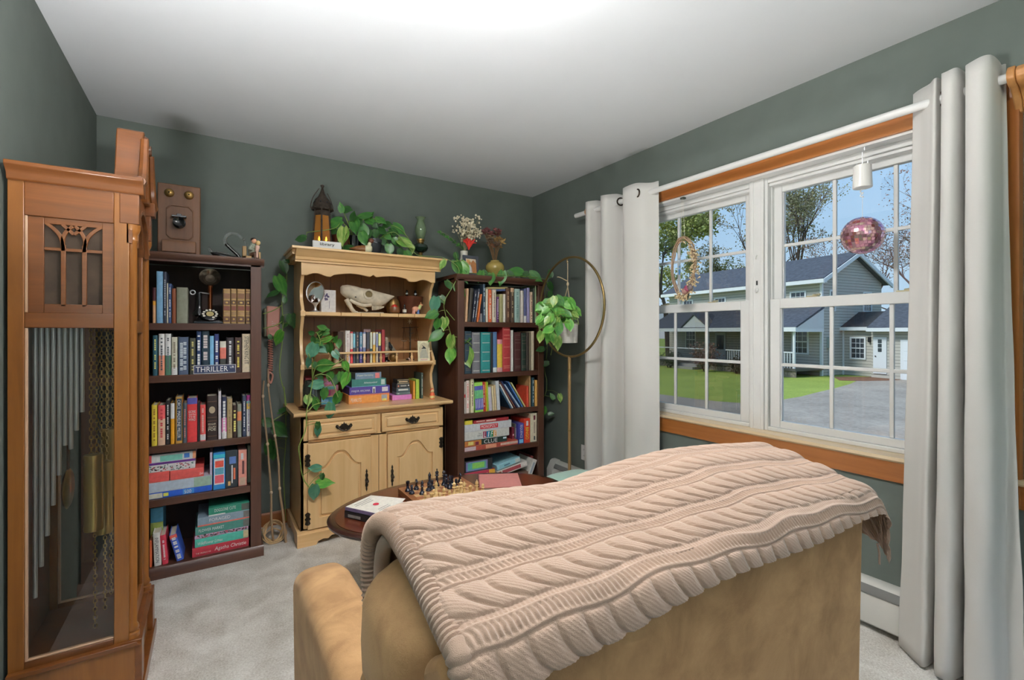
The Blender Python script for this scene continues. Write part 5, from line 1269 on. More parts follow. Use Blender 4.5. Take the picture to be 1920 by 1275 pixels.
R4 = dict(where='piled on fourth shelf of window-side bookcase', group='piled board games', boxes=[
     (1.506, 1.959, 0.392, 0.035, 2.985, 0.26, (170, 78, 62), 'brick red block game box at the bottom', {'panels': [(0, 0.2, 0.1, 0.9, (200, 180, 184)), (0.38, 0.58, 0.1, 0.9, (214, 150, 120)), (0.66, 1, 0.3, 0.8, (206, 176, 160))]}),
     (1.506, 1.863, 0.4276, 0.041, 2.985, 0.26, (34, 52, 46), 'black and green mystery game box', {'panels': [(0, 0.38, 0.05, 0.95, (190, 120, 60)), (0.08, 0.2, 0.2, 0.8, (226, 200, 120)), (0.24, 0.32, 0.1, 0.7, (120, 40, 60)), (0.9, 0.98, 0.55, 0.85, (190, 206, 226))], 'text': [('CLUE', (238, 240, 236), 0.44, 0.76, 0.15, 0.85)]}),
     (1.506, 1.882, 0.4692, 0.06, 2.985, 0.26, (196, 196, 192), 'grey white game of life box', {'panels': [(0.4, 0.475, 0.12, 0.9, (150, 50, 80)), (0.475, 0.55, 0.12, 0.9, (40, 110, 150)), (0.55, 0.625, 0.12, 0.9, (50, 130, 90)), (0.625, 0.7, 0.12, 0.9, (226, 150, 80))], 'text': [('L', (244, 244, 244), 0.415, 0.462, 0.2, 0.8), ('I', (244, 244, 244), 0.502, 0.525, 0.2, 0.8), ('F', (244, 244, 244), 0.566, 0.61, 0.2, 0.8), ('E', (244, 244, 244), 0.64, 0.686, 0.2, 0.8), ('THE', (70, 80, 84), 0.3, 0.36, 0.62, 0.78), ('GAME OF', (70, 80, 84), 0.27, 0.37, 0.36, 0.54)]}),
     (1.506, 1.901, 0.5298, 0.054, 2.985, 0.26, (192, 194, 198), 'pale grey property trading game box', {'panels': [(0.32, 0.7, 0.2, 0.8, (196, 50, 62))], 'text': [('MONOPOLY', (246, 240, 238), 0.34, 0.68, 0.3, 0.72)]}),
     (1.583, 1.877, 0.5844, 0.024, 2.985, 0.22, (150, 44, 50), 'flat dark red game box on top', {'panels': [(0.06, 0.3, 0.5, 0.8, (214, 180, 170)), (0.34, 0.62, 0.4, 0.8, (220, 190, 180)), (0.1, 0.6, 0.15, 0.22, (214, 120, 110))]}),
     (1.506, 1.578, 0.5844, 0.029, 2.985, 0.1, (226, 196, 66), 'yellow tin', {'round': 1}),
])
R4B = dict(where='on fourth shelf of window-side bookcase', group='upright board games', boxes=[
     (1.964, 2.015, 0.392, 0.154, 2.985, 0.2, (58, 58, 140), 'upright navy game box', {'vertical': 1, 'vtext': [('SEQUENCE', (222, 224, 240), 0.28, 0.94)], 'panels': [(0.15, 0.85, 0.03, 0.22, (120, 190, 214))]}),
     (2.017, 2.072, 0.392, 0.186, 2.985, 0.2, (206, 64, 44), 'upright red game box with yellow lettering', {'vertical': 1, 'vtext': [('BINGO', (240, 206, 70), 0.14, 0.64)], 'panels': [(0.35, 0.7, 0.72, 0.92, (226, 214, 214))]}),
     (2.075, 2.136, 0.392, 0.222, 2.985, 0.2, (214, 202, 176), 'upright cream game box at the right end', {'vertical': 1, 'panels': [(0.5, 0.78, 0.78, 0.94, (120, 50, 60)), (0.55, 0.75, 0.3, 0.7, (170, 150, 130)), (0.55, 0.75, 0.06, 0.2, (60, 70, 66))]}),
     (1.928, 1.95, 0.392, 0.123, 3.02, 0.18, (122, 44, 56), 'thin maroon box', {'vertical': 1, 'panels': [(0.3, 0.9, 0.5, 0.6, (220, 180, 180))]}),
     (1.953, 1.982, 0.392, 0.148, 3.02, 0.18, (84, 84, 78), 'thin grey box', {'vertical': 1, 'panels': [(0.3, 0.6, 0.3, 0.8, (206, 200, 190))]}),
])
LEAF_HUTCH_TOP = [
     (0.716, 3.201, 2.036, 0.058, -0.24, -0.05, 0.98, -0.52, -0.93, 0.67, 'm'),
     (0.73, 3.223, 2.063, 0.062, 0.64, -0.82, -0.17, -0.43, -0.4, 0.2, 'd'),
     (0.712, 3.184, 1.977, 0.09, -0.86, 0.4, -0.34, -0.35, -1.0, 0.38, 'm'),
     (0.718, 3.151, 1.929, 0.106, -0.11, -0.01, -1.0, -0.46, -0.52, 0.24, 'p'),
     (0.797, 3.214, 2.011, 0.101, 0.01, -0.31, -0.98, -0.7, -0.67, 0.7, 'm'),
     (0.836, 3.215, 1.975, 0.093, 0.36, -0.37, -0.87, -0.24, -0.76, 0.6, 'm'),
     (0.905, 3.189, 2.04, 0.093, -1.0, 0.27, -0.17, -0.58, -0.55, 0.59, 'm'),
     (0.894, 3.21, 2.018, 0.051, 0.32, -0.42, 0.87, -0.72, -0.84, 0.28, 'd'),
     (0.938, 3.225, 2.028, 0.078, 0.66, -0.71, -0.34, -0.21, -0.88, 0.68, 'm'),
     (0.912, 3.21, 1.997, 0.051, 0.65, -0.41, -0.64, -0.74, -0.76, 0.45, 'd'),
     (0.996, 3.223, 1.993, 0.061, 0.66, -0.83, 0.0, -0.48, -0.39, 0.22, 'd'),
     (1.063, 3.223, 2.0, 0.097, 0.63, -0.53, -0.57, -0.7, -0.62, 0.69, 'm'),
     (0.838, 3.185, 1.917, 0.084, 0.14, -0.41, -0.94, -0.77, -0.97, 0.47, 'm'),
     (0.951, 3.226, 1.961, 0.078, 0.55, -0.76, -0.5, -0.72, -0.68, 0.7, 'd'),
     (1.036, 3.221, 1.956, 0.07, 0.69, -0.66, -0.34, -0.5, -0.58, 0.21, 'd'),
     (1.091, 3.189, 1.892, 0.105, 0.73, -0.61, -0.34, -0.66, -0.6, 0.72, 'p'),
     (0.98, 3.215, 1.901, 0.061, 0.24, -0.55, -0.87, -0.39, -0.6, 0.24, 'd'),
     (1.022, 3.179, 1.854, 0.069, 0.02, -0.3, -0.98, -0.08, -0.33, 0.22, 'm'),
     (1.135, 3.162, 1.815, 0.079, 0.38, -0.33, -0.87, -0.11, -0.86, 0.52, 'm'),
     (1.102, 3.193, 1.833, 0.062, 0.11, -0.46, -0.94, -0.52, -0.55, 0.5, 'd'),
     (0.721, 3.199, 1.793, 0.074, 0.81, -0.56, 0.17, -0.72, -0.78, 0.67, 'd'),
     (0.894, 3.202, 1.941, 0.051, -0.06, -0.1, -1.0, -0.46, -0.74, 0.74, 'd'),
     (0.494, 3.188, 1.838, 0.063, -0.91, 0.44, 0.0, -0.77, -0.46, 0.35, 'd'),
     (0.784, 3.206, 1.989, 0.059, 0.05, -0.24, 0.98, -0.63, -0.71, 0.34, 'd'),
     (0.94, 3.207, 1.95, 0.06, -0.17, -0.27, -1.0, -0.34, -0.95, 0.62, 'd'),
     (1.181, 3.169, 1.861, 0.053, -0.04, -0.38, -0.98, -0.23, -0.46, 0.45, 'p'),
     (0.916, 3.187, 1.988, 0.068, -0.77, 0.41, 0.5, -0.61, -0.51, 0.41, 'm'),
     (0.841, 3.199, 1.972, 0.059, -0.56, 0.05, 0.87, -0.11, -0.74, 0.37, 'd'),
     (0.996, 3.211, 1.932, 0.061, 0.64, -0.42, -0.64, -0.52, -0.56, 0.25, 'm'),
     (1.059, 3.211, 1.91, 0.07, 0.53, -0.36, -0.77, -0.6, -0.99, 0.74, 'm'),
     (0.94, 3.216, 1.964, 0.052, 0.58, -0.7, 0.5, -0.12, -0.33, 0.51, 'd'),
     (0.718, 3.2, 1.866, 0.05, -0.61, -0.02, -0.87, -0.74, -0.88, 0.38, 'd'),
     (0.682, 3.192, 1.92, 0.049, -0.79, 0.38, -0.5, -0.1, -0.78, 0.23, 'd'),
     (1.141, 3.152, 1.751, 0.044, 0.72, -0.61, -0.34, -0.68, -0.96, 0.48, 'm'),
     (1.294, 3.11, 1.758, 0.036, 0.8, -0.6, 0.0, -0.73, -0.71, 0.57, 'd'),
     (1.246, 3.109, 1.755, 0.035, 0.81, -0.57, 0.17, -0.51, -0.4, 0.25, 'd'),
]
LEAF_HUTCH_SHELF = [
     (0.582, 3.041, 1.264, 0.051, -0.76, 0.41, 0.5, -0.24, -0.41, 0.45, 'm'),
     (0.602, 3.042, 1.25, 0.062, -1.01, 0.28, 0.0, -0.75, -0.65, 0.25, 'm'),
     (0.516, 3.044, 1.236, 0.034, -0.84, 0.42, 0.34, -0.72, -0.48, 0.28, 'd'),
     (0.616, 3.044, 1.212, 0.063, -0.98, 0.22, -0.34, -0.66, -0.7, 0.49, 'b'),
     (0.515, 3.069, 1.195, 0.062, 0.69, -0.67, -0.34, -0.66, -0.69, 0.72, 'm'),
     (0.517, 3.017, 1.177, 0.083, -0.36, 0.07, -0.94, -0.12, -1.0, 0.75, 'g'),
     (0.539, 3.062, 1.158, 0.057, 0.73, -0.46, -0.5, -0.4, -0.66, 0.47, 'g'),
     (0.611, 3.048, 1.184, 0.063, -0.07, 0.06, -1.0, -0.73, -0.57, 0.48, 'm'),
     (0.588, 3.056, 1.17, 0.045, 0.02, -0.29, -0.98, -0.27, -0.52, 0.21, 'd'),
     (0.635, 3.056, 1.185, 0.04, 0.38, -0.33, 0.87, -0.46, -0.68, 0.53, 'm'),
     (0.662, 3.059, 1.201, 0.052, -0.03, -0.37, -0.98, -0.36, -0.76, 0.68, 'm'),
     (0.631, 3.042, 1.132, 0.057, 0.28, -0.49, -0.87, -0.2, -0.51, 0.52, 'g'),
     (0.491, 3.015, 1.096, 0.061, -0.29, 0.18, -0.94, -0.76, -0.61, 0.52, 'g'),
     (0.541, 3.054, 1.037, 0.09, 0.79, -0.6, 0.17, -0.5, -0.98, 0.26, 'm'),
     (0.692, 3.037, 1.063, 0.058, 0.23, -0.27, -0.94, -0.65, -0.98, 0.36, 'b'),
     (0.611, 3.031, 1.006, 0.057, -0.23, -0.04, -0.98, -0.41, -1.01, 0.62, 'm'),
     (0.642, 3.055, 0.982, 0.063, -0.12, -0.18, -1.0, -0.23, -1.02, 0.72, 'd'),
     (0.671, 3.034, 0.999, 0.063, 0.01, -0.14, -1.0, -0.1, -0.33, 0.65, 'm'),
     (0.712, 3.013, 0.991, 0.086, -0.45, -0.08, -0.94, -0.54, -0.86, 0.62, 'b'),
     (0.558, 2.99, 0.938, 0.072, -0.98, 0.3, -0.17, -0.63, -0.95, 0.22, 'g'),
     (0.571, 2.997, 0.909, 0.067, -0.13, 0.11, -0.98, -0.1, -0.76, 0.59, 'm'),
     (0.662, 2.994, 0.874, 0.079, -0.57, 0.17, -0.82, -0.42, -0.77, 0.53, 'm'),
     (0.517, 2.995, 0.856, 0.055, -0.14, -0.22, -1.0, -0.6, -0.66, 0.27, 'm'),
     (0.473, 3.006, 0.871, 0.055, 0.05, -0.24, -0.98, -0.12, -1.01, 0.21, 'p'),
     (0.516, 3.049, 1.185, 0.039, -0.16, 0.07, 0.98, -0.74, -0.85, 0.66, 'd'),
     (0.54, 3.059, 1.213, 0.04, 0.59, -0.5, 0.64, -0.63, -0.98, 0.32, 'd'),
     (0.605, 3.061, 1.205, 0.034, 0.67, -0.7, 0.34, -0.22, -0.34, 0.62, 'm'),
     (0.515, 3.055, 1.063, 0.045, 0.43, -0.26, -0.87, -0.13, -0.41, 0.7, 'd'),
     (0.538, 3.057, 0.987, 0.04, 0.67, -0.38, -0.64, -0.71, -0.8, 0.3, 'd'),
     (0.594, 2.93, 0.824, 0.086, -0.2, 0.0, -0.98, -0.44, -0.78, 0.65, 'g'),
     (0.513, 2.956, 0.852, 0.06, -0.03, -0.21, -1.0, -0.63, -0.83, 0.43, 'm'),
     (0.515, 2.901, 0.726, 0.043, -0.13, -0.04, -1.0, -0.38, -0.72, 0.26, 'd'),
     (0.519, 2.902, 0.705, 0.059, -0.25, -0.07, -0.98, -0.55, -0.9, 0.48, 'g'),
     (0.528, 2.892, 0.456, 0.062, -0.99, 0.3, 0.09, -0.28, -0.56, 0.23, 'g'),
     (0.508, 2.913, 0.363, 0.084, 0.78, -0.62, 0.14, -0.54, -0.71, 0.51, 'b'),
     (0.495, 2.889, 0.367, 0.083, -0.13, 0.03, -0.99, -0.16, -0.51, 0.28, 'g'),
     (0.537, 2.902, 0.423, 0.037, -0.07, -0.11, -1.0, -0.55, -1.01, 0.48, 'd'),
]
LEAF_HUTCH_VINE = [
     (1.355, 2.986, 1.746, 0.063, -0.51, 0.13, -0.87, -0.17, -0.8, 0.65, 'p'),
     (1.44, 3.004, 1.754, 0.101, 0.21, -0.31, -0.94, -0.71, -0.52, 0.32, 'm'),
     (1.485, 3.008, 1.746, 0.101, 0.35, -0.38, -0.87, -0.73, -1.02, 0.7, 'b'),
     (1.45, 3.016, 1.589, 0.092, 0.36, -0.63, -0.77, -0.68, -0.91, 0.21, 'm'),
     (1.368, 2.998, 1.605, 0.063, 0.41, -0.29, -0.87, -0.08, -0.57, 0.39, 'd'),
     (1.289, 2.986, 1.488, 0.098, -0.14, 0.1, -0.98, -0.43, -0.93, 0.56, 'g'),
     (1.296, 2.978, 1.381, 0.08, -0.9, 0.33, -0.34, -0.59, -0.8, 0.38, 'm'),
     (1.359, 2.997, 1.348, 0.081, -0.22, -0.19, -1.0, -0.35, -0.42, 0.49, 'p'),
     (1.331, 2.983, 1.248, 0.098, -0.88, 0.15, -0.57, -0.3, -1.01, 0.44, 'm'),
     (1.407, 2.986, 1.225, 0.1, -0.15, 0.09, -0.98, -0.31, -0.39, 0.6, 'p'),
     (1.408, 2.996, 1.127, 0.091, -0.2, -0.16, -1.0, -0.68, -0.71, 0.56, 'b'),
     (1.522, 3.011, 1.139, 0.13, 0.08, -0.36, -0.97, -0.55, -0.5, 0.36, 'p'),
     (1.313, 2.987, 1.338, 0.071, -0.35, 0.09, -0.94, -0.4, -0.37, 0.17, 'm'),
     (1.424, 3.008, 1.139, 0.055, 0.64, -0.74, -0.34, -0.24, -0.56, 0.21, 'd'),
     (1.47, 3.003, 1.649, 0.083, -0.01, -0.34, -0.98, -0.63, -0.64, 0.69, 'm'),
     (1.486, 3.008, 1.682, 0.083, 0.28, -0.49, -0.87, -0.64, -0.54, 0.4, 'd'),
     (1.437, 2.993, 1.808, 0.055, 0.14, -0.1, -0.98, -0.08, -0.37, 0.58, 'd'),
     (1.495, 3.008, 1.179, 0.065, 0.71, -0.63, 0.34, -0.74, -0.46, 0.39, 'd'),
     (1.328, 3.0, 1.499, 0.054, 0.33, -0.41, -0.87, -0.34, -0.35, 0.48, 'd'),
]
LEAF_BOOKCASE_TOP = [
     (1.62, 2.946, 1.687, 0.074, -0.14, 0.11, -0.98, -0.11, -0.96, 0.36, 'm'),
     (1.703, 2.948, 1.675, 0.075, -0.07, 0.05, -1.0, -0.24, -0.35, 0.26, 'm'),
     (1.804, 2.951, 1.698, 0.096, -0.22, -0.02, -0.98, -0.13, -0.65, 0.55, 'm'),
     (1.96, 2.926, 1.689, 0.098, -0.77, 0.54, 0.34, -0.66, -0.98, 0.66, 'm'),
     (2.058, 2.975, 1.703, 0.1, 0.67, -0.57, -0.5, -0.64, -0.44, 0.32, 'm'),
     (1.643, 2.964, 1.689, 0.047, 0.49, -0.66, -0.64, -0.57, -1.0, 0.39, 'd'),
     (1.843, 2.964, 1.694, 0.058, 0.77, -0.54, -0.34, -0.46, -0.35, 0.18, 'd'),
     (2.028, 2.943, 1.698, 0.059, -0.94, 0.27, -0.34, -0.68, -0.62, 0.27, 'd'),
     (2.272, 2.979, 1.685, 0.057, -0.19, 0.02, 0.98, -0.41, -0.62, 0.66, 'd'),
     (2.246, 2.98, 1.643, 0.072, 0.4, -0.3, -0.87, -0.13, -0.92, 0.38, 'd'),
     (2.254, 2.972, 1.57, 0.062, 0.16, -0.06, -0.98, -0.5, -0.82, 0.44, 'd'),
     (2.177, 2.942, 1.12, 0.062, -0.96, 0.29, -0.26, -0.19, -0.58, 0.21, 'd'),
     (2.217, 2.935, 1.004, 0.059, -0.81, 0.56, -0.17, -0.42, -0.85, 0.52, 'd'),
     (2.351, 3.043, 0.697, 0.052, -0.41, 0.29, 0.87, -0.54, -1.01, 0.27, 'm'),
     (2.349, 2.97, 0.75, 0.06, -0.03, -0.37, -0.98, -0.41, -0.81, 0.66, 'p'),
     (2.258, 3.054, 0.643, 0.069, -0.29, -0.13, -0.98, -0.77, -0.7, 0.22, 'm'),
     (2.306, 3.064, 0.576, 0.044, 0.71, -0.72, 0.17, -0.62, -0.9, 0.53, 'd'),
]
LEAF_HANGING = [
     (2.111, 2.583, 1.443, 0.068, 0.18, -0.33, -0.94, -0.53, -0.41, 0.55, 'b'),
     (2.124, 2.53, 1.399, 0.056, 0.18, -0.18, -0.97, -0.65, -0.51, 0.42, 'b'),
     (2.032, 2.518, 1.445, 0.058, 0.48, -0.7, -0.63, -0.75, -0.84, 0.29, 'b'),
     (1.985, 2.613, 1.315, 0.056, -0.86, 0.26, -0.49, -0.14, -0.75, 0.27, 'm'),
     (1.882, 2.49, 1.349, 0.056, -0.6, 0.02, -0.86, -0.74, -0.74, 0.4, 'p'),
     (2.097, 2.565, 1.426, 0.062, 0.06, -0.42, -0.96, -0.42, -0.78, 0.16, 'm'),
     (2.0, 2.559, 1.436, 0.059, 0.19, -0.31, -0.94, -0.67, -0.9, 0.6, 'b'),
     (1.905, 2.493, 1.37, 0.069, -0.43, 0.06, -0.92, -0.53, -0.64, 0.59, 'b'),
     (2.101, 2.566, 1.357, 0.059, 0.45, -0.41, -0.8, -0.12, -0.52, 0.35, 'b'),
     (1.904, 2.579, 1.362, 0.074, -0.08, 0.09, -0.99, -0.77, -0.89, 0.22, 'b'),
     (1.982, 2.524, 1.336, 0.062, 0.04, -0.26, -0.99, -0.53, -0.75, 0.53, 'b'),
     (1.964, 2.56, 1.391, 0.075, -0.79, 0.25, -0.59, -0.44, -0.55, 0.71, 'b'),
     (1.947, 2.539, 1.446, 0.068, 0.3, -0.15, -0.94, -0.52, -0.75, 0.74, 'b'),
     (2.047, 2.639, 1.344, 0.073, -0.16, 0.09, -0.98, -0.17, -0.94, 0.32, 'b'),
     (1.828, 2.493, 1.355, 0.061, -0.63, 0.19, -0.78, -0.56, -0.7, 0.72, 'b'),
     (2.021, 2.589, 1.501, 0.059, 0.25, -0.39, -0.91, -0.43, -0.8, 0.5, 'b'),
     (1.97, 2.575, 1.425, 0.068, -0.36, 0.07, -0.94, -0.65, -0.98, 0.6, 'b'),
     (2.133, 2.597, 1.421, 0.07, -0.03, 0.0, -1.0, -0.54, -0.88, 0.21, 'm'),
     (2.041, 2.611, 1.45, 0.05, 0.39, -0.37, -0.85, -0.38, -0.37, 0.56, 'm'),
     (2.083, 2.524, 1.48, 0.076, 0.35, -0.37, -0.87, -0.36, -0.39, 0.7, 'b'),
     (2.203, 2.652, 1.424, 0.061, 0.47, -0.64, -0.67, -0.69, -0.93, 0.16, 'b'),
     (2.025, 2.577, 1.389, 0.065, -0.29, 0.17, -0.94, -0.11, -0.67, 0.61, 'b'),
     (2.024, 2.559, 1.439, 0.061, -0.02, -0.09, -1.0, -0.32, -0.75, 0.72, 'p'),
     (2.014, 2.517, 1.393, 0.071, 0.59, -0.64, -0.54, -0.71, -0.99, 0.62, 'm'),
     (2.168, 2.611, 1.385, 0.078, -0.0, -0.04, -1.0, -0.18, -0.46, 0.29, 'b'),
     (1.976, 2.615, 1.402, 0.057, 0.11, -0.32, -0.96, -0.58, -0.42, 0.15, 'b'),
     (2.054, 2.567, 1.459, 0.06, -0.27, -0.1, -0.98, -0.32, -0.58, 0.15, 'b'),
     (1.902, 2.521, 1.411, 0.055, -0.88, 0.2, -0.54, -0.66, -0.87, 0.46, 'b'),
     (2.146, 2.556, 1.421, 0.055, 0.0, -0.4, -0.98, -0.2, -0.7, 0.54, 'm'),
     (1.927, 2.505, 1.348, 0.064, -0.51, 0.08, -0.88, -0.19, -0.95, 0.67, 'b'),
     (1.903, 2.477, 1.278, 0.071, -0.87, 0.26, -0.48, -0.42, -0.63, 0.55, 'b'),
     (1.901, 2.576, 1.441, 0.067, -0.72, 0.3, -0.64, -0.28, -0.99, 0.47, 'b'),
     (1.993, 2.523, 1.335, 0.053, -0.59, 0.2, -0.8, -0.35, -0.95, 0.57, 'b'),
     (2.138, 2.622, 1.343, 0.055, -0.06, -0.34, -0.99, -0.75, -0.99, 0.74, 'b'),
     (2.091, 2.527, 1.395, 0.066, 0.57, -0.71, -0.5, -0.3, -0.99, 0.51, 'p'),
     (1.948, 2.512, 1.488, 0.064, -0.33, -0.1, -0.98, -0.36, -0.51, 0.56, 'p'),
     (2.082, 2.554, 1.368, 0.054, 0.42, -0.43, -0.81, -0.28, -1.02, 0.18, 'b'),
     (2.065, 2.54, 1.455, 0.067, 0.48, -0.61, -0.69, -0.46, -0.49, 0.17, 'b'),
     (1.879, 2.511, 1.339, 0.065, -0.85, 0.22, -0.56, -0.41, -0.8, 0.2, 'b'),
     (2.001, 2.592, 1.48, 0.073, -0.74, 0.19, -0.69, -0.76, -1.01, 0.65, 'p'),
     (1.982, 2.543, 1.431, 0.072, 0.07, -0.31, -0.97, -0.28, -0.85, 0.59, 'b'),
     (2.087, 2.598, 1.454, 0.052, 0.35, -0.22, -0.91, -0.77, -0.6, 0.69, 'b'),
     (2.013, 2.612, 1.413, 0.052, -0.48, 0.26, -0.84, -0.7, -0.51, 0.6, 'p'),
     (2.116, 2.635, 1.352, 0.059, -0.05, -0.3, -0.99, -0.32, -0.59, 0.27, 'm'),
     (2.07, 2.62, 1.464, 0.052, -0.12, 0.05, -0.99, -0.18, -0.97, 0.43, 'b'),
     (1.979, 2.537, 1.49, 0.074, 0.47, -0.43, -0.78, -0.77, -0.66, 0.71, 'm'),
     (2.0, 2.515, 1.403, 0.049, 0.24, -0.41, -0.9, -0.43, -0.37, 0.67, 'b'),
     (2.112, 2.546, 1.415, 0.065, 0.62, -0.36, -0.7, -0.72, -0.32, 0.35, 'p'),
     (2.006, 2.553, 1.474, 0.062, -0.53, 0.09, -0.87, -0.65, -0.46, 0.5, 'b'),
     (1.933, 2.535, 1.348, 0.061, -0.55, 0.15, -0.84, -0.43, -0.67, 0.5, 'b'),
     (1.946, 2.559, 1.398, 0.071, -0.95, 0.26, -0.35, -0.28, -0.84, 0.16, 'b'),
     (1.981, 2.513, 1.346, 0.06, -0.34, 0.26, -0.91, -0.71, -0.46, 0.61, 'p'),
     (1.984, 2.616, 1.469, 0.058, -0.84, 0.33, -0.46, -0.35, -0.86, 0.28, 'b'),
     (2.114, 2.658, 1.459, 0.077, 0.7, -0.44, -0.57, -0.26, -0.49, 0.42, 'p'),
     (2.047, 2.603, 1.445, 0.082, 0.55, -0.75, 0.5, -0.24, -0.35, 0.34, 'b'),
     (2.171, 2.592, 1.424, 0.074, 0.59, -0.5, -0.64, -0.68, -0.35, 0.58, 'b'),
     (2.044, 2.487, 1.329, 0.071, -0.03, -0.37, -0.98, -0.29, -0.55, 0.41, 'b'),
     (1.961, 2.475, 1.306, 0.078, -0.21, -0.0, -0.98, -0.13, -0.55, 0.43, 'm'),
     (1.88, 2.571, 1.254, 0.071, -0.13, 0.12, -0.98, -0.33, -0.48, 0.48, 'p'),
     (2.016, 2.58, 1.222, 0.09, 0.12, -0.13, -0.98, -0.24, -0.67, 0.43, 'p'),
     (1.943, 2.593, 1.258, 0.08, 0.28, -0.5, -0.87, -0.32, -0.52, 0.4, 'b'),
     (1.904, 2.575, 1.331, 0.062, -0.6, -0.0, -0.87, -0.29, -0.57, 0.54, 'p'),
     (1.935, 2.582, 1.3, 0.062, -0.16, -0.24, -1.0, -0.16, -0.51, 0.63, 'b'),
     (1.991, 2.582, 1.228, 0.063, -0.16, -0.25, -1.0, -0.59, -0.65, 0.15, 'p'),
     (1.924, 2.557, 1.381, 0.071, -0.81, 0.56, 0.17, -0.66, -0.92, 0.63, 'b'),
     (1.968, 2.579, 1.384, 0.071, -0.28, -0.12, -0.98, -0.38, -0.57, 0.27, 'b'),
     (1.928, 2.57, 1.417, 0.062, -0.91, 0.19, 0.5, -0.29, -0.41, 0.63, 'b'),
     (1.955, 2.577, 1.235, 0.062, -0.45, -0.08, -0.94, -0.55, -0.71, 0.17, 'b'),
]
LEAF_WALL_VINE = [
     (0.369, 3.306, 1.701, 0.076, 0.29, -0.18, -0.94, -0.2, -0.35, 0.7, 'd'),
     (0.342, 3.29, 1.601, 0.11, 0.28, -0.2, -0.94, -0.57, -0.57, 0.67, 'm'),
     (0.355, 3.294, 1.507, 0.076, -0.92, 0.17, -0.5, -0.73, -0.33, 0.2, 'd'),
     (0.365, 3.237, 1.252, 0.092, -0.48, 0.32, -0.82, -0.51, -0.85, 0.38, 'b'),
     (0.423, 3.303, 1.363, 0.077, 0.15, -0.09, -0.98, -0.33, -0.94, 0.64, 'd'),
     (0.296, 3.307, 1.231, 0.035, 0.31, -0.45, -0.87, -0.2, -0.67, 0.67, 'd'),
     (0.376, 3.3, 1.349, 0.047, -0.22, -0.02, -0.98, -0.53, -0.33, 0.74, 'd'),
     (0.404, 3.295, 1.303, 0.035, -0.72, 0.3, -0.64, -0.41, -0.6, 0.56, 'd'),
     (0.387, 3.304, 1.471, 0.041, -0.13, -0.2, -1.0, -0.13, -0.73, 0.75, 'd'),
     (0.389, 3.311, 1.706, 0.041, 0.73, -0.61, -0.34, -0.14, -0.38, 0.32, 'd'),
     (0.313, 3.242, 0.678, 0.079, -0.97, 0.22, 0.34, -0.37, -0.62, 0.35, 'd'),
     (0.313, 3.246, 0.573, 0.086, -0.53, 0.09, -0.87, -0.59, -0.96, 0.43, 'd'),
     (0.323, 3.274, 0.668, 0.1, 0.57, -0.53, -0.64, -0.47, -0.43, 0.41, 'd'),
     (0.314, 3.251, 0.524, 0.066, -0.03, -0.04, -1.0, -0.25, -0.67, 0.43, 'd'),
     (0.347, 3.272, 0.744, 0.067, 0.65, -0.72, 0.34, -0.3, -0.42, 0.73, 'd'),
]
CHESS_DARK = [
     (0.791, 2.173, 'rook'),
     (0.795, 2.13, 'pawn'),
     (0.835, 2.176, 'knight'),
     (0.833, 2.095, 'bishop'),
     (0.8783, 2.1265, 'pawn'),
     (0.9037, 2.1435, 'pawn'),
     (0.94, 2.168, 'king'),
     (0.975, 2.1622, 'queen'),
     (0.9758, 2.1317, 'pawn'),
     (0.978, 2.1, 'bishop'),
     (1.011, 2.096, 'pawn'),
     (1.06, 2.153, 'knight'),
     (1.0062, 2.1332, 'rook'),
     (0.911, 2.192, 'bishop'),
     (1.001, 2.191, 'pawn'),
]
CHESS_LIGHT = [
     (0.807, 1.994, 'pawn'),
     (0.822, 1.953, 'rook'),
     (0.886, 2.052, 'bishop'),
     (0.8541, 1.9406, 'knight'),
     (0.8815, 1.954, 'bishop'),
     (0.9117, 1.958, 'pawn'),
     (0.94, 1.9694, 'queen'),
     (0.97, 1.998, 'pawn'),
     (0.9664, 1.9539, 'king'),
     (0.9924, 1.9698, 'bishop'),
     (1.0128, 1.9471, 'rook'),
     (1.0267, 1.9742, 'pawn'),
     (1.0549, 1.9624, 'bishop'),
     (1.085, 1.9577, 'pawn'),
     (0.857, 2.013, 'pawn'),
     (1.006, 2.036, 'pawn'),
]

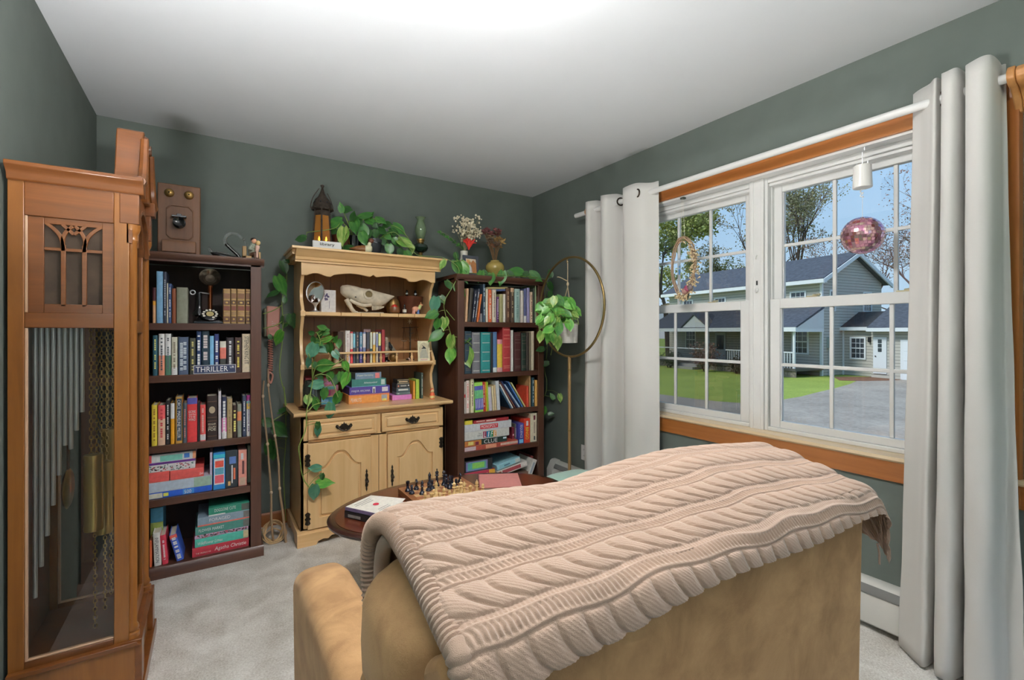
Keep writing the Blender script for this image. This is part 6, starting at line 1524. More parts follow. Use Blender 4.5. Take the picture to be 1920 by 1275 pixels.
# ================================================================== BOOKS AND BOXES
M_page = mat('book_paper', (226, 218, 198), 0.8, var=0.06, scale=20, stretch=(400, 1, 1))
M_gilt = mat('gilt_lettering', (206, 170, 104), 0.4, 0.3)
M_silver = mat('silver_band', (214, 214, 208), 0.35, 0.4)
LETTER = {}
def book(label, cat, loc, w, h, d, c, tilt=0.0, bands=(), marks=None, marks2=None, bold=0, text=(), hlines=(), ornate=0, inset=None, group=None, rotz=0.0, name='book', lean=0):
    w = max(w, 0.004)
    t = min(0.0028, w * 0.22)
    b = MB()
    b.box(-w / 2, -w / 2 + t, 0.0, d, 0, h).box(w / 2 - t, w / 2, 0.0, d, 0, h)
    n = 6; sp = []
    rd = min(0.004, w * 0.2)
    for k in range(n + 1):
        a = PI * k / n
        sp.append((-(w / 2) * math.cos(a), -rd * math.sin(a)))
    sp += [(w / 2, t), (-w / 2, t)]
    b.prism(sp, 'z', 0, h)
    o = b.obj(name, paint(c, 0.45 if ornate else 0.5), smooth=True, ang=50)
    tag(o, label, cat, group)
    th = R(tilt)
    o.rotation_euler = (0, th, rotz)
    o.location = (loc[0], loc[1], loc[2] + abs(math.sin(th)) * w / 2)
    MB().box(-w / 2 + t, w / 2 - t, t, d - 0.004, 0.004, h - 0.004).obj('page_block', M_page, o, smooth=False)
    yf = -rd - 0.0006
    def strip(nm, m, x0, x1, z0, z1, e=0.0):
        MB().box(x0, x1, yf - e, yf + 0.0022 + rd * 0.5, z0, z1).obj(nm, m, o, smooth=False)
    for z0, z1, bc in bands:
        b2 = MB(); q = [(-(w / 2 + 0.0002) * math.cos(PI * k / n), -(rd + 0.0005) * math.sin(PI * k / n)) for k in range(n + 1)]
        b2.prism(q, 'z', z0 * h, z1 * h); b2.obj('spine_band', paint(bc), o, ang=50)
    if inset: strip('spine_panel', paint(inset), -w * 0.3, w * 0.42, 0.06 * h, 0.97 * h)
    rnd = random.Random(hash((round(loc[0] * 1000), round(h * 1000))) & 0xffff)
    if marks or marks2:
        m = paint(marks or marks2); z = 0.9 * h; bb = MB()
        wd = (0.26 if bold else 0.15) * w
        for col in ((-0.18, 0.16) if marks2 else (0.0,)):
            z = 0.9 * h
            while z > 0.14 * h:
                l = rnd.uniform(0.02, 0.045) * h * (1.6 if bold else 1)
                if rnd.random() < 0.8: bb.box((col * w) - wd, (col * w) + wd, yf - 0.0004, yf + 0.0006, z - l, z)
                z -= l + 0.012 * h
        tag(bb.obj('spine_print', m, o, smooth=False), kind='stuff')
    for s, tc, z0, z1 in text:
        letters(s, paint(tc), o, (-w * 0.24, yf - 0.0008, z1 * h), (0, 0, -1), (1, 0, 0), (z1 - z0) * h, w * 0.48, 'spine_lettering')
    for s, tc, z0, z1 in hlines:
        letters(s, paint(tc), o, (-w * 0.36, yf - 0.0008, z0 * h), (1, 0, 0), (0, 0, 1), w * 0.72, (z1 - z0) * h, 'spine_lettering')
    if ornate:
        if ornate == 1:
            for z0, z1, bc in ((0.05, 0.2, (92, 62, 44)), (0.38, 0.5, (110, 62, 48)), (0.54, 0.66, (84, 58, 42)), (0.72, 0.86, (112, 78, 52))):
                strip('leather_label', paint(bc), -w * 0.42, w * 0.42, z0 * h, z1 * h)
            for z in (0.02, 0.22, 0.35, 0.52, 0.68, 0.89, 0.96): strip('raised_band', M_gilt, -w * 0.44, w * 0.44, z * h, z * h + 0.003, 0.0012)
            for z in (0.125, 0.6): MB().ball((0, yf, z * h), (w * 0.2, 0.0012, h * 0.03), 10, 6).obj('gilt_oval', M_gilt, o)
        elif ornate == 2:
            for z in (0.08, 0.42, 0.5, 0.86): strip('raised_band', paint((92, 70, 54)), -w * 0.44, w * 0.44, z * h, z * h + 0.004, 0.001)
            MB().ball((0, yf, 0.68 * h), (w * 0.3, 0.001, h * 0.08), 10, 6).obj('gilt_rosette', paint((170, 156, 130)), o)
        else:
            m = M_silver if ornate == 4 else (paint((206, 150, 130)) if ornate == 5 else paint((110, 96, 84)))
            for z in ((0.05, 0.28, 0.5, 0.73, 0.95) if ornate == 4 else (0.08, 0.12, 0.3, 0.54, 0.72, 0.8, 0.92)): strip('spine_rule', m, -w * 0.36, w * 0.4, z * h, z * h + (0.006 if ornate == 4 else 0.0035))
    return o

def shelf_row(T, d0=0.15):
    for (x, y, w, h, c, desc, ex) in T['books']:
        ex = dict(ex)
        d = min(0.22, max(d0, h * 0.68))
        book(desc + ' ' + T['where'], 'book', (x, y, T['z'] + 0.0004), w, h, d, c, group=T['group'], **ex)
for T in (L1, L2, L3, R1, R2, R3, R3L): shelf_row(T)
shelf_row(H2, 0.12)
shelf_row(L5B)

def gamebox(label, x0, x1, z0, h, y, d, c, group, panels=(), text=(), vtext=(), vertical=0, speckle=0, round=0, rot=None, loc=None, cat='game box', name='game_box'):
    w = x1 - x0 - 0.001
    t = thing(name, label, cat, loc or ((x0 + x1) / 2, y, z0), rot, group)
    hx = w / 2; lid = paint(c, 0.4)
    if vertical:
        MB().box(-hx, hx, 0, d, 0, h).obj('lid', lid, t, bevel=0.0012)
        MB().box(-hx + 0.0012, hx - 0.0012, 0.002, d - 0.002, h - 0.001, h + 0.0006).obj('box_end', paint(tuple(int(k * 0.8 + 40) for k in c)), t, smooth=False)
    elif round:
        MB().prism([(math.copysign(abs(math.cos(a)) ** 0.35, math.cos(a)) * hx, d / 2 + math.copysign(abs(math.sin(a)) ** 0.35, math.sin(a)) * d / 2) for a in [k * PI / 16 for k in range(32)]], 'z', 0, h).obj('tin_body', lid, t, bevel=0.003)
    else:
        MB().box(-hx, hx, 0, d, h * 0.06, h).obj('lid', lid, t, bevel=0.0012)
        MB().box(-hx + 0.0015, hx - 0.0015, 0.0015, d - 0.0015, 0, h * 0.2).obj('tray', paint(tuple(int(k * 0.7 + 50) for k in c)), t, smooth=False)
    yf = -0.0004
    for i, (a, b_, e, f, pc) in enumerate(panels):
        MB().box(-hx + a * w, -hx + b_ * w, yf - 0.0003 - 0.00015 * i, 0.001, e * h * 0.98, f * h * 0.98).obj('printed_panel', paint(pc), t, smooth=False)
    yl = yf - 0.0006 - 0.00015 * len(panels)
    for s, tc, a, b_, e, f in text:
        letters(s, paint(tc), t, (-hx + a * w, yl, e * h), (1, 0, 0), (0, 0, 1), (b_ - a) * w, (f - e) * h, slant=0.15 if s.istitle() else 0.0)
    for s, tc, e, f in vtext:
        letters(s, paint(tc), t, (-hx + 0.25 * w, yl, f * h), (0, 0, -1), (1, 0, 0), (f - e) * h, w * 0.5)
    if speckle:
        rnd = random.Random(int(x0 * 1e4) + 7)
        for pc in ((60, 56, 60), (180, 70, 80), (90, 130, 120)):
            bb = MB()
            for k in range(26):
                a, e = rnd.uniform(0.02, 0.95), rnd.uniform(0.06, 0.62 if h > 0.03 else 0.8)
                bb.box(-hx + a * w, -hx + a * w + rnd.uniform(0.003, 0.009), yf - 0.0006, 0.0005, e * h, e * h + rnd.uniform(0.0025, 0.006))
            tag(bb.obj('printed_pattern', paint(pc), t, smooth=False), kind='stuff')
    return t
for T in (L4, L4B, L5, R4, R4B):
    for (x0, x1, z0, h, y, d, c, desc, ex) in T['boxes']:
        gamebox(desc + ' ' + T['where'], x0, x1, z0 + 0.0004, h, y, d, c, T['group'], **ex)
# open flap of the cyan picture game
HB_ = 'of window-side bookcase'; CB_ = 'of clock-side bookcase'
# boxed set, flat books and the jumble on the window-side bookcase
bs = thing('boxed_set', 'green slipcase holding a blue and green paperback set on third shelf ' + HB_, 'book set', (1.626, 2.983, 0.6684), (0, R(-2.5), 0))
M_sl = paint((150, 206, 90))
MB().box(-0.036, -0.0345, 0, 0.15, 0, 0.215).box(0.0345, 0.036, 0, 0.15, 0, 0.215).box(-0.036, 0.036, 0, 0.15, 0, 0.016).box(-0.036, 0.036, 0, 0.15, 0.19, 0.215).box(-0.036, 0.036, 0.148, 0.15, 0, 0.215).obj('slipcase', M_sl, bs, smooth=False)
for k in range(5):
    v = MB().box(-0.034 + k * 0.0136, -0.0212 + k * 0.0136, -0.004, 0.14, 0.0165, 0.189).obj('volume', paint((92, 96, 176)), bs, bevel=0.0015)
    MB().box(-0.0335 + k * 0.0136, -0.0217 + k * 0.0136, -0.0046, 0, 0.10, 0.16).obj('spine_band', paint((110, 190, 120)), v, smooth=False)
    MB().box(-0.029 + k * 0.0136, -0.026 + k * 0.0136, -0.005, 0, 0.03, 0.095).obj('spine_print', paint((206, 206, 236)), v, smooth=False)
def flatbook(label, cx_, y, z, w, d, h, c, rotz=0.0, cat='book', tilt=0.0, cover=None, **k):
    """book lying flat: spine towards the viewer, W along x"""
    t = tag(MB().box(-w / 2, w / 2, 0, d, 0, 0.0025).box(-w / 2, w / 2, 0, d, h - 0.0025, h).box(-w / 2, w / 2, -0.001, 0.003, 0, h).obj('book', paint(c), loc=(cx_, y, z), rot=(0, tilt, rotz)), label, cat)
    MB().box(-w / 2 + 0.003, w / 2 - 0.003, 0.002, d - 0.003, 0.0025, h - 0.0025).obj('page_block', M_page, t, smooth=False)
    return t
flatbook('blue book lying flat across the row on top shelf ' + HB_, 1.79, 2.995, 1.5535, 0.17, 0.13, 0.014, (70, 84, 124), tilt=R(-3.0))
flatbook('olive book lying flat uppermost on top shelf ' + HB_, 1.785, 2.995, 1.5695, 0.175, 0.13, 0.013, (176, 160, 110), tilt=R(-3.0))
book('tall grey card leaning left on top shelf ' + HB_, 'book', (1.652, 3.0, 1.3204), 0.008, 0.25, 0.14, (176, 182, 186), tilt=6)
book('red storybook with green cover leaning on top shelf ' + HB_, 'book', (1.662, 3.03, 1.3204), 0.022, 0.16, 0.14, (140, 54, 54), tilt=-7)
# bottom shelf of the window-side bookcase
GR5 = 'jumbled boxes behind the coffee table'
W5 = 'on bottom shelf ' + HB_
gamebox('large black board game box half hidden ' + W5, 1.505, 1.775, 0.0565, 0.075, 2.985, 0.26, (54, 50, 52), GR5)
gamebox('grey board game box half hidden ' + W5, 1.505, 1.77, 0.132, 0.055, 2.985, 0.26, (120, 116, 112), GR5)
gamebox('red and orange game box ' + W5, 1.506, 1.757, 0.1876, 0.052, 2.985, 0.25, (186, 62, 84), GR5, panels=[(0.8, 1, 0, 1, (226, 160, 60)), (0.7, 0.76, 0.1, 0.6, (236, 200, 150)), (0.05, 0.4, 0.14, 0.3, (230, 190, 190))])
gamebox('black box with bright green oval label ' + W5, 1.508, 1.735, 0.2402, 0.082, 2.985, 0.2, (44, 44, 46), GR5, panels=[(0.04, 0.82, 0.12, 0.94, (120, 116, 170)), (0.1, 0.76, 0.2, 0.86, (86, 160, 150)), (0.26, 0.7, 0.3, 0.8, (130, 190, 90))])
gamebox('brown box half hidden under the slanting boxes ' + W5, 1.785, 2.06, 0.0565, 0.11, 2.99, 0.24, (110, 88, 74), GR5)
gamebox('white and red slanting game box ' + W5, -0.135, 0.135, 0, 0.042, 0, 0.24, (210, 206, 200), GR5, rot=(0, R(-9), 0), loc=(1.918, 2.99, 0.19), panels=[(0.16, 0.78, 0.2, 0.85, (160, 72, 78)), (0.03, 0.13, 0.1, 0.8, (170, 90, 70))])
gamebox('pale blue slanting game box ' + W5, -0.105, 0.105, 0, 0.038, 0, 0.24, (150, 200, 216), GR5, rot=(0, R(-11), 0), loc=(1.884, 2.99, 0.236), panels=[(0.78, 0.98, 0.1, 0.9, (196, 206, 206)), (0.3, 0.55, 0.35, 0.6, (90, 130, 150))])
gamebox('white box with yellow lettered edge leaning ' + W5, -0.02, 0.02, 0, 0.20, 0, 0.2, (206, 204, 196), GR5, rot=(0, R(25), 0), loc=(2.045, 2.995, 0.066), vertical=1, panels=[(0.2, 0.8, 0.05, 0.35, (226, 190, 80)), (0.3, 0.7, 0.45, 0.9, (150, 160, 170))])
gamebox('dark red narrow box leaning ' + W5, -0.012, 0.012, 0, 0.21, 0, 0.2, (120, 56, 56), GR5, rot=(0, R(17), 0), loc=(2.008 + 0.066, 3.045, 0.0622), vertical=1)

# ================================================================== THINGS ON THE FURNITURE
M_blk = mat('gloss_black', (20, 20, 22), 0.18, coat=0.4)
M_brassy = mat('aged_brass', (176, 142, 84), 0.35, 0.85, var=0.2, scale=30)
M_cream = mat('cream_paint', (232, 226, 212), 0.5)
M_terr = mat('brown_glaze', (98, 58, 44), 0.4, var=0.2, scale=20)
def spl(pts, n=6):
    """smooth polyline through PTS"""
    P = [Vector(p) for p in pts]; out = []
    for i in range(len(P) - 1):
        p0, p1, p2, p3 = P[max(i - 1, 0)], P[i], P[i + 1], P[min(i + 2, len(P) - 1)]
        for k in range(n):
            u = k / n
            out.append(tuple(0.5 * (2 * p1 + (p2 - p0) * u + (2 * p0 - 5 * p1 + 4 * p2 - p3) * u * u + (3 * p1 - p0 - 3 * p2 + p3) * u ** 3)))
    out.append(tuple(P[-1]))
    return out
def loft(b, secs, seg=16):
    """closed tube through sections (centre, half-width across, half-height): axis along x, width in y"""
    vs = []
    for (x, y, z, ry, rz) in secs:
        for k in range(seg):
            a = 2 * PI * k / seg
            vs.append((x, y + ry * math.cos(a), z + rz * math.sin(a)))
    fs = [(i * seg + k, (i + 1) * seg + k, (i + 1) * seg + (k + 1) % seg, i * seg + (k + 1) % seg) for i in range(len(secs) - 1) for k in range(seg)]
    fs += [tuple(range(seg)), tuple(range((len(secs) - 1) * seg, len(secs) * seg))[::-1]]
    return b.add(vs, fs)

# ---- candlestick telephone
ph = thing('candlestick_telephone', 'black and copper candlestick telephone with rotary dial on the bookcase shelf', 'telephone', (-0.015, 3.08, 1.2944))
MB().prism([(-0.075, -0.075), (0.075, -0.075), (0.08, 0.07), (-0.08, 0.07)], 'z', 0, 0.012).obj('foot', M_blk, ph, bevel=0.003)
b = MB(); vs = [(-0.068, -0.066, 0.012), (0.068, -0.066, 0.012), (0.068, 0.06, 0.012), (-0.068, 0.06, 0.012), (-0.035, -0.01, 0.066), (0.035, -0.01, 0.066), (0.035, 0.05, 0.066), (-0.035, 0.05, 0.066)]
b.add(vs, [(0, 3, 2, 1), (4, 5, 6, 7), (0, 1, 5, 4), (1, 2, 6, 5), (2, 3, 7, 6), (3, 0, 4, 7)]); b.obj('body', M_blk, ph, bevel=0.006)
Md = Matrix.Translation((0, -0.046, 0.046)) @ Matrix.Rotation(R(45), 4, 'X')
MB().lathe([(0.044, 0), (0.044, 0.005), (0.04, 0.008), (0.002, 0.008)], 28, M=Md).obj('dial_plate', M_blk, ph)
for k in range(10):
    a = R(-60 + k * 30)
    MB().lathe([(0.0065, 0.008), (0.0065, 0.0105), (0.004, 0.0105)], 10, M=Md @ Matrix.Translation((0.031 * math.cos(a), 0.031 * math.sin(a), 0))).obj('finger_hole', M_cream, ph)
MB().lathe([(0.018, 0.008), (0.018, 0.011), (0.002, 0.011)], 18, M=Md).obj('dial_label', mat('dial_label', (206, 186, 130), 0.5), ph)
MB().lathe([(0.02, 0.064), (0.016, 0.075), (0.0115, 0.08), (0.0115, 0.2), (0.014, 0.206), (0.012, 0.22)], 18, (0, 0.02, 0)).obj('stem', mat('copper', (184, 112, 76), 0.25, 0.95), ph)
Mm = Matrix.Translation((0, 0.02, 0.235)) @ Matrix.Rotation(R(72), 4, 'X')
MB().lathe([(0.012, -0.02), (0.02, 0.0), (0.022, 0.03), (0.03, 0.045), (0.048, 0.06), (0.05, 0.064), (0.044, 0.062), (0.026, 0.05), (0.022, 0.044), (0.003, 0.042)], 28, M=Mm).obj('mouthpiece', mat('smoky_chrome', (116, 104, 90), 0.22, 0.9), ph)
MB().tube(spl([(-0.005, 0.0, 0.165), (-0.03, -0.012, 0.168), (-0.05, -0.02, 0.168)], 5), 0.0035, 8).tube([(-0.079 + 0.011 * math.cos(a), -0.02, 0.168 + 0.011 * math.sin(a)) for a in [k * PI / 8 for k in range(16)]], 0.0032, 8, closed=True).obj('hook_switch', M_chrome, ph)
MB().lathe([(0.012, 0.168), (0.013, 0.16), (0.013, 0.1), (0.016, 0.075), (0.03, 0.055), (0.031, 0.045), (0.02, 0.04)][::-1], 20, (-0.05, -0.015, 0)).obj('receiver', M_blk, ph)

# ---- enamel street sign THRILLER
sg = thing('name_plate', 'navy and white name plate reading THRILLER standing against the novels', 'sign', (0.008, 2.966, 1.0266), (R(-8), 0, 0))
MB().box(-0.096, 0.096, 0, 0.003, 0, 0.047).obj('plate', paint((34, 44, 78), 0.35), sg, bevel=0.001)
b = MB()
for q in ((-0.0955, 0.0955, 0.001, 0.003), (-0.0955, 0.0955, 0.044, 0.046), (-0.0955, -0.0935, 0.001, 0.046), (0.0935, 0.0955, 0.001, 0.046)): b.box(q[0], q[1], -0.0006, 0.0, q[2], q[3])
b.obj('white_border', paint((232, 232, 234)), sg, smooth=False)
letters('THRILLER', paint((236, 236, 238)), sg, (-0.086, -0.0008, 0.010), (1, 0, 0), (0, 0, 1), 0.145, 0.028)
letters('UR', paint((236, 236, 238)), sg, (0.068, -0.0008, 0.026), (1, 0, 0), (0, 0, 1), 0.02, 0.012)

# ---- wooden wall telephone standing on the bookcase by the clock
W_tel = wood('oak_telephone', (134, 90, 56), (104, 66, 38), 'Z', 0.45, 24, 0.1)
wp = thing('antique_telephone', 'antique oak box telephone with brass bells standing on the bookcase', 'telephone', (-0.16, 3.20, 1.6554))
MB().box(-0.098, 0.098, 0, 0.09, 0, 0.415).obj('case', W_tel, wp, bevel=0.004)
for x in (-0.045, 0.045): MB().ball((x, -0.006, 0.362), (0.023, 0.016, 0.023), 18, 10).obj('bell', M_brassy, wp)
for x in (-0.045, 0.045): MB().ball((x, -0.022, 0.362), 0.004, 8, 6).obj('bell_screw', M_blk, wp)
oc = [(-0.06, 0.13), (-0.04, 0.11), (0.045, 0.11), (0.065, 0.13), (0.065, 0.275), (0.045, 0.3), (-0.04, 0.3), (-0.06, 0.275)]
b = MB(); ringprism(b, oc, [(p[0] * 0.92, 0.205 + (p[1] - 0.205) * 0.92) for p in oc], -0.006, 0.0); b.obj('octagon_moulding', W_tel, wp, bevel=0.002)
Mm = Matrix.Translation((0.0, 0, 0.20)) @ Matrix.Rotation(R(90), 4, 'X')
MB().lathe([(0.03, 0.0), (0.03, 0.012), (0.016, 0.018), (0.016, 0.04), (0.024, 0.05), (0.026, 0.062), (0.012, 0.055)], 20, M=Mm).obj('mouthpiece', M_blk, wp)
MB().box(-0.034, 0.034, -0.03, 0, 0.228, 0.24).box(-0.012, 0.012, -0.02, 0, 0.235, 0.25).obj('cradle', M_blk, wp, bevel=0.003)
MB().prism([(-0.06, 0.03), (-0.06, 0.075), (-0.052, 0.095), (0, 0.1), (0, 0.03)], 'x', -0.075, 0.078).obj('writing_shelf', W_tel, wp, bevel=0.003)

# ---- glass swan and seated figurine
sw = thing('glass_swan', 'black and clear glass swan with a looped neck on the bookcase', 'ornament', (0.065, 3.10, 1.6554))
k_ = lambda U, V: ((U - 425) * 0.00262, 0, (478.5 - V) * 0.0031)
b = MB(); loft(b, [(-0.078, 0, 0.036, 0.002, 0.003), (-0.07, 0, 0.030, 0.012, 0.008), (-0.05, 0, 0.024, 0.024, 0.018), (-0.02, 0, 0.018, 0.028, 0.018), (0.02, 0, 0.014, 0.026, 0.014), (0.05, 0, 0.012, 0.02, 0.012), (0.066, 0, 0.012, 0.01, 0.01), (0.07, 0, 0.012, 0.003, 0.004)])
b.tube(spl([(0.062, 0, 0.010), k_(445, 468), k_(433, 458), k_(423, 449)], 6), [0.009] * 19, 10); b.obj('black_body', M_blk, sw)
M_cg = mat('clear_blown_glass', (226, 232, 230), 0.04, trans=0.85, ior=1.4)
b = MB(); b.tube(spl([k_(423, 449), k_(421, 443), k_(424, 434), k_(433, 429), k_(445, 430), k_(452, 436), k_(456, 438)], 6), [0.0085] * 19 + [0.007] * 18, 10); b.ball(k_(456.5, 438), 0.009, 12, 8); b.tube([k_(457, 440), k_(461, 449)], [0.006, 0.002], 8); b.obj('clear_neck', M_cg, sw)
b = MB(); b.tube(spl([(-0.07, 0, 0.034), (-0.083, 0, 0.055), (-0.087, 0, 0.068)], 4), [0.008] * 5 + [0.005] * 3 + [0.002], 8); b.tube(spl([(-0.07, 0, 0.042), (-0.03, 0, 0.038), (0.01, 0, 0.032)], 4), [0.006] * 9, 8); b.obj('clear_tail', M_cg, sw)
fg = thing('seated_figurine', 'small painted figurine of a dark-haired sitter holding a child on a bench', 'figurine', (0.186, 3.09, 1.6554))
b = MB(); b.box(-0.046, -0.026, -0.02, 0.02, 0, 0.084).box(-0.046, 0.0, -0.02, 0.02, 0, 0.03).box(0.028, 0.046, -0.02, 0.02, 0, 0.056); b.obj('bench', wood('figurine_wood', (206, 170, 116), (170, 130, 80), 'Z', 0.5, 60), fg, bevel=0.003)
b = MB(); b.tube(spl([(0.004, 0.004, 0.036), (0.002, 0.004, 0.062), (0.004, 0.0, 0.088), (0.01, -0.002, 0.104)], 5), [0.017] * 5 + [0.019] * 5 + [0.014] * 5 + [0.007], 12)
b.tube(spl([(0.0, -0.012, 0.09), (-0.012, -0.022, 0.07), (0.006, -0.03, 0.066)], 5), 0.0065, 8); b.tube(spl([(0.012, 0.012, 0.09), (0.026, -0.008, 0.078), (0.024, -0.022, 0.074)], 5), 0.0065, 8); b.obj('sitter_shirt', paint((140, 146, 130)), fg)
b = MB(); b.tube(spl([(0.0, -0.004, 0.038), (0.016, -0.026, 0.04), (0.018, -0.03, 0.004)], 6), [0.013] * 7 + [0.009] * 6, 10); b.tube(spl([(0.006, 0.008, 0.038), (0.026, -0.018, 0.04), (0.03, -0.022, 0.004)], 6), [0.013] * 7 + [0.009] * 6, 10); b.obj('sitter_trousers', paint((92, 66, 52)), fg)
MB().ball((0.012, -0.006, 0.120), (0.0135, 0.0135, 0.0165), 14, 10).obj('sitter_head', paint((214, 160, 130)), fg)
MB().ball((0.010, -0.002, 0.127), (0.0155, 0.0155, 0.0125), 14, 10).obj('sitter_hair', paint((46, 32, 28)), fg)
b = MB(); b.tube(spl([(0.026, -0.02, 0.058), (0.028, -0.024, 0.075), (0.03, -0.022, 0.092)], 5), [0.010] * 5 + [0.012] * 5 + [0.007], 10); b.tube(spl([(0.026, -0.026, 0.06), (0.026, -0.036, 0.045), (0.026, -0.036, 0.02)], 4), 0.005, 8); b.obj('child_dress', paint((226, 176, 160)), fg)
MB().ball((0.032, -0.021, 0.108), (0.0125, 0.0125, 0.014), 12, 8).obj('child_head', paint((206, 176, 120)), fg)

# ---- lantern
ln = thing('lantern', 'tall dark metal lantern with amber glass and lit candles on the hutch', 'lantern', (0.60, 3.24, 1.7574))
M_lan = mat('rusted_iron', (70, 60, 52), 0.6, 0.5, var=0.35, scale=50)
N6 = 6
def hexpt(r, k, z): a = 2 * PI * (k + 0.25) / N6; return (r * math.cos(a), r * math.sin(a), z)
MB().lathe([(0.07, 0), (0.072, 0.012), (0.066, 0.03)], 6, M=Matrix.Rotation(PI / 2 * 0.333, 4, 'Z')).obj('base', M_lan, ln, bevel=0.002)
for k in range(N6):
    b = MB(); b.tube([hexpt(0.066, k, 0.03), hexpt(0.048, k, 0.285)], 0.0055, 6); b.obj('corner_bar', M_lan, ln)
    p0, p1, q1, q0 = hexpt(0.063, k, 0.035), hexpt(0.063, k + 1, 0.035), hexpt(0.047, k + 1, 0.28), hexpt(0.047, k, 0.28)
    b = MB(); b.add([p0, p1, q1, q0], [(0, 1, 2, 3)]); o = b.obj('glass_panel', mat('amber_glass', (206, 138, 60), 0.15, alpha=0.55), ln, smooth=False)
    b = MB()
    for zf0, zf1 in ((0.0, 0.12), (0.86, 1.0)):
        v = [Vector(p0).lerp(Vector(q0), zf0), Vector(p1).lerp(Vector(q1), zf0), Vector(p1).lerp(Vector(q1), zf1), Vector(p0).lerp(Vector(q0), zf1)]
        b.add([tuple(x * 1.012) if False else (x.x * 1.015, x.y * 1.015, x.z) for x in v], [(0, 1, 2, 3)])
    b.obj('panel_frame', M_lan, ln, smooth=False)
MB().lathe([(0.062, 0.283), (0.066, 0.29), (0.06, 0.3), (0.056, 0.325), (0.045, 0.352), (0.028, 0.37), (0.016, 0.395), (0.008, 0.42), (0.006, 0.432), (0.012, 0.44), (0.012, 0.447), (0.003, 0.452)], 24).obj('domed_roof', M_lan, ln)
for k in range(12):
    a = 2 * PI * k / 12; MB().ball((0.064 * math.cos(a), 0.064 * math.sin(a), 0.292), 0.0075, 8, 6).obj('roof_stud', M_lan, ln)
for k in range(8):
    a = 2 * PI * (k + 0.5) / 8; MB().ball((0.0515 * math.cos(a), 0.0515 * math.sin(a), 0.33), (0.007, 0.007, 0.009), 8, 6).obj('roof_hole', mat('black_plastic', (22, 22, 24), 0.4), ln)
MB().tube(spl([(-0.06, 0, 0.29), (-0.072, 0, 0.30), (-0.058, 0, 0.36), (-0.03, 0, 0.41), (-0.02, 0, 0.425)], 5), 0.0025, 6).tube(spl([(0.06, 0, 0.29), (0.066, 0, 0.31), (0.05, 0, 0.36), (0.03, 0, 0.4)], 5), 0.0025, 6).obj('bail_handle', M_lan, ln)
for x, y in ((-0.022, -0.012), (0.02, -0.02)):
    cd = MB().lathe([(0.011, 0.03), (0.011, 0.075), (0.003, 0.076)], 14, (x, y, 0)).obj('candle', M_cream, ln)
    MB().lathe([(0.001, 0.078), (0.0065, 0.09), (0.004, 0.104), (0.0008, 0.112)], 10, (x, y, 0)).obj('flame', mat('flame_glow', (255, 190, 70), 0.5, emit=(255, 176, 60), es=7), cd)

# ---- library wedge sign
lb = thing('desk_sign', 'white wedge sign reading library on the front edge of the hutch top', 'sign', (0.592, 3.045, 1.7574), R(-4))
MB().prism([(-0.012, 0), (0.035, 0), (0.02, 0.052), (0.008, 0.052)], 'x', -0.083, 0.083).obj('block', mat('white_lacquer', (236, 234, 230), 0.35), lb, bevel=0.003)
letters('library', paint((40, 40, 42)), lb, (-0.042, -0.0085 - 0.0004, 0.016), (1, 0, 0), (0, 0.36, 1), 0.084, 0.026)

# ---- duck decoy
dk = thing('duck_decoy', 'carved wooden duck decoy with brown head and white breast on the hutch', 'ornament', (0.822, 3.09, 1.7574), R(-10))
b = MB(); loft(b, [(-0.085, 0, 0.03, 0.003, 0.003), (-0.07, 0, 0.029, 0.014, 0.008), (-0.04, 0, 0.028, 0.028, 0.022), (0.0, 0, 0.028, 0.032, 0.027), (0.015, 0, 0.028, 0.031, 0.027)]); b.obj('back', wood('duck_brown', (176, 112, 54), (96, 62, 36), 'X', 0.45, 40), dk)
b = MB(); loft(b, [(0.012, 0, 0.028, 0.0315, 0.0275), (0.035, 0, 0.03, 0.027, 0.028), (0.05, 0, 0.034, 0.018, 0.024), (0.058, 0, 0.036, 0.006, 0.01)]); b.tube(spl([(0.036, 0, 0.05), (0.04, 0, 0.066), (0.044, 0, 0.076)], 4), [0.013] * 5 + [0.011] * 4, 12); b.obj('white_breast', paint((222, 206, 172)), dk)
MB().ball((0.05, 0, 0.088), (0.019, 0.015, 0.016), 14, 10).obj('head', paint((96, 54, 36)), dk)
b = MB(); loft(b, [(0.062, 0, 0.085, 0.007, 0.006), (0.08, 0, 0.08, 0.008, 0.003), (0.09, 0, 0.078, 0.005, 0.002)]); b.obj('bill', paint((120, 124, 130)), dk)

# ---- oil lamp
ol = thing('oil_lamp', 'green glass oil lamp with tall chimney at the end of the hutch top', 'lamp', (1.268, 3.22, 1.7574))
MB().lathe([(0.045, 0), (0.046, 0.008), (0.03, 0.016), (0.018, 0.022)], 24).obj('foot', M_blk, ol)
MB().lathe([(0.016, 0.022), (0.014, 0.03), (0.014, 0.06), (0.018, 0.066)], 18).obj('stem', M_brassy, ol)
MB().lathe([(0.018, 0.066), (0.045, 0.08), (0.056, 0.1), (0.05, 0.12), (0.03, 0.132), (0.02, 0.136)], 24).obj('oil_font', mat('dark_green_glass', (36, 56, 44), 0.08, spec=0.8), ol)
MB().lathe([(0.02, 0.136), (0.024, 0.142), (0.024, 0.15), (0.03, 0.155), (0.03, 0.162)], 20).obj('burner', M_brassy, ol)
MB().lathe([(0.026, 0.162), (0.03, 0.18), (0.041, 0.215), (0.04, 0.25), (0.028, 0.285), (0.023, 0.3), (0.028, 0.312), (0.038, 0.322), (0.0365, 0.322), (0.026, 0.311), (0.021, 0.3), (0.026, 0.284), (0.038, 0.25), (0.039, 0.215), (0.028, 0.181)], 26).obj('chimney', mat('green_glass', (124, 148, 112), 0.06, alpha=0.62, spec=0.9), ol)

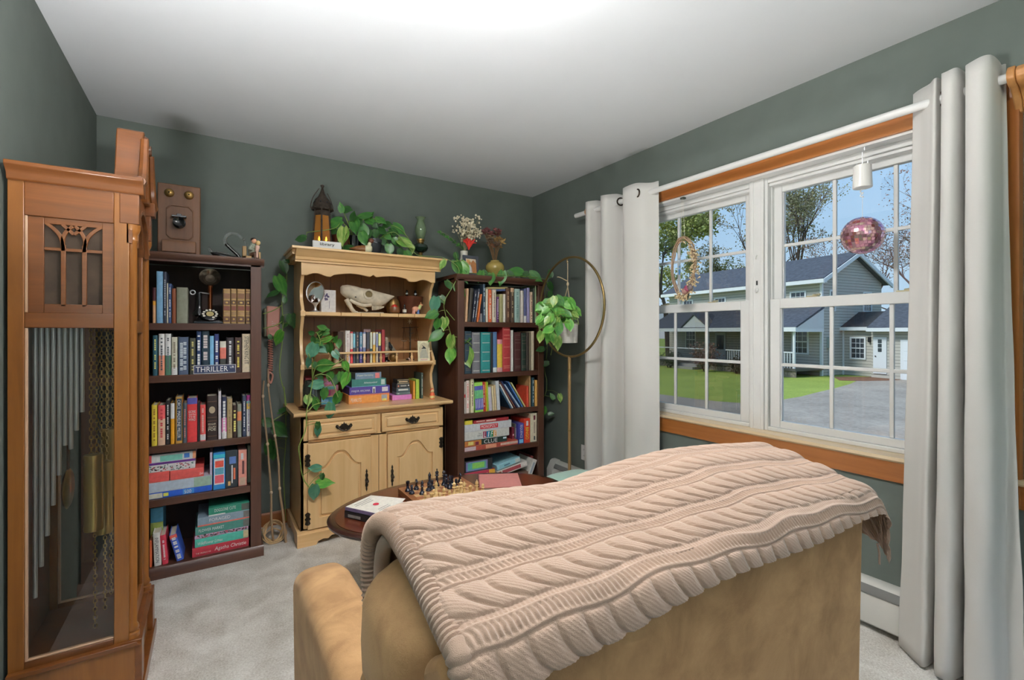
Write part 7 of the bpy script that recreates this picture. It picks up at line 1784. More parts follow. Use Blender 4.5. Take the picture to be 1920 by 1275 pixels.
# ---- hutch upper shelf: mirror, card, skull, bowl, tub with dropper bottles, bottle, clay animal
HS1 = 1.3734
M_mirr = mat('mirror_silver', (226, 228, 228), 0.02, 1.0)
mi = thing('table_mirror', 'oval chrome vanity mirror on a small foot on the hutch shelf', 'mirror', (0.545, 3.17, HS1))
MB().lathe([(0.035, 0), (0.035, 0.004), (0.012, 0.012), (0.006, 0.03), (0.01, 0.045), (0.022, 0.062)], 20).obj('foot', M_chrome, mi)
Mr = Matrix.Translation((0, 0, 0.125)) @ Matrix.Rotation(R(-24), 4, 'Z') @ Matrix.Rotation(R(80), 4, 'X') @ Matrix.Diagonal((0.85, 1.12, 1, 1))
MB().lathe([(0.062, -0.004), (0.066, 0.0), (0.064, 0.005), (0.06, 0.003), (0.06, -0.002)], 32, M=Mr).obj('rim', M_chrome, mi)
MB().lathe([(0.061, -0.003), (0.061, 0.001), (0.002, 0.0016)], 32, M=Mr).obj('mirror_glass', M_mirr, mi, ang=60)
cd = thing('greeting_card', 'lavender greeting card standing open behind the vanity mirror', 'card', (0.640, 3.25, HS1), R(6))
MB().box(-0.047, 0.047, 0, 0.0015, 0, 0.152).obj('front_leaf', paint((222, 218, 224)), cd, smooth=False)
MB().box(-0.047, 0.047, 0.0, 0.0015, 0, 0.152).obj('back_leaf', paint((214, 210, 214)), cd, rot=(0, 0, 0), loc=(0, 0.03, 0), smooth=False)
b = MB(); rr_ = random.Random(3)
for k in range(14): b.ball((-0.014 + rr_.uniform(-0.014, 0.014), -0.0005, 0.108 + rr_.uniform(-0.022, 0.022)), (0.006, 0.0008, 0.006), 8, 4)
b.box(0.004, 0.006, -0.0006, 0, 0.03, 0.08); tag(b.obj('printed_flower', paint((92, 84, 120)), cd), kind='stuff')
sk = thing('animal_skull', 'bleached white animal skull with large eye socket on the hutch shelf', 'skull', (0.705, 3.20, HS1))
M_bone = mat('bone', (218, 206, 184), 0.65, var=0.16, scale=26, bump=0.35, bscale=60)
b = MB()
def rng(x, z0, z1, ry): return (x, 0, (z0 + z1) / 2 - HS1, ry, (z1 - z0) / 2)
loft(b, [rng(0.0, 1.505, 1.545, 0.012), rng(0.012, 1.49, 1.556, 0.03), rng(0.045, 1.468, 1.562, 0.045), rng(0.09, 1.44, 1.556, 0.05), rng(0.135, 1.428, 1.545, 0.048), rng(0.175, 1.42, 1.54, 0.05), rng(0.215, 1.415, 1.532, 0.044), rng(0.26, 1.42, 1.522, 0.034), rng(0.30, 1.442, 1.514, 0.026), rng(0.335, 1.472, 1.506, 0.017), rng(0.36, 1.491, 1.5, 0.006)], 20)
b.tube(spl([(0.05, -0.045, 0.085), (0.09, -0.058, 0.062), (0.14, -0.056, 0.05), (0.185, -0.05, 0.058)], 5), [0.011] * 16, 8)
b.tube(spl([(0.03, -0.03, 0.09), (0.05, -0.036, 0.05), (0.075, -0.034, 0.012), (0.10, -0.03, 0.006)], 5), [0.016] * 6 + [0.013] * 6 + [0.008] * 4, 8)
b.tube(spl([(0.10, -0.03, 0.06), (0.135, -0.034, 0.04), (0.165, -0.03, 0.015)], 5), [0.015] * 6 + [0.01] * 5, 8)
b.tube([(0.172 + 0.031 * math.cos(a), -0.047 - 0.004 * math.sin(a), 0.125 + 0.031 * math.sin(a)) for a in [k * PI / 12 for k in range(24)]], 0.0075, 8, closed=True)
b.obj('cranium', M_bone, sk, ang=70)
MB().ball((0.172, -0.042, 0.125), (0.025, 0.011, 0.026), 16, 10).obj('eye_hollow', mat('bone_hollow', (128, 112, 78), 0.9, var=0.3, scale=30), sk)
MB().ball((0.085, -0.05, 0.105), (0.006, 0.004, 0.004), 8, 6).obj('ear_hole', mat('black_plastic', (22, 22, 24), 0.4), sk)
for k in range(9): MB().tube([(0.2 + k * 0.0095, -0.03, 0.05), (0.2 + k * 0.0095, -0.031, 0.022 + 0.0006 * k * k * 0.5)], [0.0055, 0.004], 6).obj('tooth', M_bone, sk)
MB().tube(spl([(0.075, -0.03, 0.004), (0.15, -0.02, 0.004), (0.28, -0.02, 0.005)], 4), 0.004, 6).obj('lower_bone', M_bone, sk)
bo = thing('wooden_bowl', 'small round wooden bowl holding a red ball on the hutch shelf', 'bowl', (1.052, 3.15, HS1))
MB().lathe([(0.02, 0), (0.036, 0.01), (0.04, 0.03), (0.034, 0.046), (0.031, 0.046), (0.036, 0.03), (0.03, 0.014), (0.004, 0.01)], 24).obj('bowl_body', wood('walnut_bowl', (138, 90, 52), (96, 58, 34), 'X', 0.3, 40), bo)
tag(MB().ball((0, 0, 0), 0.024, 16, 12).obj('red_ball', mat('red_gloss', (214, 64, 52), 0.25, coat=0.3), loc=(1.05, 3.148, HS1 + 0.0415)), 'shiny red ball resting in the wooden bowl on the hutch', 'ball')
br = tag(MB().lathe([(0.03, 0), (0.045, 0.02), (0.05, 0.05), (0.046, 0.085), (0.034, 0.105), (0.03, 0.105), (0.042, 0.084), (0.046, 0.05), (0.04, 0.02), (0.004, 0.01)], 24).obj('brass_jar', mat('dull_brass', (150, 118, 70), 0.4, 0.7, var=0.25, scale=25), loc=(1.075, 3.255, HS1)), 'dull brass jar behind the red ball on the hutch shelf', 'jar')
tu = thing('plant_tub', 'brown copper tub behind the small bottle on the hutch shelf', 'tub', (1.205, 3.262, HS1))
MB().lathe([(0.07, 0), (0.082, 0.06), (0.094, 0.125), (0.096, 0.13), (0.09, 0.13), (0.076, 0.06), (0.064, 0.01), (0.004, 0.008)], 30).obj('tub_body', mat('copper_brown', (112, 66, 48), 0.35, 0.4, var=0.2, scale=15), tu)
MB().box(-0.06, 0.06, -0.05, 0.05, 0.01, 0.1).obj('packing', M_terr, tu)
for x, y in ((-0.03, 0.0), (0.035, 0.0)):
    q = thing('dropper_bottle', ('left' if x < 0 else 'right') + ' of two black dropper bottles standing in the copper tub', 'bottle', (1.205 + x, 3.25, HS1 + 0.1002), group='dropper bottles in the tub')
    MB().lathe([(0.016, 0), (0.016, 0.03), (0.009, 0.04), (0.009, 0.046)], 16).obj('bottle_body', M_blk, q)
    MB().lathe([(0.0095, 0.046), (0.0095, 0.056)], 16).obj('silver_collar', M_chrome, q)
    MB().lathe([(0.008, 0.056), (0.0085, 0.066), (0.005, 0.076), (0.002, 0.078)], 14).obj('rubber_bulb', M_blk, q)
q = thing('small_bottle', 'small dark bottle with white label in front of the copper tub', 'bottle', (1.112, 3.12, HS1))
MB().lathe([(0.013, 0), (0.0135, 0.004), (0.0135, 0.036), (0.007, 0.046), (0.0065, 0.05)], 18).obj('bottle_body', mat('amber_dark_glass', (50, 34, 26), 0.12), q)
MB().lathe([(0.0139, 0.01), (0.0139, 0.03)], 18).obj('label', M_cream, q); MB().lathe([(0.0075, 0.05), (0.0075, 0.058), (0.004, 0.066), (0.002, 0.068)], 14).obj('cap', M_blk, q)
cl = thing('clay_animal', 'chunky pink clay animal with striped neck on the hutch shelf', 'figurine', (1.198, 3.115, HS1))
b = MB(); b.ball((-0.008, 0, 0.034), (0.027, 0.017, 0.02), 16, 10); b.obj('body', paint((226, 150, 120)), cl)
for x in (-0.022, 0.008):
    for y in (-0.009, 0.009): MB().tube([(x, y, 0.03), (x, y, 0.0)], [0.008, 0.0085], 10).obj('leg', paint((222, 150, 130) if x < 0 else (90, 120, 170)), cl)
MB().tube(spl([(0.012, 0, 0.036), (0.022, 0, 0.048), (0.028, 0, 0.062)], 4), [0.013] * 4 + [0.011] * 5, 12).obj('striped_neck', paint((190, 196, 130)), cl)
MB().ball((0.033, 0, 0.064), (0.013, 0.009, 0.009), 12, 8).obj('head', paint((214, 160, 120)), cl)
MB().tube([(0.03, 0.004, 0.07), (0.034, 0.006, 0.085)], [0.003, 0.0015], 6).obj('horn', paint((190, 150, 90)), cl)

# ---- gallery shelf: bird, brass knob, scales with dried sprig, butterfly, tarot card, shaker, pink card
HS2 = 1.0464
bd = thing('bird_figurine', 'carved silver and black bird figurine beside the red book on the gallery shelf', 'figurine', (1.012, 3.17, HS2))
b = MB(); b.tube(spl([(-0.012, 0, 0.03), (-0.014, 0, 0.07), (-0.010, 0, 0.115), (-0.012, 0, 0.142), (-0.016, 0, 0.158)], 6), [0.016] * 3 + [0.022] * 6 + [0.02] * 6 + [0.016] * 6 + [0.013] * 4, 14); b.obj('body', mat('carved_silver', (176, 164, 144), 0.35, 0.5, var=0.3, scale=40), bd)
MB().ball((-0.014, 0, 0.156), (0.016, 0.014, 0.014), 14, 10).obj('head', MATS['carved_silver'], bd)
MB().tube([(-0.026, -0.002, 0.154), (-0.04, -0.004, 0.149)], [0.006, 0.001], 8).obj('beak', M_blk, bd)
for o_ in (0.0, 0.016): MB().tube(spl([(0.0 + o_, -0.012, 0.13 - o_), (0.02 + o_, -0.014, 0.09 - o_), (0.052 + o_, -0.006, 0.045)], 6), [0.011] * 4 + [0.014] * 5 + [0.009] * 3 + [0.003], 10, flat=0.5).obj('wing', M_blk if o_ == 0 else MATS['carved_silver'], bd)
MB().ball((-0.026, -0.012, 0.16), 0.003, 8, 6).obj('eye', M_blk, bd)
MB().lathe([(0.024, 0), (0.022, 0.008), (0.01, 0.014), (0.01, 0.034)], 18, (-0.01, 0, 0)).obj('pedestal', M_blk, bd)
kb = thing('brass_float', 'round brass ornament below the bird on the gallery shelf', 'ornament', (1.036, 3.125, HS2))
MB().ball((0, 0, 0.030), 0.030, 20, 14).obj('globe', mat('dull_brass', (150, 118, 70), 0.4, 0.7), kb); MB().lathe([(0.014, 0), (0.012, 0.003), (0.002, 0.003)], 16, M=Matrix.Translation((0.003, -0.0285, 0.03)) @ Matrix.Rotation(R(90), 4, 'X')).obj('boss', M_brassy, kb)
sc_ = thing('balance_scale', 'little dark balance scale topped by a dried star flower on the gallery shelf', 'scale', (1.20, 3.25, HS2))
MB().lathe([(0.03, 0), (0.03, 0.008), (0.008, 0.014), (0.004, 0.03), (0.004, 0.24)], 16).obj('pillar', M_iron, sc_)
MB().tube([(-0.06, 0, 0.232), (0.065, 0, 0.236)], 0.0022, 6).obj('beam', M_iron, sc_)
for x in (-0.045, 0.05):
    b = MB()
    for dx in (-0.016, 0.016): b.tube([(x, 0, 0.234), (x + dx, 0, 0.14)], 0.0008, 4)
    b.obj('pan_chain', M_iron, sc_); MB().lathe([(0.003, -0.008), (0.014, -0.005), (0.02, 0.0), (0.018, 0.001)], 16, (x, 0, 0.14)).obj('pan', mat('pan_silver', (200, 192, 180), 0.3, 0.6) if x < 0 else mat('pan_copper', (186, 110, 84), 0.3, 0.6), sc_)
b = MB(); rs = random.Random(12)
b.tube(spl([(0, 0, 0.02), (0.006, 0, 0.15), (-0.004, 0, 0.27), (-0.004, 0, 0.28)], 5), 0.0018, 6)
for k in range(16):
    zz = 0.13 + 0.006 * k; a = rs.uniform(0, 6.28)
    b.tube([(0, 0, zz), (0.03 * math.cos(a), 0.02 * math.sin(a) - 0.008, zz + rs.uniform(-0.004, 0.03))], [0.002, 0.0008], 5)
b.obj('dried_sprig', paint((98, 84, 66)), sc_)
for k in range(7):
    a = 2 * PI * k / 7; MB().tube([(-0.004, -0.004, 0.28), (-0.004 + 0.022 * math.cos(a), -0.008, 0.28 + 0.022 * math.sin(a))], [0.005, 0.001], 6, flat=0.5).obj('star_petal', paint((206, 194, 160)), sc_)
bf = thing('butterfly_ornament', 'tiny pink butterfly ornament on the gallery shelf beneath the scale', 'ornament', (1.155, 3.12, HS2 + 0.003), (R(60), 0, 0))
for s in (-1, 1): MB().prism([(0, 0), (s * 0.010, 0.016), (s * 0.018, 0.016), (s * 0.018, 0.006), (s * 0.012, 0.001), (s * 0.016, -0.008), (s * 0.008, -0.012), (0, -0.004)][::s], 'z', 0.012, 0.0135).obj('wing', paint((206, 176, 160)), bf)
MB().tube([(0, -0.012, 0.012), (0, 0.014, 0.012)], 0.002, 6).tube([(0, -0.012, 0.012), (0, -0.014, -0.002)], 0.0012, 5).obj('body', M_blk, bf)
ta = thing('picture_card', 'cream picture card of a cloaked figure in a black hat leaning at the shelf end', 'card', (1.232, 3.061, HS2), (R(-6), 0, R(-4)))
MB().box(-0.043, 0.043, 0, 0.002, 0, 0.14).obj('card', paint((222, 206, 174)), ta, smooth=False)
MB().prism([(-0.032 , 0.02), (0.032, 0.02), (0.034, 0.09), (0.02, 0.122), (0, 0.13), (-0.02, 0.122), (-0.034, 0.09)], 'y', -0.0006, 0.0005).obj('printed_arch', paint((186, 176, 146)), ta, smooth=False)
MB().prism([(-0.028, 0.022), (0.028, 0.022), (0.024, 0.06), (0.012, 0.086), (-0.012, 0.086), (-0.024, 0.06)], 'y', -0.001, 0).obj('printed_cloak', paint((166, 164, 146)), ta, smooth=False)
MB().prism([(-0.018, 0.086), (0.018, 0.086), (0.01, 0.096), (0.004, 0.1), (-0.012, 0.113), (-0.004, 0.098)], 'y', -0.0014, 0).obj('printed_hat', paint((48, 46, 50)), ta, smooth=False)
MB().box(-0.024, 0.024, -0.001, 0, 0.006, 0.016).obj('printed_caption', paint((206, 176, 166)), ta, smooth=False)
shk = thing('ceramic_figurine', 'slender cream ceramic figurine half hidden by pothos leaves on the gallery shelf', 'figurine', (0.668, 3.15, HS2))
MB().lathe([(0.016, 0), (0.017, 0.03), (0.011, 0.055), (0.014, 0.085), (0.008, 0.1), (0.013, 0.115), (0.011, 0.135), (0.003, 0.142)], 18).obj('body', mat('cream_ceramic', (226, 204, 172), 0.3), shk)
MB().lathe([(0.0145, 0.118), (0.0125, 0.136), (0.004, 0.146)], 16).obj('bonnet', paint((206, 150, 120)), shk)
pc = thing('pink_card', 'small pink card with gold sprig standing behind the gallery books', 'card', (0.895, 3.26, HS2), R(2))
MB().box(-0.024, 0.024, 0, 0.014, 0, 0.222).obj('card_box', paint((206, 178, 182)), pc, smooth=False)
MB().tube([(0.006, -0.0004, 0.18), (-0.002, -0.0004, 0.21)], 0.0015, 5).tube([(0.002, -0.0004, 0.195), (0.011, -0.0004, 0.206)], 0.0012, 5).obj('gold_sprig', M_gilt, pc)

# ---- counter of the hutch: piled puzzles, small games, doll, books
CT = 0.7814
GC = 'piled boxes on the hutch counter'
y0_ = 3.10; z_ = CT
for (x0, x1, h, c, desc, pn, tx) in (
    (0.733, 1.000, 0.058, (222, 146, 78), 'orange puzzle box at the bottom of the pile on the hutch counter', [(0.0, 1, 0.9, 1, (206, 110, 90)), (0.8, 0.94, 0.2, 0.85, (150, 160, 170)), (0.82, 0.92, 0.16, 0.4, (222, 206, 110))], [('PEANUTS', (240, 226, 206), 0.05, 0.30, 0.22, 0.64)]),
    (0.738, 1.003, 0.05, (84, 70, 150), 'purple puzzle box second in the pile on the hutch counter', [(0.8, 0.95, 0.25, 0.85, (200, 196, 206)), (0.56, 0.63, 0.12, 0.92, (226, 220, 236)), (0.58, 0.61, 0.12, 0.7, (60, 46, 60))], [('MAJOR ARCANA', (244, 242, 248), 0.05, 0.5, 0.28, 0.62)]),
    (0.752, 0.978, 0.049, (64, 124, 118), 'teal green puzzle box third in the pile on the hutch counter', [(0.85, 0.96, 0.18, 0.88, (176, 196, 190)), (0, 1, 0, 0.08, (110, 170, 190))], [('Adventureland', (240, 246, 242), 0.34, 0.72, 0.4, 0.66)]),
    (0.775, 0.945, 0.042, (112, 132, 154), 'grey blue puzzle box on top of the pile on the hutch counter', [(0.76, 0.93, 0.08, 0.92, (222, 126, 126))], [('Elegant Gardening', (222, 214, 190), 0.06, 0.68, 0.4, 0.74)])):
    gamebox(desc, x0, x1, z_, h, y0_, 0.2, c, GC, panels=pn, text=tx); z_ += h + 0.0006
z_ = CT; G2 = 'small games at the right of the hutch counter'
for (x0, x1, h, c, desc, pn, tx) in (
    (1.025, 1.165, 0.034, (206, 130, 196), 'lilac pink box under the small games on the hutch counter', [], []),
    (1.055, 1.155, 0.018, (96, 112, 116), 'grey card game box above the lilac box on the hutch counter', [(0.08, 0.2, 0.3, 0.8, (160, 170, 170))], []),
    (1.055, 1.153, 0.027, (74, 88, 96), 'slate card game box in the small pile on the hutch counter', [(0.14, 0.84, 0.4, 0.8, (200, 204, 200))], []),
    (1.055, 1.15, 0.03, (58, 62, 66), 'charcoal card game box in the small pile on the hutch counter', [(0.1, 0.2, 0.3, 0.7, (186, 120, 100)), (0.86, 0.95, 0.4, 0.7, (226, 226, 226)), (0.3, 0.75, 0.35, 0.7, (150, 150, 150))], []),
    (1.062, 1.145, 0.027, (52, 48, 44), 'black framed card game box topmost in the small pile on the hutch counter', [(0.0, 1, 0.9, 1, (206, 190, 150)), (0, 1, 0, 0.1, (206, 190, 150)), (0.12, 0.88, 0.35, 0.65, (196, 176, 140))], [])):
    gamebox(desc, x0, x1, z_, h, 3.12, 0.1 if h < 0.033 else 0.14, c, G2, panels=pn, text=tx); z_ += h + 0.0006
for x, w, h, c, desc in ((1.178, 0.014, 0.125, (226, 150, 66), 'orange book standing right of the small games on the hutch counter'), (1.203, 0.026, 0.135, (160, 190, 74), 'lime green book standing on the hutch counter'), (1.236, 0.014, 0.18, (76, 92, 86), 'tall dark green book at the right end of the hutch counter')):
    book(desc, 'book', (x, 3.11, CT), w, h, 0.14, c, marks=(200, 206, 200) if h > 0.17 else None)
dl = thing('peg_doll', 'small red and cream painted peg doll on the hutch counter', 'doll', (1.287, 3.05, CT))
MB().lathe([(0.016, 0), (0.018, 0.01), (0.0175, 0.035), (0.012, 0.046)], 18).obj('body', paint((206, 96, 60)), dl); MB().lathe([(0.0182, 0.006), (0.0186, 0.016), (0.018, 0.024)], 18).obj('painted_apron', paint((226, 190, 130)), dl)
MB().ball((0, 0, 0.056), (0.013, 0.013, 0.015), 14, 10).obj('head', paint((226, 186, 140)), dl); MB().ball((0, 0.003, 0.06), (0.0145, 0.0135, 0.014), 14, 10).obj('head_scarf', paint((196, 84, 50)), dl)
for (x0, x1, z0, h, c, desc, pn) in ((0.52, 0.70, CT, 0.045, (70, 150, 176), 'turquoise picture box under the pothos on the hutch counter', [(0.2, 0.6, 0.2, 0.7, (120, 170, 206)), (0.75, 0.95, 0.2, 0.9, (206, 206, 214))]), (0.53, 0.69, CT + 0.0456, 0.075, (206, 140, 160), 'pink and mint picture box behind the pothos leaves on the hutch counter', [(0.5, 0.7, 0.1, 0.6, (196, 90, 160)), (0.2, 0.9, 0.66, 0.95, (120, 190, 196)), (0, 1, 0, 0.1, (226, 206, 150))]), (0.49, 0.655, CT + 0.1212, 0.055, (196, 90, 110), 'crimson picture box topmost behind the pothos on the hutch counter', [(0.6, 1, 0.1, 0.9, (206, 140, 190))])):
    gamebox(desc, x0, x1, z0, h, 3.19, 0.16, c, 'picture boxes behind the pothos', panels=pn)

# ================================================================== PLANTS AND THE REST
LM = {}
def leaf_mat(key, c1, c2, sc_=9):
    m, n, p = _new('pothos_leaf_' + key)
    tc = n.nodes.new('ShaderNodeTexCoord'); ns = n.nodes.new('ShaderNodeTexNoise'); ns.inputs['Scale'].default_value = sc_; ns.inputs['Detail'].default_value = 3
    mp = n.nodes.new('ShaderNodeMapping'); mp.inputs['Scale'].default_value = (0.6, 2.2, 1)
    oi = n.nodes.new('ShaderNodeObjectInfo')
    av = n.nodes.new('ShaderNodeVectorMath'); av.operation = 'ADD'
    rp = n.nodes.new('ShaderNodeValToRGB'); rp.color_ramp.elements[0].position = 0.42; rp.color_ramp.elements[1].position = 0.66
    rp.color_ramp.elements[0].color = lin(c1); rp.color_ramp.elements[1].color = lin(c2)
    L = n.links.new
    L(tc.outputs['Object'], av.inputs[0]); L(oi.outputs['Random'], av.inputs[1]); L(av.outputs[0], mp.inputs['Vector']); L(mp.outputs[0], ns.inputs['Vector']); L(ns.outputs['Fac'], rp.inputs[0]); L(rp.outputs[0], p.inputs['Base Color'])
    p.inputs['Roughness'].default_value = 0.33; p.inputs['Specular IOR Level'].default_value = 0.55
    return m
for k, c1, c2 in (('d', (44, 88, 40), (62, 108, 50)), ('m', (58, 118, 50), (88, 146, 62)), ('b', (84, 158, 58), (132, 190, 84)), ('p', (110, 160, 66), (186, 204, 118)), ('g', (70, 132, 104), (98, 156, 124))): LM[k] = leaf_mat(k, c1, c2, 3)
M_stem = mat('pothos_stem', (126, 150, 72), 0.5)
def leaf_mesh(key, droop):
    n = 7; b = MB(); mid = []; le = []; ri = []
    for i in range(n + 1):
        t = i / n
        w = 0.40 * (math.sin(PI * min(1, t * 0.97 + 0.10)) ** 0.8) * (1 - 0.25 * t)
        if i == n: w = 0.0
        z = -droop * t * t
        mid.append((t, 0, z)); sx = -0.09 * (1 - t) ** 3
        le.append((t + sx, w, z + 0.085 * math.sin(PI * min(1, w * 2.2)) )); ri.append((t + sx, -w, z + 0.085 * math.sin(PI * min(1, w * 2.2))))
    b.v = mid + le + ri
    for i in range(n):
        b.f.append((i, i + 1, n + 1 + i + 1, n + 1 + i)); b.f.append((i, 2 * (n + 1) + i, 2 * (n + 1) + i + 1, i + 1))
    me = b.mesh('leaf', True, 60); me.materials.append(LM[key])
    return me
LEAVES = {k: [leaf_mesh(k, d) for d in (0.05, 0.18, 0.32)] for k in LM}
def put_leaves(root, table, stems=None):
    """each leaf a part; a short petiole runs from it to the nearest stem point"""
    o = Vector(root.location); pet = MB(); rnd = random.Random(len(table))
    for (x, y, z, L, tx, ty, tz, nx, ny, nz, k) in table:
        t = Vector((tx, ty, tz)).normalized(); nn = Vector((nx, ny, nz)); nn = (nn - t * nn.dot(t)).normalized(); sd = nn.cross(t)
        M = Matrix((t, sd, nn)).transposed().to_4x4()
        p = Vector((x, y, z)) - o
        part_from(rnd.choice(LEAVES[k]), 'leaf', None, root, Matrix.Translation(p) @ M @ Matrix.Diagonal((L * 1.22, L * 1.22 * rnd.uniform(0.85, 1.1), L * 1.1, 1)))
        if stems:
            q = min(stems, key=lambda s_: (s_ - p).length)
            mid_ = p.lerp(q, 0.5) + Vector((0, 0, 0.2)) * (p - q).length * 0.5
            if (p - q).length < 0.25: pet.tube(spl([tuple(p), tuple(mid_), tuple(q)], 3), [0.0013] * 3 + [0.0016] * 4, 5)
    if pet.v: tag(pet.obj('petiole', M_stem, root), kind='stuff')
def vines(root, paths, r=0.0022):
    o = Vector(root.location); pts = []
    for P in paths:
        S = spl([tuple(Vector(p) - o) for p in P], 8)
        MB().tube(S, r, 6).obj('vine', M_stem, root); pts += [Vector(s_) for s_ in S]
    return pts
M_soil = mat('soil', (58, 44, 36), 0.95, bump=0.4, bscale=80)

p1 = thing('potted_pothos', 'leafy pothos in dark pots spreading along the hutch top', 'plant', (0.935, 3.24, 1.7574))
MB().lathe([(0.036, 0), (0.04, 0.004), (0.053, 0.10), (0.058, 0.104), (0.058, 0.13), (0.052, 0.13), (0.048, 0.1), (0.004, 0.1)], 26).obj('pot', mat('charcoal_pot', (56, 58, 62), 0.45), p1)
MB().lathe([(0.038, 0), (0.05, 0.11), (0.054, 0.14), (0.048, 0.14), (0.044, 0.11), (0.004, 0.11)], 26, (-0.13, 0.03, 0)).obj('nursery_pot', M_blk, p1)
MB().lathe([(0.047, 0.112), (0.002, 0.114)], 20).lathe([(0.044, 0.118), (0.002, 0.12)], 20, (-0.13, 0.03, 0)).obj('soil', M_soil, p1)
b0 = (0.935, 3.24, 1.87); b1 = (0.81, 3.26, 1.87)
st = vines(p1, [[b0, (0.96, 3.22, 2.0), (0.90, 3.2, 2.03)], [b0, (1.02, 3.2, 1.98), (1.10, 3.18, 1.97), (1.16, 3.16, 1.9)], [b0, (1.05, 3.17, 1.94), (1.13, 3.15, 1.86), (1.20, 3.12, 1.79)], [b1, (0.74, 3.22, 2.02), (0.70, 3.2, 2.08)], [b1, (0.72, 3.2, 1.97), (0.66, 3.18, 1.92), (0.50, 3.2, 1.88)], [b1, (0.84, 3.22, 1.99), (0.88, 3.2, 2.02)], [b1, (0.76, 3.18, 1.93), (0.72, 3.12, 1.87)]], 0.0026)
put_leaves(p1, LEAF_HUTCH_TOP, st)
tag(MB().lathe([(0.045, 0), (0.06, 0.08), (0.07, 0.14), (0.064, 0.14), (0.055, 0.08), (0.004, 0.03)], 24).obj('cache_pot', M_terr, loc=(0.735, 3.30, 1.7574)), 'brown cache pot at the back of the hutch top behind the pothos leaves', 'pot')

p2 = thing('trailing_pothos', 'trailing pothos in a dark glass jar on the hutch counter with a long hanging vine', 'plant', (0.508, 3.06, CT))
MB().lathe([(0.045, 0), (0.052, 0.006), (0.052, 0.12), (0.044, 0.15), (0.042, 0.172), (0.037, 0.172), (0.04, 0.12), (0.004, 0.09)], 26).obj('jar', mat('dark_glass_jar', (58, 62, 56), 0.12, spec=0.8), p2)
MB().lathe([(0.05, -0.0005), (0.075, 0.004), (0.078, 0.012), (0.05, 0.003)], 26).obj('saucer', M_terr, p2)
j = (0.508, 3.06, 0.95)
st = vines(p2, [[j, (0.51, 3.05, 1.06), (0.55, 3.04, 1.18), (0.53, 3.05, 1.25)], [j, (0.53, 3.03, 1.04), (0.62, 3.0, 1.05), (0.68, 3.0, 1.08)], [j, (0.56, 3.02, 1.0), (0.65, 3.0, 1.03), (0.71, 3.0, 1.01), (0.70, 3.0, 0.94)], [j, (0.50, 3.02, 1.05), (0.48, 3.02, 1.12)], [j, (0.53, 3.02, 0.99), (0.60, 3.0, 0.97), (0.64, 2.97, 0.85)], [j, (0.50, 3.0, 0.95), (0.475, 2.95, 0.86), (0.452, 2.90, 0.79), (0.45, 2.895, 0.74), (0.443, 2.893, 0.68), (0.41, 2.89, 0.60), (0.415, 2.888, 0.53), (0.43, 2.886, 0.42), (0.465, 2.885, 0.355)], [(0.46, 2.9, 0.79), (0.49, 2.92, 0.82), (0.53, 2.93, 0.83)]], 0.003)
put_leaves(p2, LEAF_HUTCH_SHELF, st)

p3 = thing('hutch_side_vine', 'pothos vine hanging from the hutch top beside the window-side bookcase', 'plant', (1.36, 3.02, 1.7574))
st = vines(p3, [[(1.20, 3.08, 1.775), (1.33, 3.03, 1.772), (1.41, 2.99, 1.74), (1.46, 2.98, 1.68), (1.42, 2.98, 1.58), (1.35, 2.985, 1.46), (1.36, 2.985, 1.36), (1.39, 2.98, 1.25), (1.43, 2.975, 1.14)], [(1.41, 2.99, 1.74), (1.49, 2.97, 1.75), (1.53, 2.965, 1.71)], [(1.41, 2.98, 1.22), (1.50, 2.96, 1.19), (1.55, 2.95, 1.15)], [(1.36, 2.98, 1.4), (1.42, 2.97, 1.33)]], 0.0025)
put_leaves(p3, LEAF_HUTCH_VINE, st)

p4 = thing('bookcase_vine', 'pothos vine creeping along the window-side bookcase top and down its side', 'plant', (1.9, 2.96, 1.656))
st = vines(p4, [[(1.53, 2.97, 1.668), (1.70, 2.94, 1.668), (1.85, 2.94, 1.666), (2.02, 2.94, 1.668), (2.15, 2.945, 1.666), (2.225, 2.97, 1.64), (2.225, 3.0, 1.5), (2.22, 2.97, 1.3), (2.225, 2.97, 1.1), (2.26, 3.05, 0.95), (2.29, 3.06, 0.85), (2.29, 3.07, 0.76), (2.28, 3.12, 0.68), (2.22, 3.08, 0.66)]], 0.0022)
put_leaves(p4, LEAF_BOOKCASE_TOP, st)

# ---- hoop plant stand with hanging pot
HX, HY, HZ, HR = 2.13, 2.578, 1.425, 0.352
hp = thing('hoop_plant_stand', 'brass hoop plant stand on a thin pole beside the far curtain', 'plant stand', (HX, HY, 0))
M_hoop = mat('antique_gold', (150, 128, 84), 0.35, 0.85)
MB().tube([(0, HR * math.cos(a), HZ + HR * math.sin(a)) for a in [k * PI / 36 for k in range(72)]], 0.0085, 10, closed=True).obj('hoop', M_hoop, hp)
MB().tube([(0, 0, HZ - HR), (0, 0, 0.02)], 0.0115, 12).obj('pole', mat('bamboo_gold', (170, 136, 92), 0.4, 0.3), hp)
for z in (0.55, 0.98): MB().tube([(0, 0, z - 0.006), (0, 0, z + 0.006)], 0.0135, 12).obj('pole_joint', M_hoop, hp)
MB().lathe([(0.13, 0), (0.13, 0.008), (0.02, 0.018), (0.014, 0.03)], 28).obj('base', M_hoop, hp)
MB().tube(spl([(0, 0.02, HZ + HR - 0.006), (0, 0.03, HZ + HR - 0.02), (0, 0.025, HZ + HR - 0.035), (0, 0.015, HZ + HR - 0.03)], 4), 0.003, 6).obj('hook', M_hoop, hp)
hb = thing('hanging_pothos', 'bright green pothos in a whitewashed pot hanging inside the hoop', 'plant', (HX, HY + 0.02, 1.17))
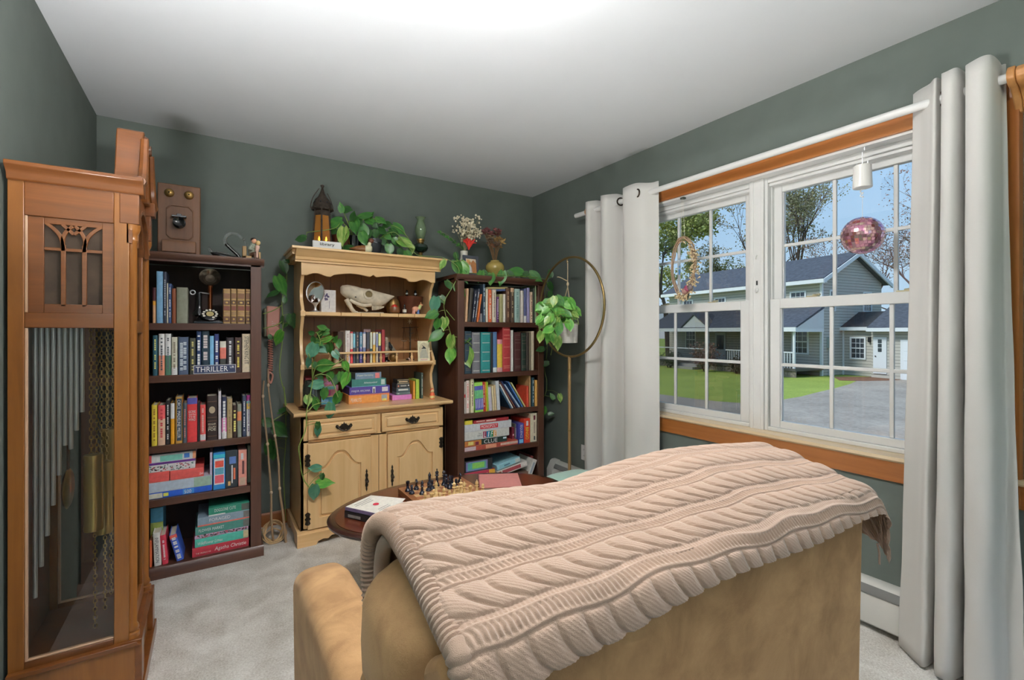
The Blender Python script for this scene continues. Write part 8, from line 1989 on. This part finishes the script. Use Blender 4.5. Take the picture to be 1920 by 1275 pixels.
MB().lathe([(0.066, 0), (0.07, 0.004), (0.074, 0.12), (0.074, 0.14), (0.069, 0.14), (0.068, 0.12), (0.004, 0.11)], 30).obj('pot', mat('whitewashed_clay', (206, 202, 196), 0.7, var=0.1, scale=12, stretch=(1, 1, 8)), hb)
MB().lathe([(0.067, 0.125), (0.002, 0.13)], 20).obj('soil', M_soil, hb)
M_cord = mat('cotton_cord', (206, 186, 152), 0.9)
for a in (0.4, 2.5, 4.6): MB().tube([(0.072 * math.cos(a), 0.072 * math.sin(a), 0.12), (0.0, 0.0, 0.40), (0, 0, 0.585)], 0.003, 6).obj('hanger_cord', M_cord, hb)
MB().ball((0, 0, 0.42), (0.009, 0.009, 0.014), 10, 8).tube(spl([(0, 0, 0.44), (-0.03, 0.05, 0.47), (-0.035, 0.075, 0.475)], 4), 0.0035, 6).obj('knot', M_cord, hb)
st = vines(hb, [[(HX, HY + 0.02, 1.3), (HX - 0.02, HY + 0.1, 1.36), (HX - 0.03, HY + 0.2, 1.2)], [(HX, HY + 0.02, 1.3), (HX, HY - 0.06, 1.38), (HX, HY - 0.1, 1.3)], [(HX, HY + 0.02, 1.3), (HX - 0.05, HY + 0.1, 1.2), (HX - 0.06, HY + 0.14, 1.08)], [(HX, HY + 0.02, 1.3), (HX, HY + 0.05, 1.4), (HX, HY + 0.12, 1.42)]], 0.0025)
put_leaves(hb, LEAF_HANGING, st)

# ---- things on the window-side bookcase top
BT = 1.6554
va = thing('flower_vase', 'white vase of dried white flowers and one red bloom behind the photo frame', 'vase', (1.575, 3.13, BT))
MB().lathe([(0.03, 0), (0.034, 0.02), (0.036, 0.1), (0.026, 0.16), (0.028, 0.195), (0.024, 0.195), (0.022, 0.16), (0.03, 0.1), (0.004, 0.03)], 22).obj('vase_body', mat('white_glaze', (228, 222, 210), 0.3), va)
rv = random.Random(4); b = MB(); bl = MB()
for k in range(26):
    a = rv.uniform(0, 6.28); q = rv.uniform(0.02, 0.115); tip = (0.045 + q * math.cos(a), q * math.sin(a) * 0.7, 0.36 + rv.uniform(-0.07, 0.085))
    b.tube(spl([(0, 0, 0.18), (tip[0] * 0.4, tip[1] * 0.4, 0.27), tip], 4), [0.0016] * 9, 4)
    for j_ in range(9):
        c = (tip[0] + rv.uniform(-0.026, 0.026), tip[1] + rv.uniform(-0.026, 0.026), tip[2] + rv.uniform(-0.03, 0.03))
        bl.ball(c, rv.uniform(0.005, 0.010), 6, 4); b.tube([tip, c], 0.0008, 3)
tag(b.obj('dried_stem', paint((122, 116, 88)), va), kind='stuff'); tag(bl.obj('white_blossom', paint((206, 196, 172)), va), kind='stuff')
for k in range(16):
    a = 2 * PI * k / 16 + 0.2; e = rv.uniform(0.5, 1.0); r_ = 0.062 * rv.uniform(0.7, 1)
    MB().tube(spl([(0.028, -0.02, 0.205), (0.028 + r_ * 0.45 * math.cos(a), -0.035, 0.235 + 0.02 * e), (0.028 + r_ * math.cos(a), -0.04 + 0.02 * math.sin(a), 0.235 + 0.075 * e * abs(math.sin(a)) + 0.01)], 4), [0.004] * 3 + [0.009] * 3 + [0.006] * 2 + [0.001], 6, flat=0.45).obj('red_petal', paint((206, 52, 44)), va)
eb = MB().tube(spl([(-0.005, 0, 0.19), (-0.06, -0.01, 0.24), (-0.13, -0.02, 0.29), (-0.2, -0.02, 0.315)], 6), 0.0022, 5).obj('eucalyptus_branch', paint((96, 104, 76)), va)
for k in range(13):
    t = k / 12; p_ = (-0.03 - 0.175 * t, -0.015, 0.225 + 0.095 * t ** 0.8); s_ = 1 if k % 2 else -1
    q = Matrix.Translation(p_) @ Matrix.Rotation(R(100 + s_ * 55 + 20 * t), 4, 'Y') @ Matrix.Rotation(R(70), 4, 'X')
    part_from(LEAVES['m' if k % 3 else 'd'][1], 'eucalyptus_leaf', None, eb, q @ Matrix.Diagonal((0.034, 0.03, 0.034, 1)))
fr_ = thing('photo_frame', 'grey picture frame with a photo of a tan and white dog on the bookcase', 'picture frame', (1.595, 3.035, BT), (R(-8), 0, R(4)))
b = MB(); ringprism(b, [(-0.066, 0), (0.066, 0), (0.066, 0.155), (-0.066, 0.155)], [(-0.045, 0.022), (0.045, 0.022), (0.045, 0.133), (-0.045, 0.133)], 0, 0.014); b.obj('frame_moulding', mat('slate_frame', (74, 78, 88), 0.5), fr_, bevel=0.002)
MB().box(-0.046, 0.046, 0.008, 0.012, 0.02, 0.134).obj('photograph', paint((206, 188, 166)), fr_, smooth=False)
for c, pts in (((180, 120, 74), [(-0.005, 0.024), (0.044, 0.024), (0.044, 0.1), (0.02, 0.125), (0.0, 0.1)]), ((226, 220, 216), [(-0.03, 0.024), (0.008, 0.024), (0.004, 0.07), (-0.016, 0.09), (-0.032, 0.06)]), ((206, 150, 96), [(-0.036, 0.09), (-0.012, 0.082), (0.002, 0.1), (-0.012, 0.126), (-0.034, 0.124)]), ((60, 48, 44), [(-0.012, 0.098), (-0.006, 0.098), (-0.006, 0.105), (-0.012, 0.105)])):
    MB().prism(pts, 'y', 0.0072, 0.0085).obj('printed_shape', paint(c), fr_, smooth=False)
po = thing('ceramic_pot', 'round mustard glazed pot holding dried brown flowers on the bookcase', 'pot', (1.83, 3.11, BT))
MB().lathe([(0.04, 0), (0.046, 0.008), (0.036, 0.016), (0.06, 0.04), (0.073, 0.075), (0.072, 0.1), (0.058, 0.122), (0.036, 0.132), (0.034, 0.142), (0.03, 0.142), (0.03, 0.13), (0.06, 0.09), (0.004, 0.05)], 30).obj('pot_body', mat('mustard_glaze', (196, 172, 96), 0.22, var=0.12, scale=12, coat=0.4), po)
b = MB(); heads = []
for k in range(20):
    a = rv.uniform(0, 6.28); q = rv.uniform(0.03, 0.09); tip = (q * math.cos(a) * 1.1 - 0.005, q * math.sin(a) * 0.6, 0.30 + rv.uniform(-0.05, 0.07)); heads.append(tip)
    b.tube(spl([(0.01 * math.cos(a), 0.01 * math.sin(a), 0.12), (tip[0] * 0.4, tip[1] * 0.4, 0.21), tip], 4), [0.0024] * 9, 5)
tag(b.obj('dried_stem', paint((112, 88, 62)), po), kind='stuff')
cl_ = [(112, 66, 66), (150, 118, 70), (170, 140, 86), (96, 76, 62), (120, 100, 76), (168, 96, 70)]
for i, tip in enumerate(heads):
    b = MB(); side = tip[0] > 0.0
    for k in range(10):
        a = rv.uniform(0, 6.28); e = rv.uniform(-0.3, 1)
        d = Vector((math.cos(a), math.sin(a) * 0.8, e)).normalized() * rv.uniform(0.024, 0.044)
        b.tube([tip, tuple(Vector(tip) + d * 0.6), tuple(Vector(tip) + d)], [0.004, 0.013, 0.003], 5, flat=0.4)
    b.obj('dried_flower_head', paint(cl_[(i % 3) if side else 3 + i % 3] if tip[2] < 0.33 else cl_[0]), po)
for x, w, lab in ((1.925, 0.075, 'white flat box left of the pothos leaf on the bookcase edge'), (2.03, 0.05, 'short white flat box near the right end of the bookcase top')):
    q = thing('flat_box', lab, 'box', (x, 3.02, BT), R(3), group='white flat boxes on the bookcase top')
    MB().box(-w / 2, w / 2, 0, 0.08, 0.006, 0.034).obj('lid', mat('white_lacquer', (236, 234, 230), 0.35), q, bevel=0.001); MB().box(-w / 2 + 0.001, w / 2 - 0.001, 0.001, 0.079, 0, 0.012).obj('tray', paint((206, 200, 190)), q, smooth=False)

# ---- pink wall telephone, vine, sticks and rattan coil in the gap beside the hutch
pw = thing('wall_telephone', 'pink wall telephone with twisted cord between the bookcase and the hutch', 'telephone', (0.322, YB, 1.22))
M_pink = mat('pink_bakelite', (206, 144, 128), 0.35, coat=0.2)
MB().prism([(-0.038, 0), (0.038, 0), (0.042, 0.19), (-0.036, 0.196)], 'y', -0.045, 0).obj('body', M_pink, pw, bevel=0.008)
MB().box(-0.052, -0.038, -0.06, -0.012, 0.0, 0.18).obj('handset', mat('grey_green_handset', (112, 112, 92), 0.45), pw, bevel=0.005)
for k in range(7): MB().ball((-0.004 + 0.008 * (k % 3), -0.0455, 0.07 + 0.012 * (k // 3)), 0.0025, 6, 4).obj('button', M_cream, pw)
b = MB(); h_ = [(-0.012 + 0.012 * math.cos(k * 0.9), -0.02 + 0.012 * math.sin(k * 0.9), -0.02 - 0.0022 * k) for k in range(95)]
b.tube(h_, 0.0042, 6); b.tube(spl([h_[-1], (0.0, -0.02, -0.25), (-0.012, -0.02, -0.30), (-0.026, -0.02, -0.26), (-0.012, -0.02, -0.2)], 6), 0.006, 8); b.obj('coiled_cord', M_pink, pw)
p5 = thing('wall_vine', 'dark pothos vine climbing the wall beside the pink telephone', 'plant', (0.40, 3.3, 1.5))
st = vines(p5, [[(0.50, 3.30, 1.80), (0.47, 3.31, 1.78), (0.405, 3.31, 1.70), (0.395, 3.31, 1.58), (0.37, 3.31, 1.45), (0.375, 3.31, 1.32), (0.37, 3.305, 1.18), (0.355, 3.30, 1.0), (0.385, 3.30, 0.85), (0.395, 3.27, 0.72)], [(0.37, 3.31, 1.42), (0.32, 3.28, 1.385), (0.26, 3.27, 1.36)], [(0.375, 3.31, 1.32), (0.33, 3.275, 1.29), (0.26, 3.27, 1.27)], [(0.395, 3.27, 0.74), (0.35, 3.25, 0.72), (0.30, 3.24, 0.69)], [(0.38, 3.29, 0.9), (0.39, 3.28, 0.6), (0.375, 3.27, 0.35), (0.385, 3.25, 0.06)]], 0.003)
put_leaves(p5, LEAF_WALL_VINE, st)
for a_, b_, lab in (((0.300, 3.10, 0.0), (0.262, 3.24, 0.95), 'pale dry stick leaning in the gap nearest the bookcase'), ((0.362, 3.06, 0.0), (0.285, 3.28, 1.02), 'long grey dry stick leaning in the gap beside the hutch')):
    A, B_ = Vector(a_), Vector(b_); q = thing('dry_stick', lab, 'stick', a_, group='dry sticks in the gap')
    rs = random.Random(int(a_[0] * 1000)); pts = [tuple((B_ - A) * t + Vector((rs.uniform(-0.012, 0.012), rs.uniform(-0.008, 0.008), 0)) * (0.15 + t)) for t in (0, 0.15, 0.3, 0.45, 0.6, 0.75, 0.9, 1.0)]
    MB().tube(spl(pts, 4), [0.007 - 0.0001 * k for k in range(29)], 7).obj('stem', paint((140, 116, 88)), q)
    for k in (2, 4, 6): MB().ball(pts[k], (0.009, 0.009, 0.012), 8, 6).obj('knuckle', paint((176, 156, 130)), q)
co = thing('rattan_coil', 'loose coil of pale rattan canes on the carpet beside the hutch', 'coil', (0.305, 3.14, 0.0))
rs = random.Random(8)
for k in range(7):
    r_ = rs.uniform(0.05, 0.085); tz = rs.uniform(0.2, 1.2); oz = r_ * math.sin(tz) + 0.006
    pts = [(r_ * 0.8 * math.cos(a) + 0.005 * math.sin(3 * a + k), r_ * 0.9 * math.sin(a) * math.cos(tz), oz + r_ * math.sin(a) * math.sin(tz)) for a in [j_ * PI / 12 for j_ in range(24)]]
    MB().tube(pts, 0.0035, 6, closed=True).obj('cane', paint((176, 146, 106)), co)

# ---- coffee table: books, chess set, pink portfolio
TZ = 0.4507
bk1 = thing('black_binder', 'thick black book lying under the white book on the coffee table', 'book', (0.598, 2.042, TZ), R(32))
MB().box(-0.082, 0.082, -0.1, 0.1, 0, 0.003).box(-0.082, 0.082, -0.1, 0.1, 0.027, 0.03).box(-0.082, -0.079, -0.1, 0.1, 0, 0.03).obj('cover', paint((38, 36, 38), 0.35), bk1); MB().box(-0.079, 0.08, -0.097, 0.097, 0.003, 0.027).obj('page_block', mat('white_paper', (232, 232, 238), 0.7), bk1, smooth=False)
MB().box(-0.0826, -0.082, 0.01, 0.08, 0.006, 0.018).obj('spine_print', paint((140, 138, 134)), bk1, smooth=False)
bk2 = thing('white_booklet', 'white softcover book with a red emblem lying on top on the coffee table', 'book', (0.600, 2.046, TZ + 0.0302), R(32))
MB().box(-0.08, 0.076, -0.098, 0.098, 0, 0.013).obj('page_block', mat('white_paper', (232, 232, 238), 0.7), bk2, smooth=False)
MB().box(-0.0815, -0.08, -0.098, 0.098, 0, 0.0145).obj('purple_spine', paint((112, 98, 132)), bk2, smooth=False)
MB().grid(lambda u, v: (-0.0815 + 0.160 * u, -0.099 + 0.198 * v, 0.0138 + 0.010 * max(0, u - 0.6) ** 1.5 * 6 * (1 - v)), 16, 8).obj('cover', paint((214, 208, 198), 0.35), bk2)
MB().lathe([(0.013, 0.0142), (0.013, 0.0156), (0.002, 0.0156)], 20, (0.0, 0.0, 0)).obj('red_emblem', paint((180, 44, 64)), bk2)
b = MB()
for (y, x0, x1) in ((0.075, -0.05, 0.05), (0.06, -0.06, 0.06), (0.045, -0.04, 0.045), (-0.05, -0.04, 0.03), (-0.065, -0.05, 0.02)): b.box(x0, x1, y, y + 0.003, 0.0140, 0.0145)
tag(b.obj('printed_lines', paint((120, 116, 116)), bk2, smooth=False), kind='stuff')
CBX, CBY, SQ = 0.94, 2.075, 0.036
cb = thing('chess_board', 'wooden chess board set up on the coffee table', 'chess board', (CBX, CBY, TZ))
MB().box(-0.172, 0.172, -0.172, 0.172, 0, 0.028).obj('board_frame', wood('chess_frame', (176, 118, 78), (146, 92, 56), 'X', 0.35, 30), cb, bevel=0.002)
wl = wood('chess_light', (226, 190, 142), (206, 166, 116), 'X', 0.35, 40); wd_ = wood('chess_dark', (186, 124, 86), (160, 100, 66), 'X', 0.35, 40)
sqm = []
for m in (wl, wd_):
    me = MB().box(-SQ / 2 + 0.0003, SQ / 2 - 0.0003, -SQ / 2 + 0.0003, SQ / 2 - 0.0003, 0.027, 0.0295).mesh('square', False); me.materials.append(m); sqm.append(me)
for i in range(8):
    for j_ in range(8): part_from(sqm[(i + j_) % 2], 'square', None, cb, Matrix.Translation(((i - 3.5) * SQ, (j_ - 3.5) * SQ, 0)))
M_cd = mat('chess_navy_black', (28, 32, 48), 0.18, coat=0.4); M_cl = mat('chess_boxwood', (222, 190, 132), 0.35)
base = [(0.0135, 0), (0.014, 0.003), (0.0125, 0.006), (0.011, 0.008), (0.0115, 0.0105)]
KIND = {'pawn': (base + [(0.006, 0.015), (0.0048, 0.024), (0.0085, 0.027), (0.005, 0.029), (0.0072, 0.034), (0.0072, 0.038), (0.004, 0.043), (0.0005, 0.044)], ()),
        'rook': (base + [(0.0075, 0.015), (0.0065, 0.034), (0.009, 0.038), (0.0095, 0.048), (0.0065, 0.048), (0.006, 0.044), (0.0005, 0.044)], ()),
        'bishop': (base + [(0.0065, 0.016), (0.005, 0.036), (0.0095, 0.039), (0.005, 0.042), (0.008, 0.049), (0.0065, 0.057), (0.002, 0.063), (0.0028, 0.066), (0.0005, 0.068)], ()),
        'queen': (base + [(0.007, 0.018), (0.005, 0.046), (0.0105, 0.05), (0.0055, 0.053), (0.0095, 0.066), (0.006, 0.068), (0.0028, 0.072), (0.0005, 0.075)], ()),
        'king': (base + [(0.0075, 0.018), (0.0055, 0.05), (0.011, 0.054), (0.006, 0.058), (0.0095, 0.07), (0.005, 0.074), (0.001, 0.075)], ('cross',)),
        'knight': (base + [(0.0105, 0.013), (0.0085, 0.016)], ('horse',))}
def piece(kind, m, x, y, rot, label, group):
    t = thing('chess_' + kind, label, 'chess piece', (x, y, TZ + 0.0296), rot, group)
    prof, ex = KIND[kind]
    MB().lathe(prof, 14).obj('body', m, t)
    if 'cross' in ex: MB().box(-0.0018, 0.0018, -0.0016, 0.0016, 0.074, 0.087).box(-0.005, 0.005, -0.0016, 0.0016, 0.079, 0.083).obj('cross', m, t)
    if 'horse' in ex: MB().prism([(-0.008, 0.015), (0.0085, 0.015), (0.006, 0.026), (0.0085, 0.033), (0.013, 0.036), (0.013, 0.041), (0.006, 0.047), (0.001, 0.052), (-0.003, 0.05), (-0.008, 0.04), (-0.0095, 0.028)], 'y', -0.0045, 0.0045).obj('horse_head', m, t, bevel=0.0025)
for T, m, nm, rot in ((CHESS_DARK, M_cd, 'navy black', -PI / 2), (CHESS_LIGHT, M_cl, 'pale boxwood', PI / 2)):
    cnt = {}
    for x, y, k in T: cnt.setdefault(k, []).append((x, y))
    for k, P in cnt.items():
        P.sort()
        for i, (x, y) in enumerate(P):
            wh = '' if len(P) == 1 else ' ' + ['first', 'second', 'third', 'fourth', 'fifth', 'sixth', 'seventh', 'eighth'][i] + ' from the left'
            piece(k, m, x, y, rot, nm + ' chess ' + k + (wh + ' of its kind' if wh else '') + ' on the chess board', nm + ' chess pieces')
pk = thing('pink_portfolio', 'dusty pink clothbound portfolio leaning on the coffee table behind the chess board', 'portfolio', (1.235, 2.055, TZ), (R(5), 0, R(-26)))
MB().box(-0.105, 0.105, -0.085, 0.085, 0.0, 0.004).box(-0.105, 0.105, -0.085, 0.085, 0.036, 0.04).box(-0.105, -0.101, -0.085, 0.085, 0, 0.04).obj('cover', mat('dusty_pink_cloth', (190, 122, 116), 0.7, var=0.05, scale=60), pk); MB().box(-0.1, 0.102, -0.082, 0.082, 0.004, 0.036).obj('page_block', M_page, pk, smooth=False)

# ---- mint pouf by the heater
pf = thing('pouf', 'round mint green pouf between the coffee table and the far curtain', 'pouf', (1.83, 2.12, 0))
b = MB(); superell(b, (0, 0, 0.2), (0.24, 0.24, 0.2), 0.62, 40, 20); b.obj('cushion', mat('mint_velvet', (170, 206, 190), 0.8, var=0.06, scale=8, sheen=0.4), pf, ang=80)
MB().tube([(0.238 * math.cos(a), 0.238 * math.sin(a), 0.2) for a in [k * PI / 24 for k in range(48)]], 0.005, 6, closed=True).obj('piping', MATS['mint_velvet'], pf)

# ---- hung in the window: mirror ball on its motor, twig wreath
db = thing('mirror_ball', 'pink mirror ball hanging from a white solar spinner in the window', 'mirror ball', (2.36, 0.887, 1.665))
m_, n_, p_ = _new('pink_mirror_tile')
tc = n_.nodes.new('ShaderNodeTexCoord'); vo = n_.nodes.new('ShaderNodeTexVoronoi'); vo.inputs['Scale'].default_value = 46; rp = n_.nodes.new('ShaderNodeValToRGB')
rp.color_ramp.elements[0].color = lin((236, 150, 196)); rp.color_ramp.elements[1].color = lin((240, 214, 190)); n_.links.new(tc.outputs['Object'], vo.inputs['Vector']); n_.links.new(vo.outputs['Color'], rp.inputs[0]); n_.links.new(rp.outputs[0], p_.inputs['Base Color'])
p_.inputs['Metallic'].default_value = 0.9; p_.inputs['Roughness'].default_value = 0.08
b = MB(); RB = 0.079
for i in range(-8, 9):
    la = i * PI / 18; nn_ = max(6, int(36 * math.cos(la)))
    for k in range(nn_):
        lo_ = 2 * PI * k / nn_; d = Vector((math.cos(la) * math.cos(lo_), math.cos(la) * math.sin(lo_), math.sin(la)))
        e1 = Vector((-math.sin(lo_), math.cos(lo_), 0)); e2 = d.cross(e1); h_ = RB * 0.079; n2 = (d + Vector((math.sin(k * 12.9 + i), math.cos(k * 7.3 + i * 3), math.sin(k * 3.1 - i))) * 0.06).normalized(); e1 = (e1 - n2 * e1.dot(n2)).normalized(); e2 = n2.cross(e1)
        b.add([tuple(d * RB + e1 * h_ * sx + e2 * h_ * sy) for sx, sy in ((-1, -1), (1, -1), (1, 1), (-1, 1))], [(0, 1, 2, 3)])
tag(b.obj('mirror_tile', m_, db, smooth=False), kind='stuff')
MB().ball((0, 0, 0), RB * 0.985, 32, 20).obj('core', mat('pink_core', (214, 140, 176), 0.5), db)
MB().tube([(0, 0, 0.078), (0, 0, 0.185)], 0.0012, 5).obj('wire', M_chrome, db)
MB().tube(spl([(0, -0.006, 0.165), (0, 0.007, 0.17), (0, 0.004, 0.18), (0, -0.004, 0.183), (0, 0.007, 0.187), (0, 0.005, 0.198), (0, -0.006, 0.2)], 4), 0.0022, 6).obj('swivel_hook', M_vinyl, db)
MB().lathe([(0.034, 0.205), (0.036, 0.207), (0.032, 0.3), (0.03, 0.302), (0.002, 0.302)], 24).obj('spinner_housing', mat('white_lacquer', (236, 234, 230), 0.35), db)
MB().tube([(0, -0.02, 0.30), (0, -0.02, 0.315)], 0.0025, 6).tube([(0, 0.02, 0.30), (0, 0.02, 0.315)], 0.0025, 6).tube([(0, 0, 0.30), (0, 0, 0.36), (0.02, 0, 0.37), (0.02, 0, 0.385)], 0.002, 6).obj('ceiling_hook', M_chrome, db)
wr = thing('twig_wreath', 'oval twig wreath with dried flowers hanging in the window on strings', 'wreath', (2.36, 1.80, 1.63))
rs = random.Random(6)
for k in range(7):
    q1, q2 = rs.uniform(-0.01, 0.01), rs.uniform(-0.012, 0.012)
    MB().tube([(rs.uniform(-0.004, 0.004) + 0.008 * math.sin(3 * a + k), (0.082 + q1) * math.cos(a) * (1 - 0.25 * max(0, -math.sin(a))), (0.175 + q2) * math.sin(a)) for a in [j_ * PI / 20 for j_ in range(40)]], 0.0028, 5, closed=True).obj('twig', paint((150, 124, 100)), wr)
b = MB()
for k in range(150):
    a = rs.uniform(-1.9, 0.9); c = Vector((rs.uniform(-0.02, 0.015), -0.078 * math.cos(a) + rs.uniform(-0.022, 0.022), 0.17 * math.sin(a) + rs.uniform(-0.02, 0.02)))
    b.tube([tuple(c), tuple(c + Vector((rs.uniform(-1, 1), rs.uniform(-1, 1), rs.uniform(-1, 1))).normalized() * 0.02)], [0.002, 0.005], 4)
tag(b.obj('dried_flower', paint((196, 176, 140)), wr), kind='stuff')
for y, z, c in ((-0.035, -0.125, (130, 60, 84)), (-0.02, -0.14, (150, 110, 104)), (-0.055, -0.12, (96, 84, 84))): MB().ball((-0.012, y, z), (0.014, 0.02, 0.02), 10, 8).obj('bloom', paint(c), wr)
MB().tube(spl([(0, -0.03, -0.14), (0.0, -0.035, -0.18), (0.0, -0.015, -0.2)], 5), [0.006] * 6 + [0.003] * 5, 6).obj('dark_leaf', paint((60, 66, 56)), wr)
MB().tube([(0, -0.012, 0.17), (0, 0.004, 0.415)], 0.0009, 4).tube([(0, 0.014, 0.17), (0, 0.012, 0.415)], 0.0009, 4).obj('string', M_cream, wr)
MB().box(0.0, 0.02, -0.004, 0.022, 0.413, 0.4235).obj('magnet_hook', mat('dark_green_hook', (54, 64, 54), 0.5), wr)
MB().tube([(0, 0.03, 0.06), (0, 0.028, 0.02)], 0.001, 4).ball((0, 0.028, 0.01), (0.004, 0.004, 0.008), 8, 6).ball((0, 0.028, -0.02), (0.004, 0.006, 0.02), 8, 6).obj('bead_drop', paint((60, 120, 170)), wr)
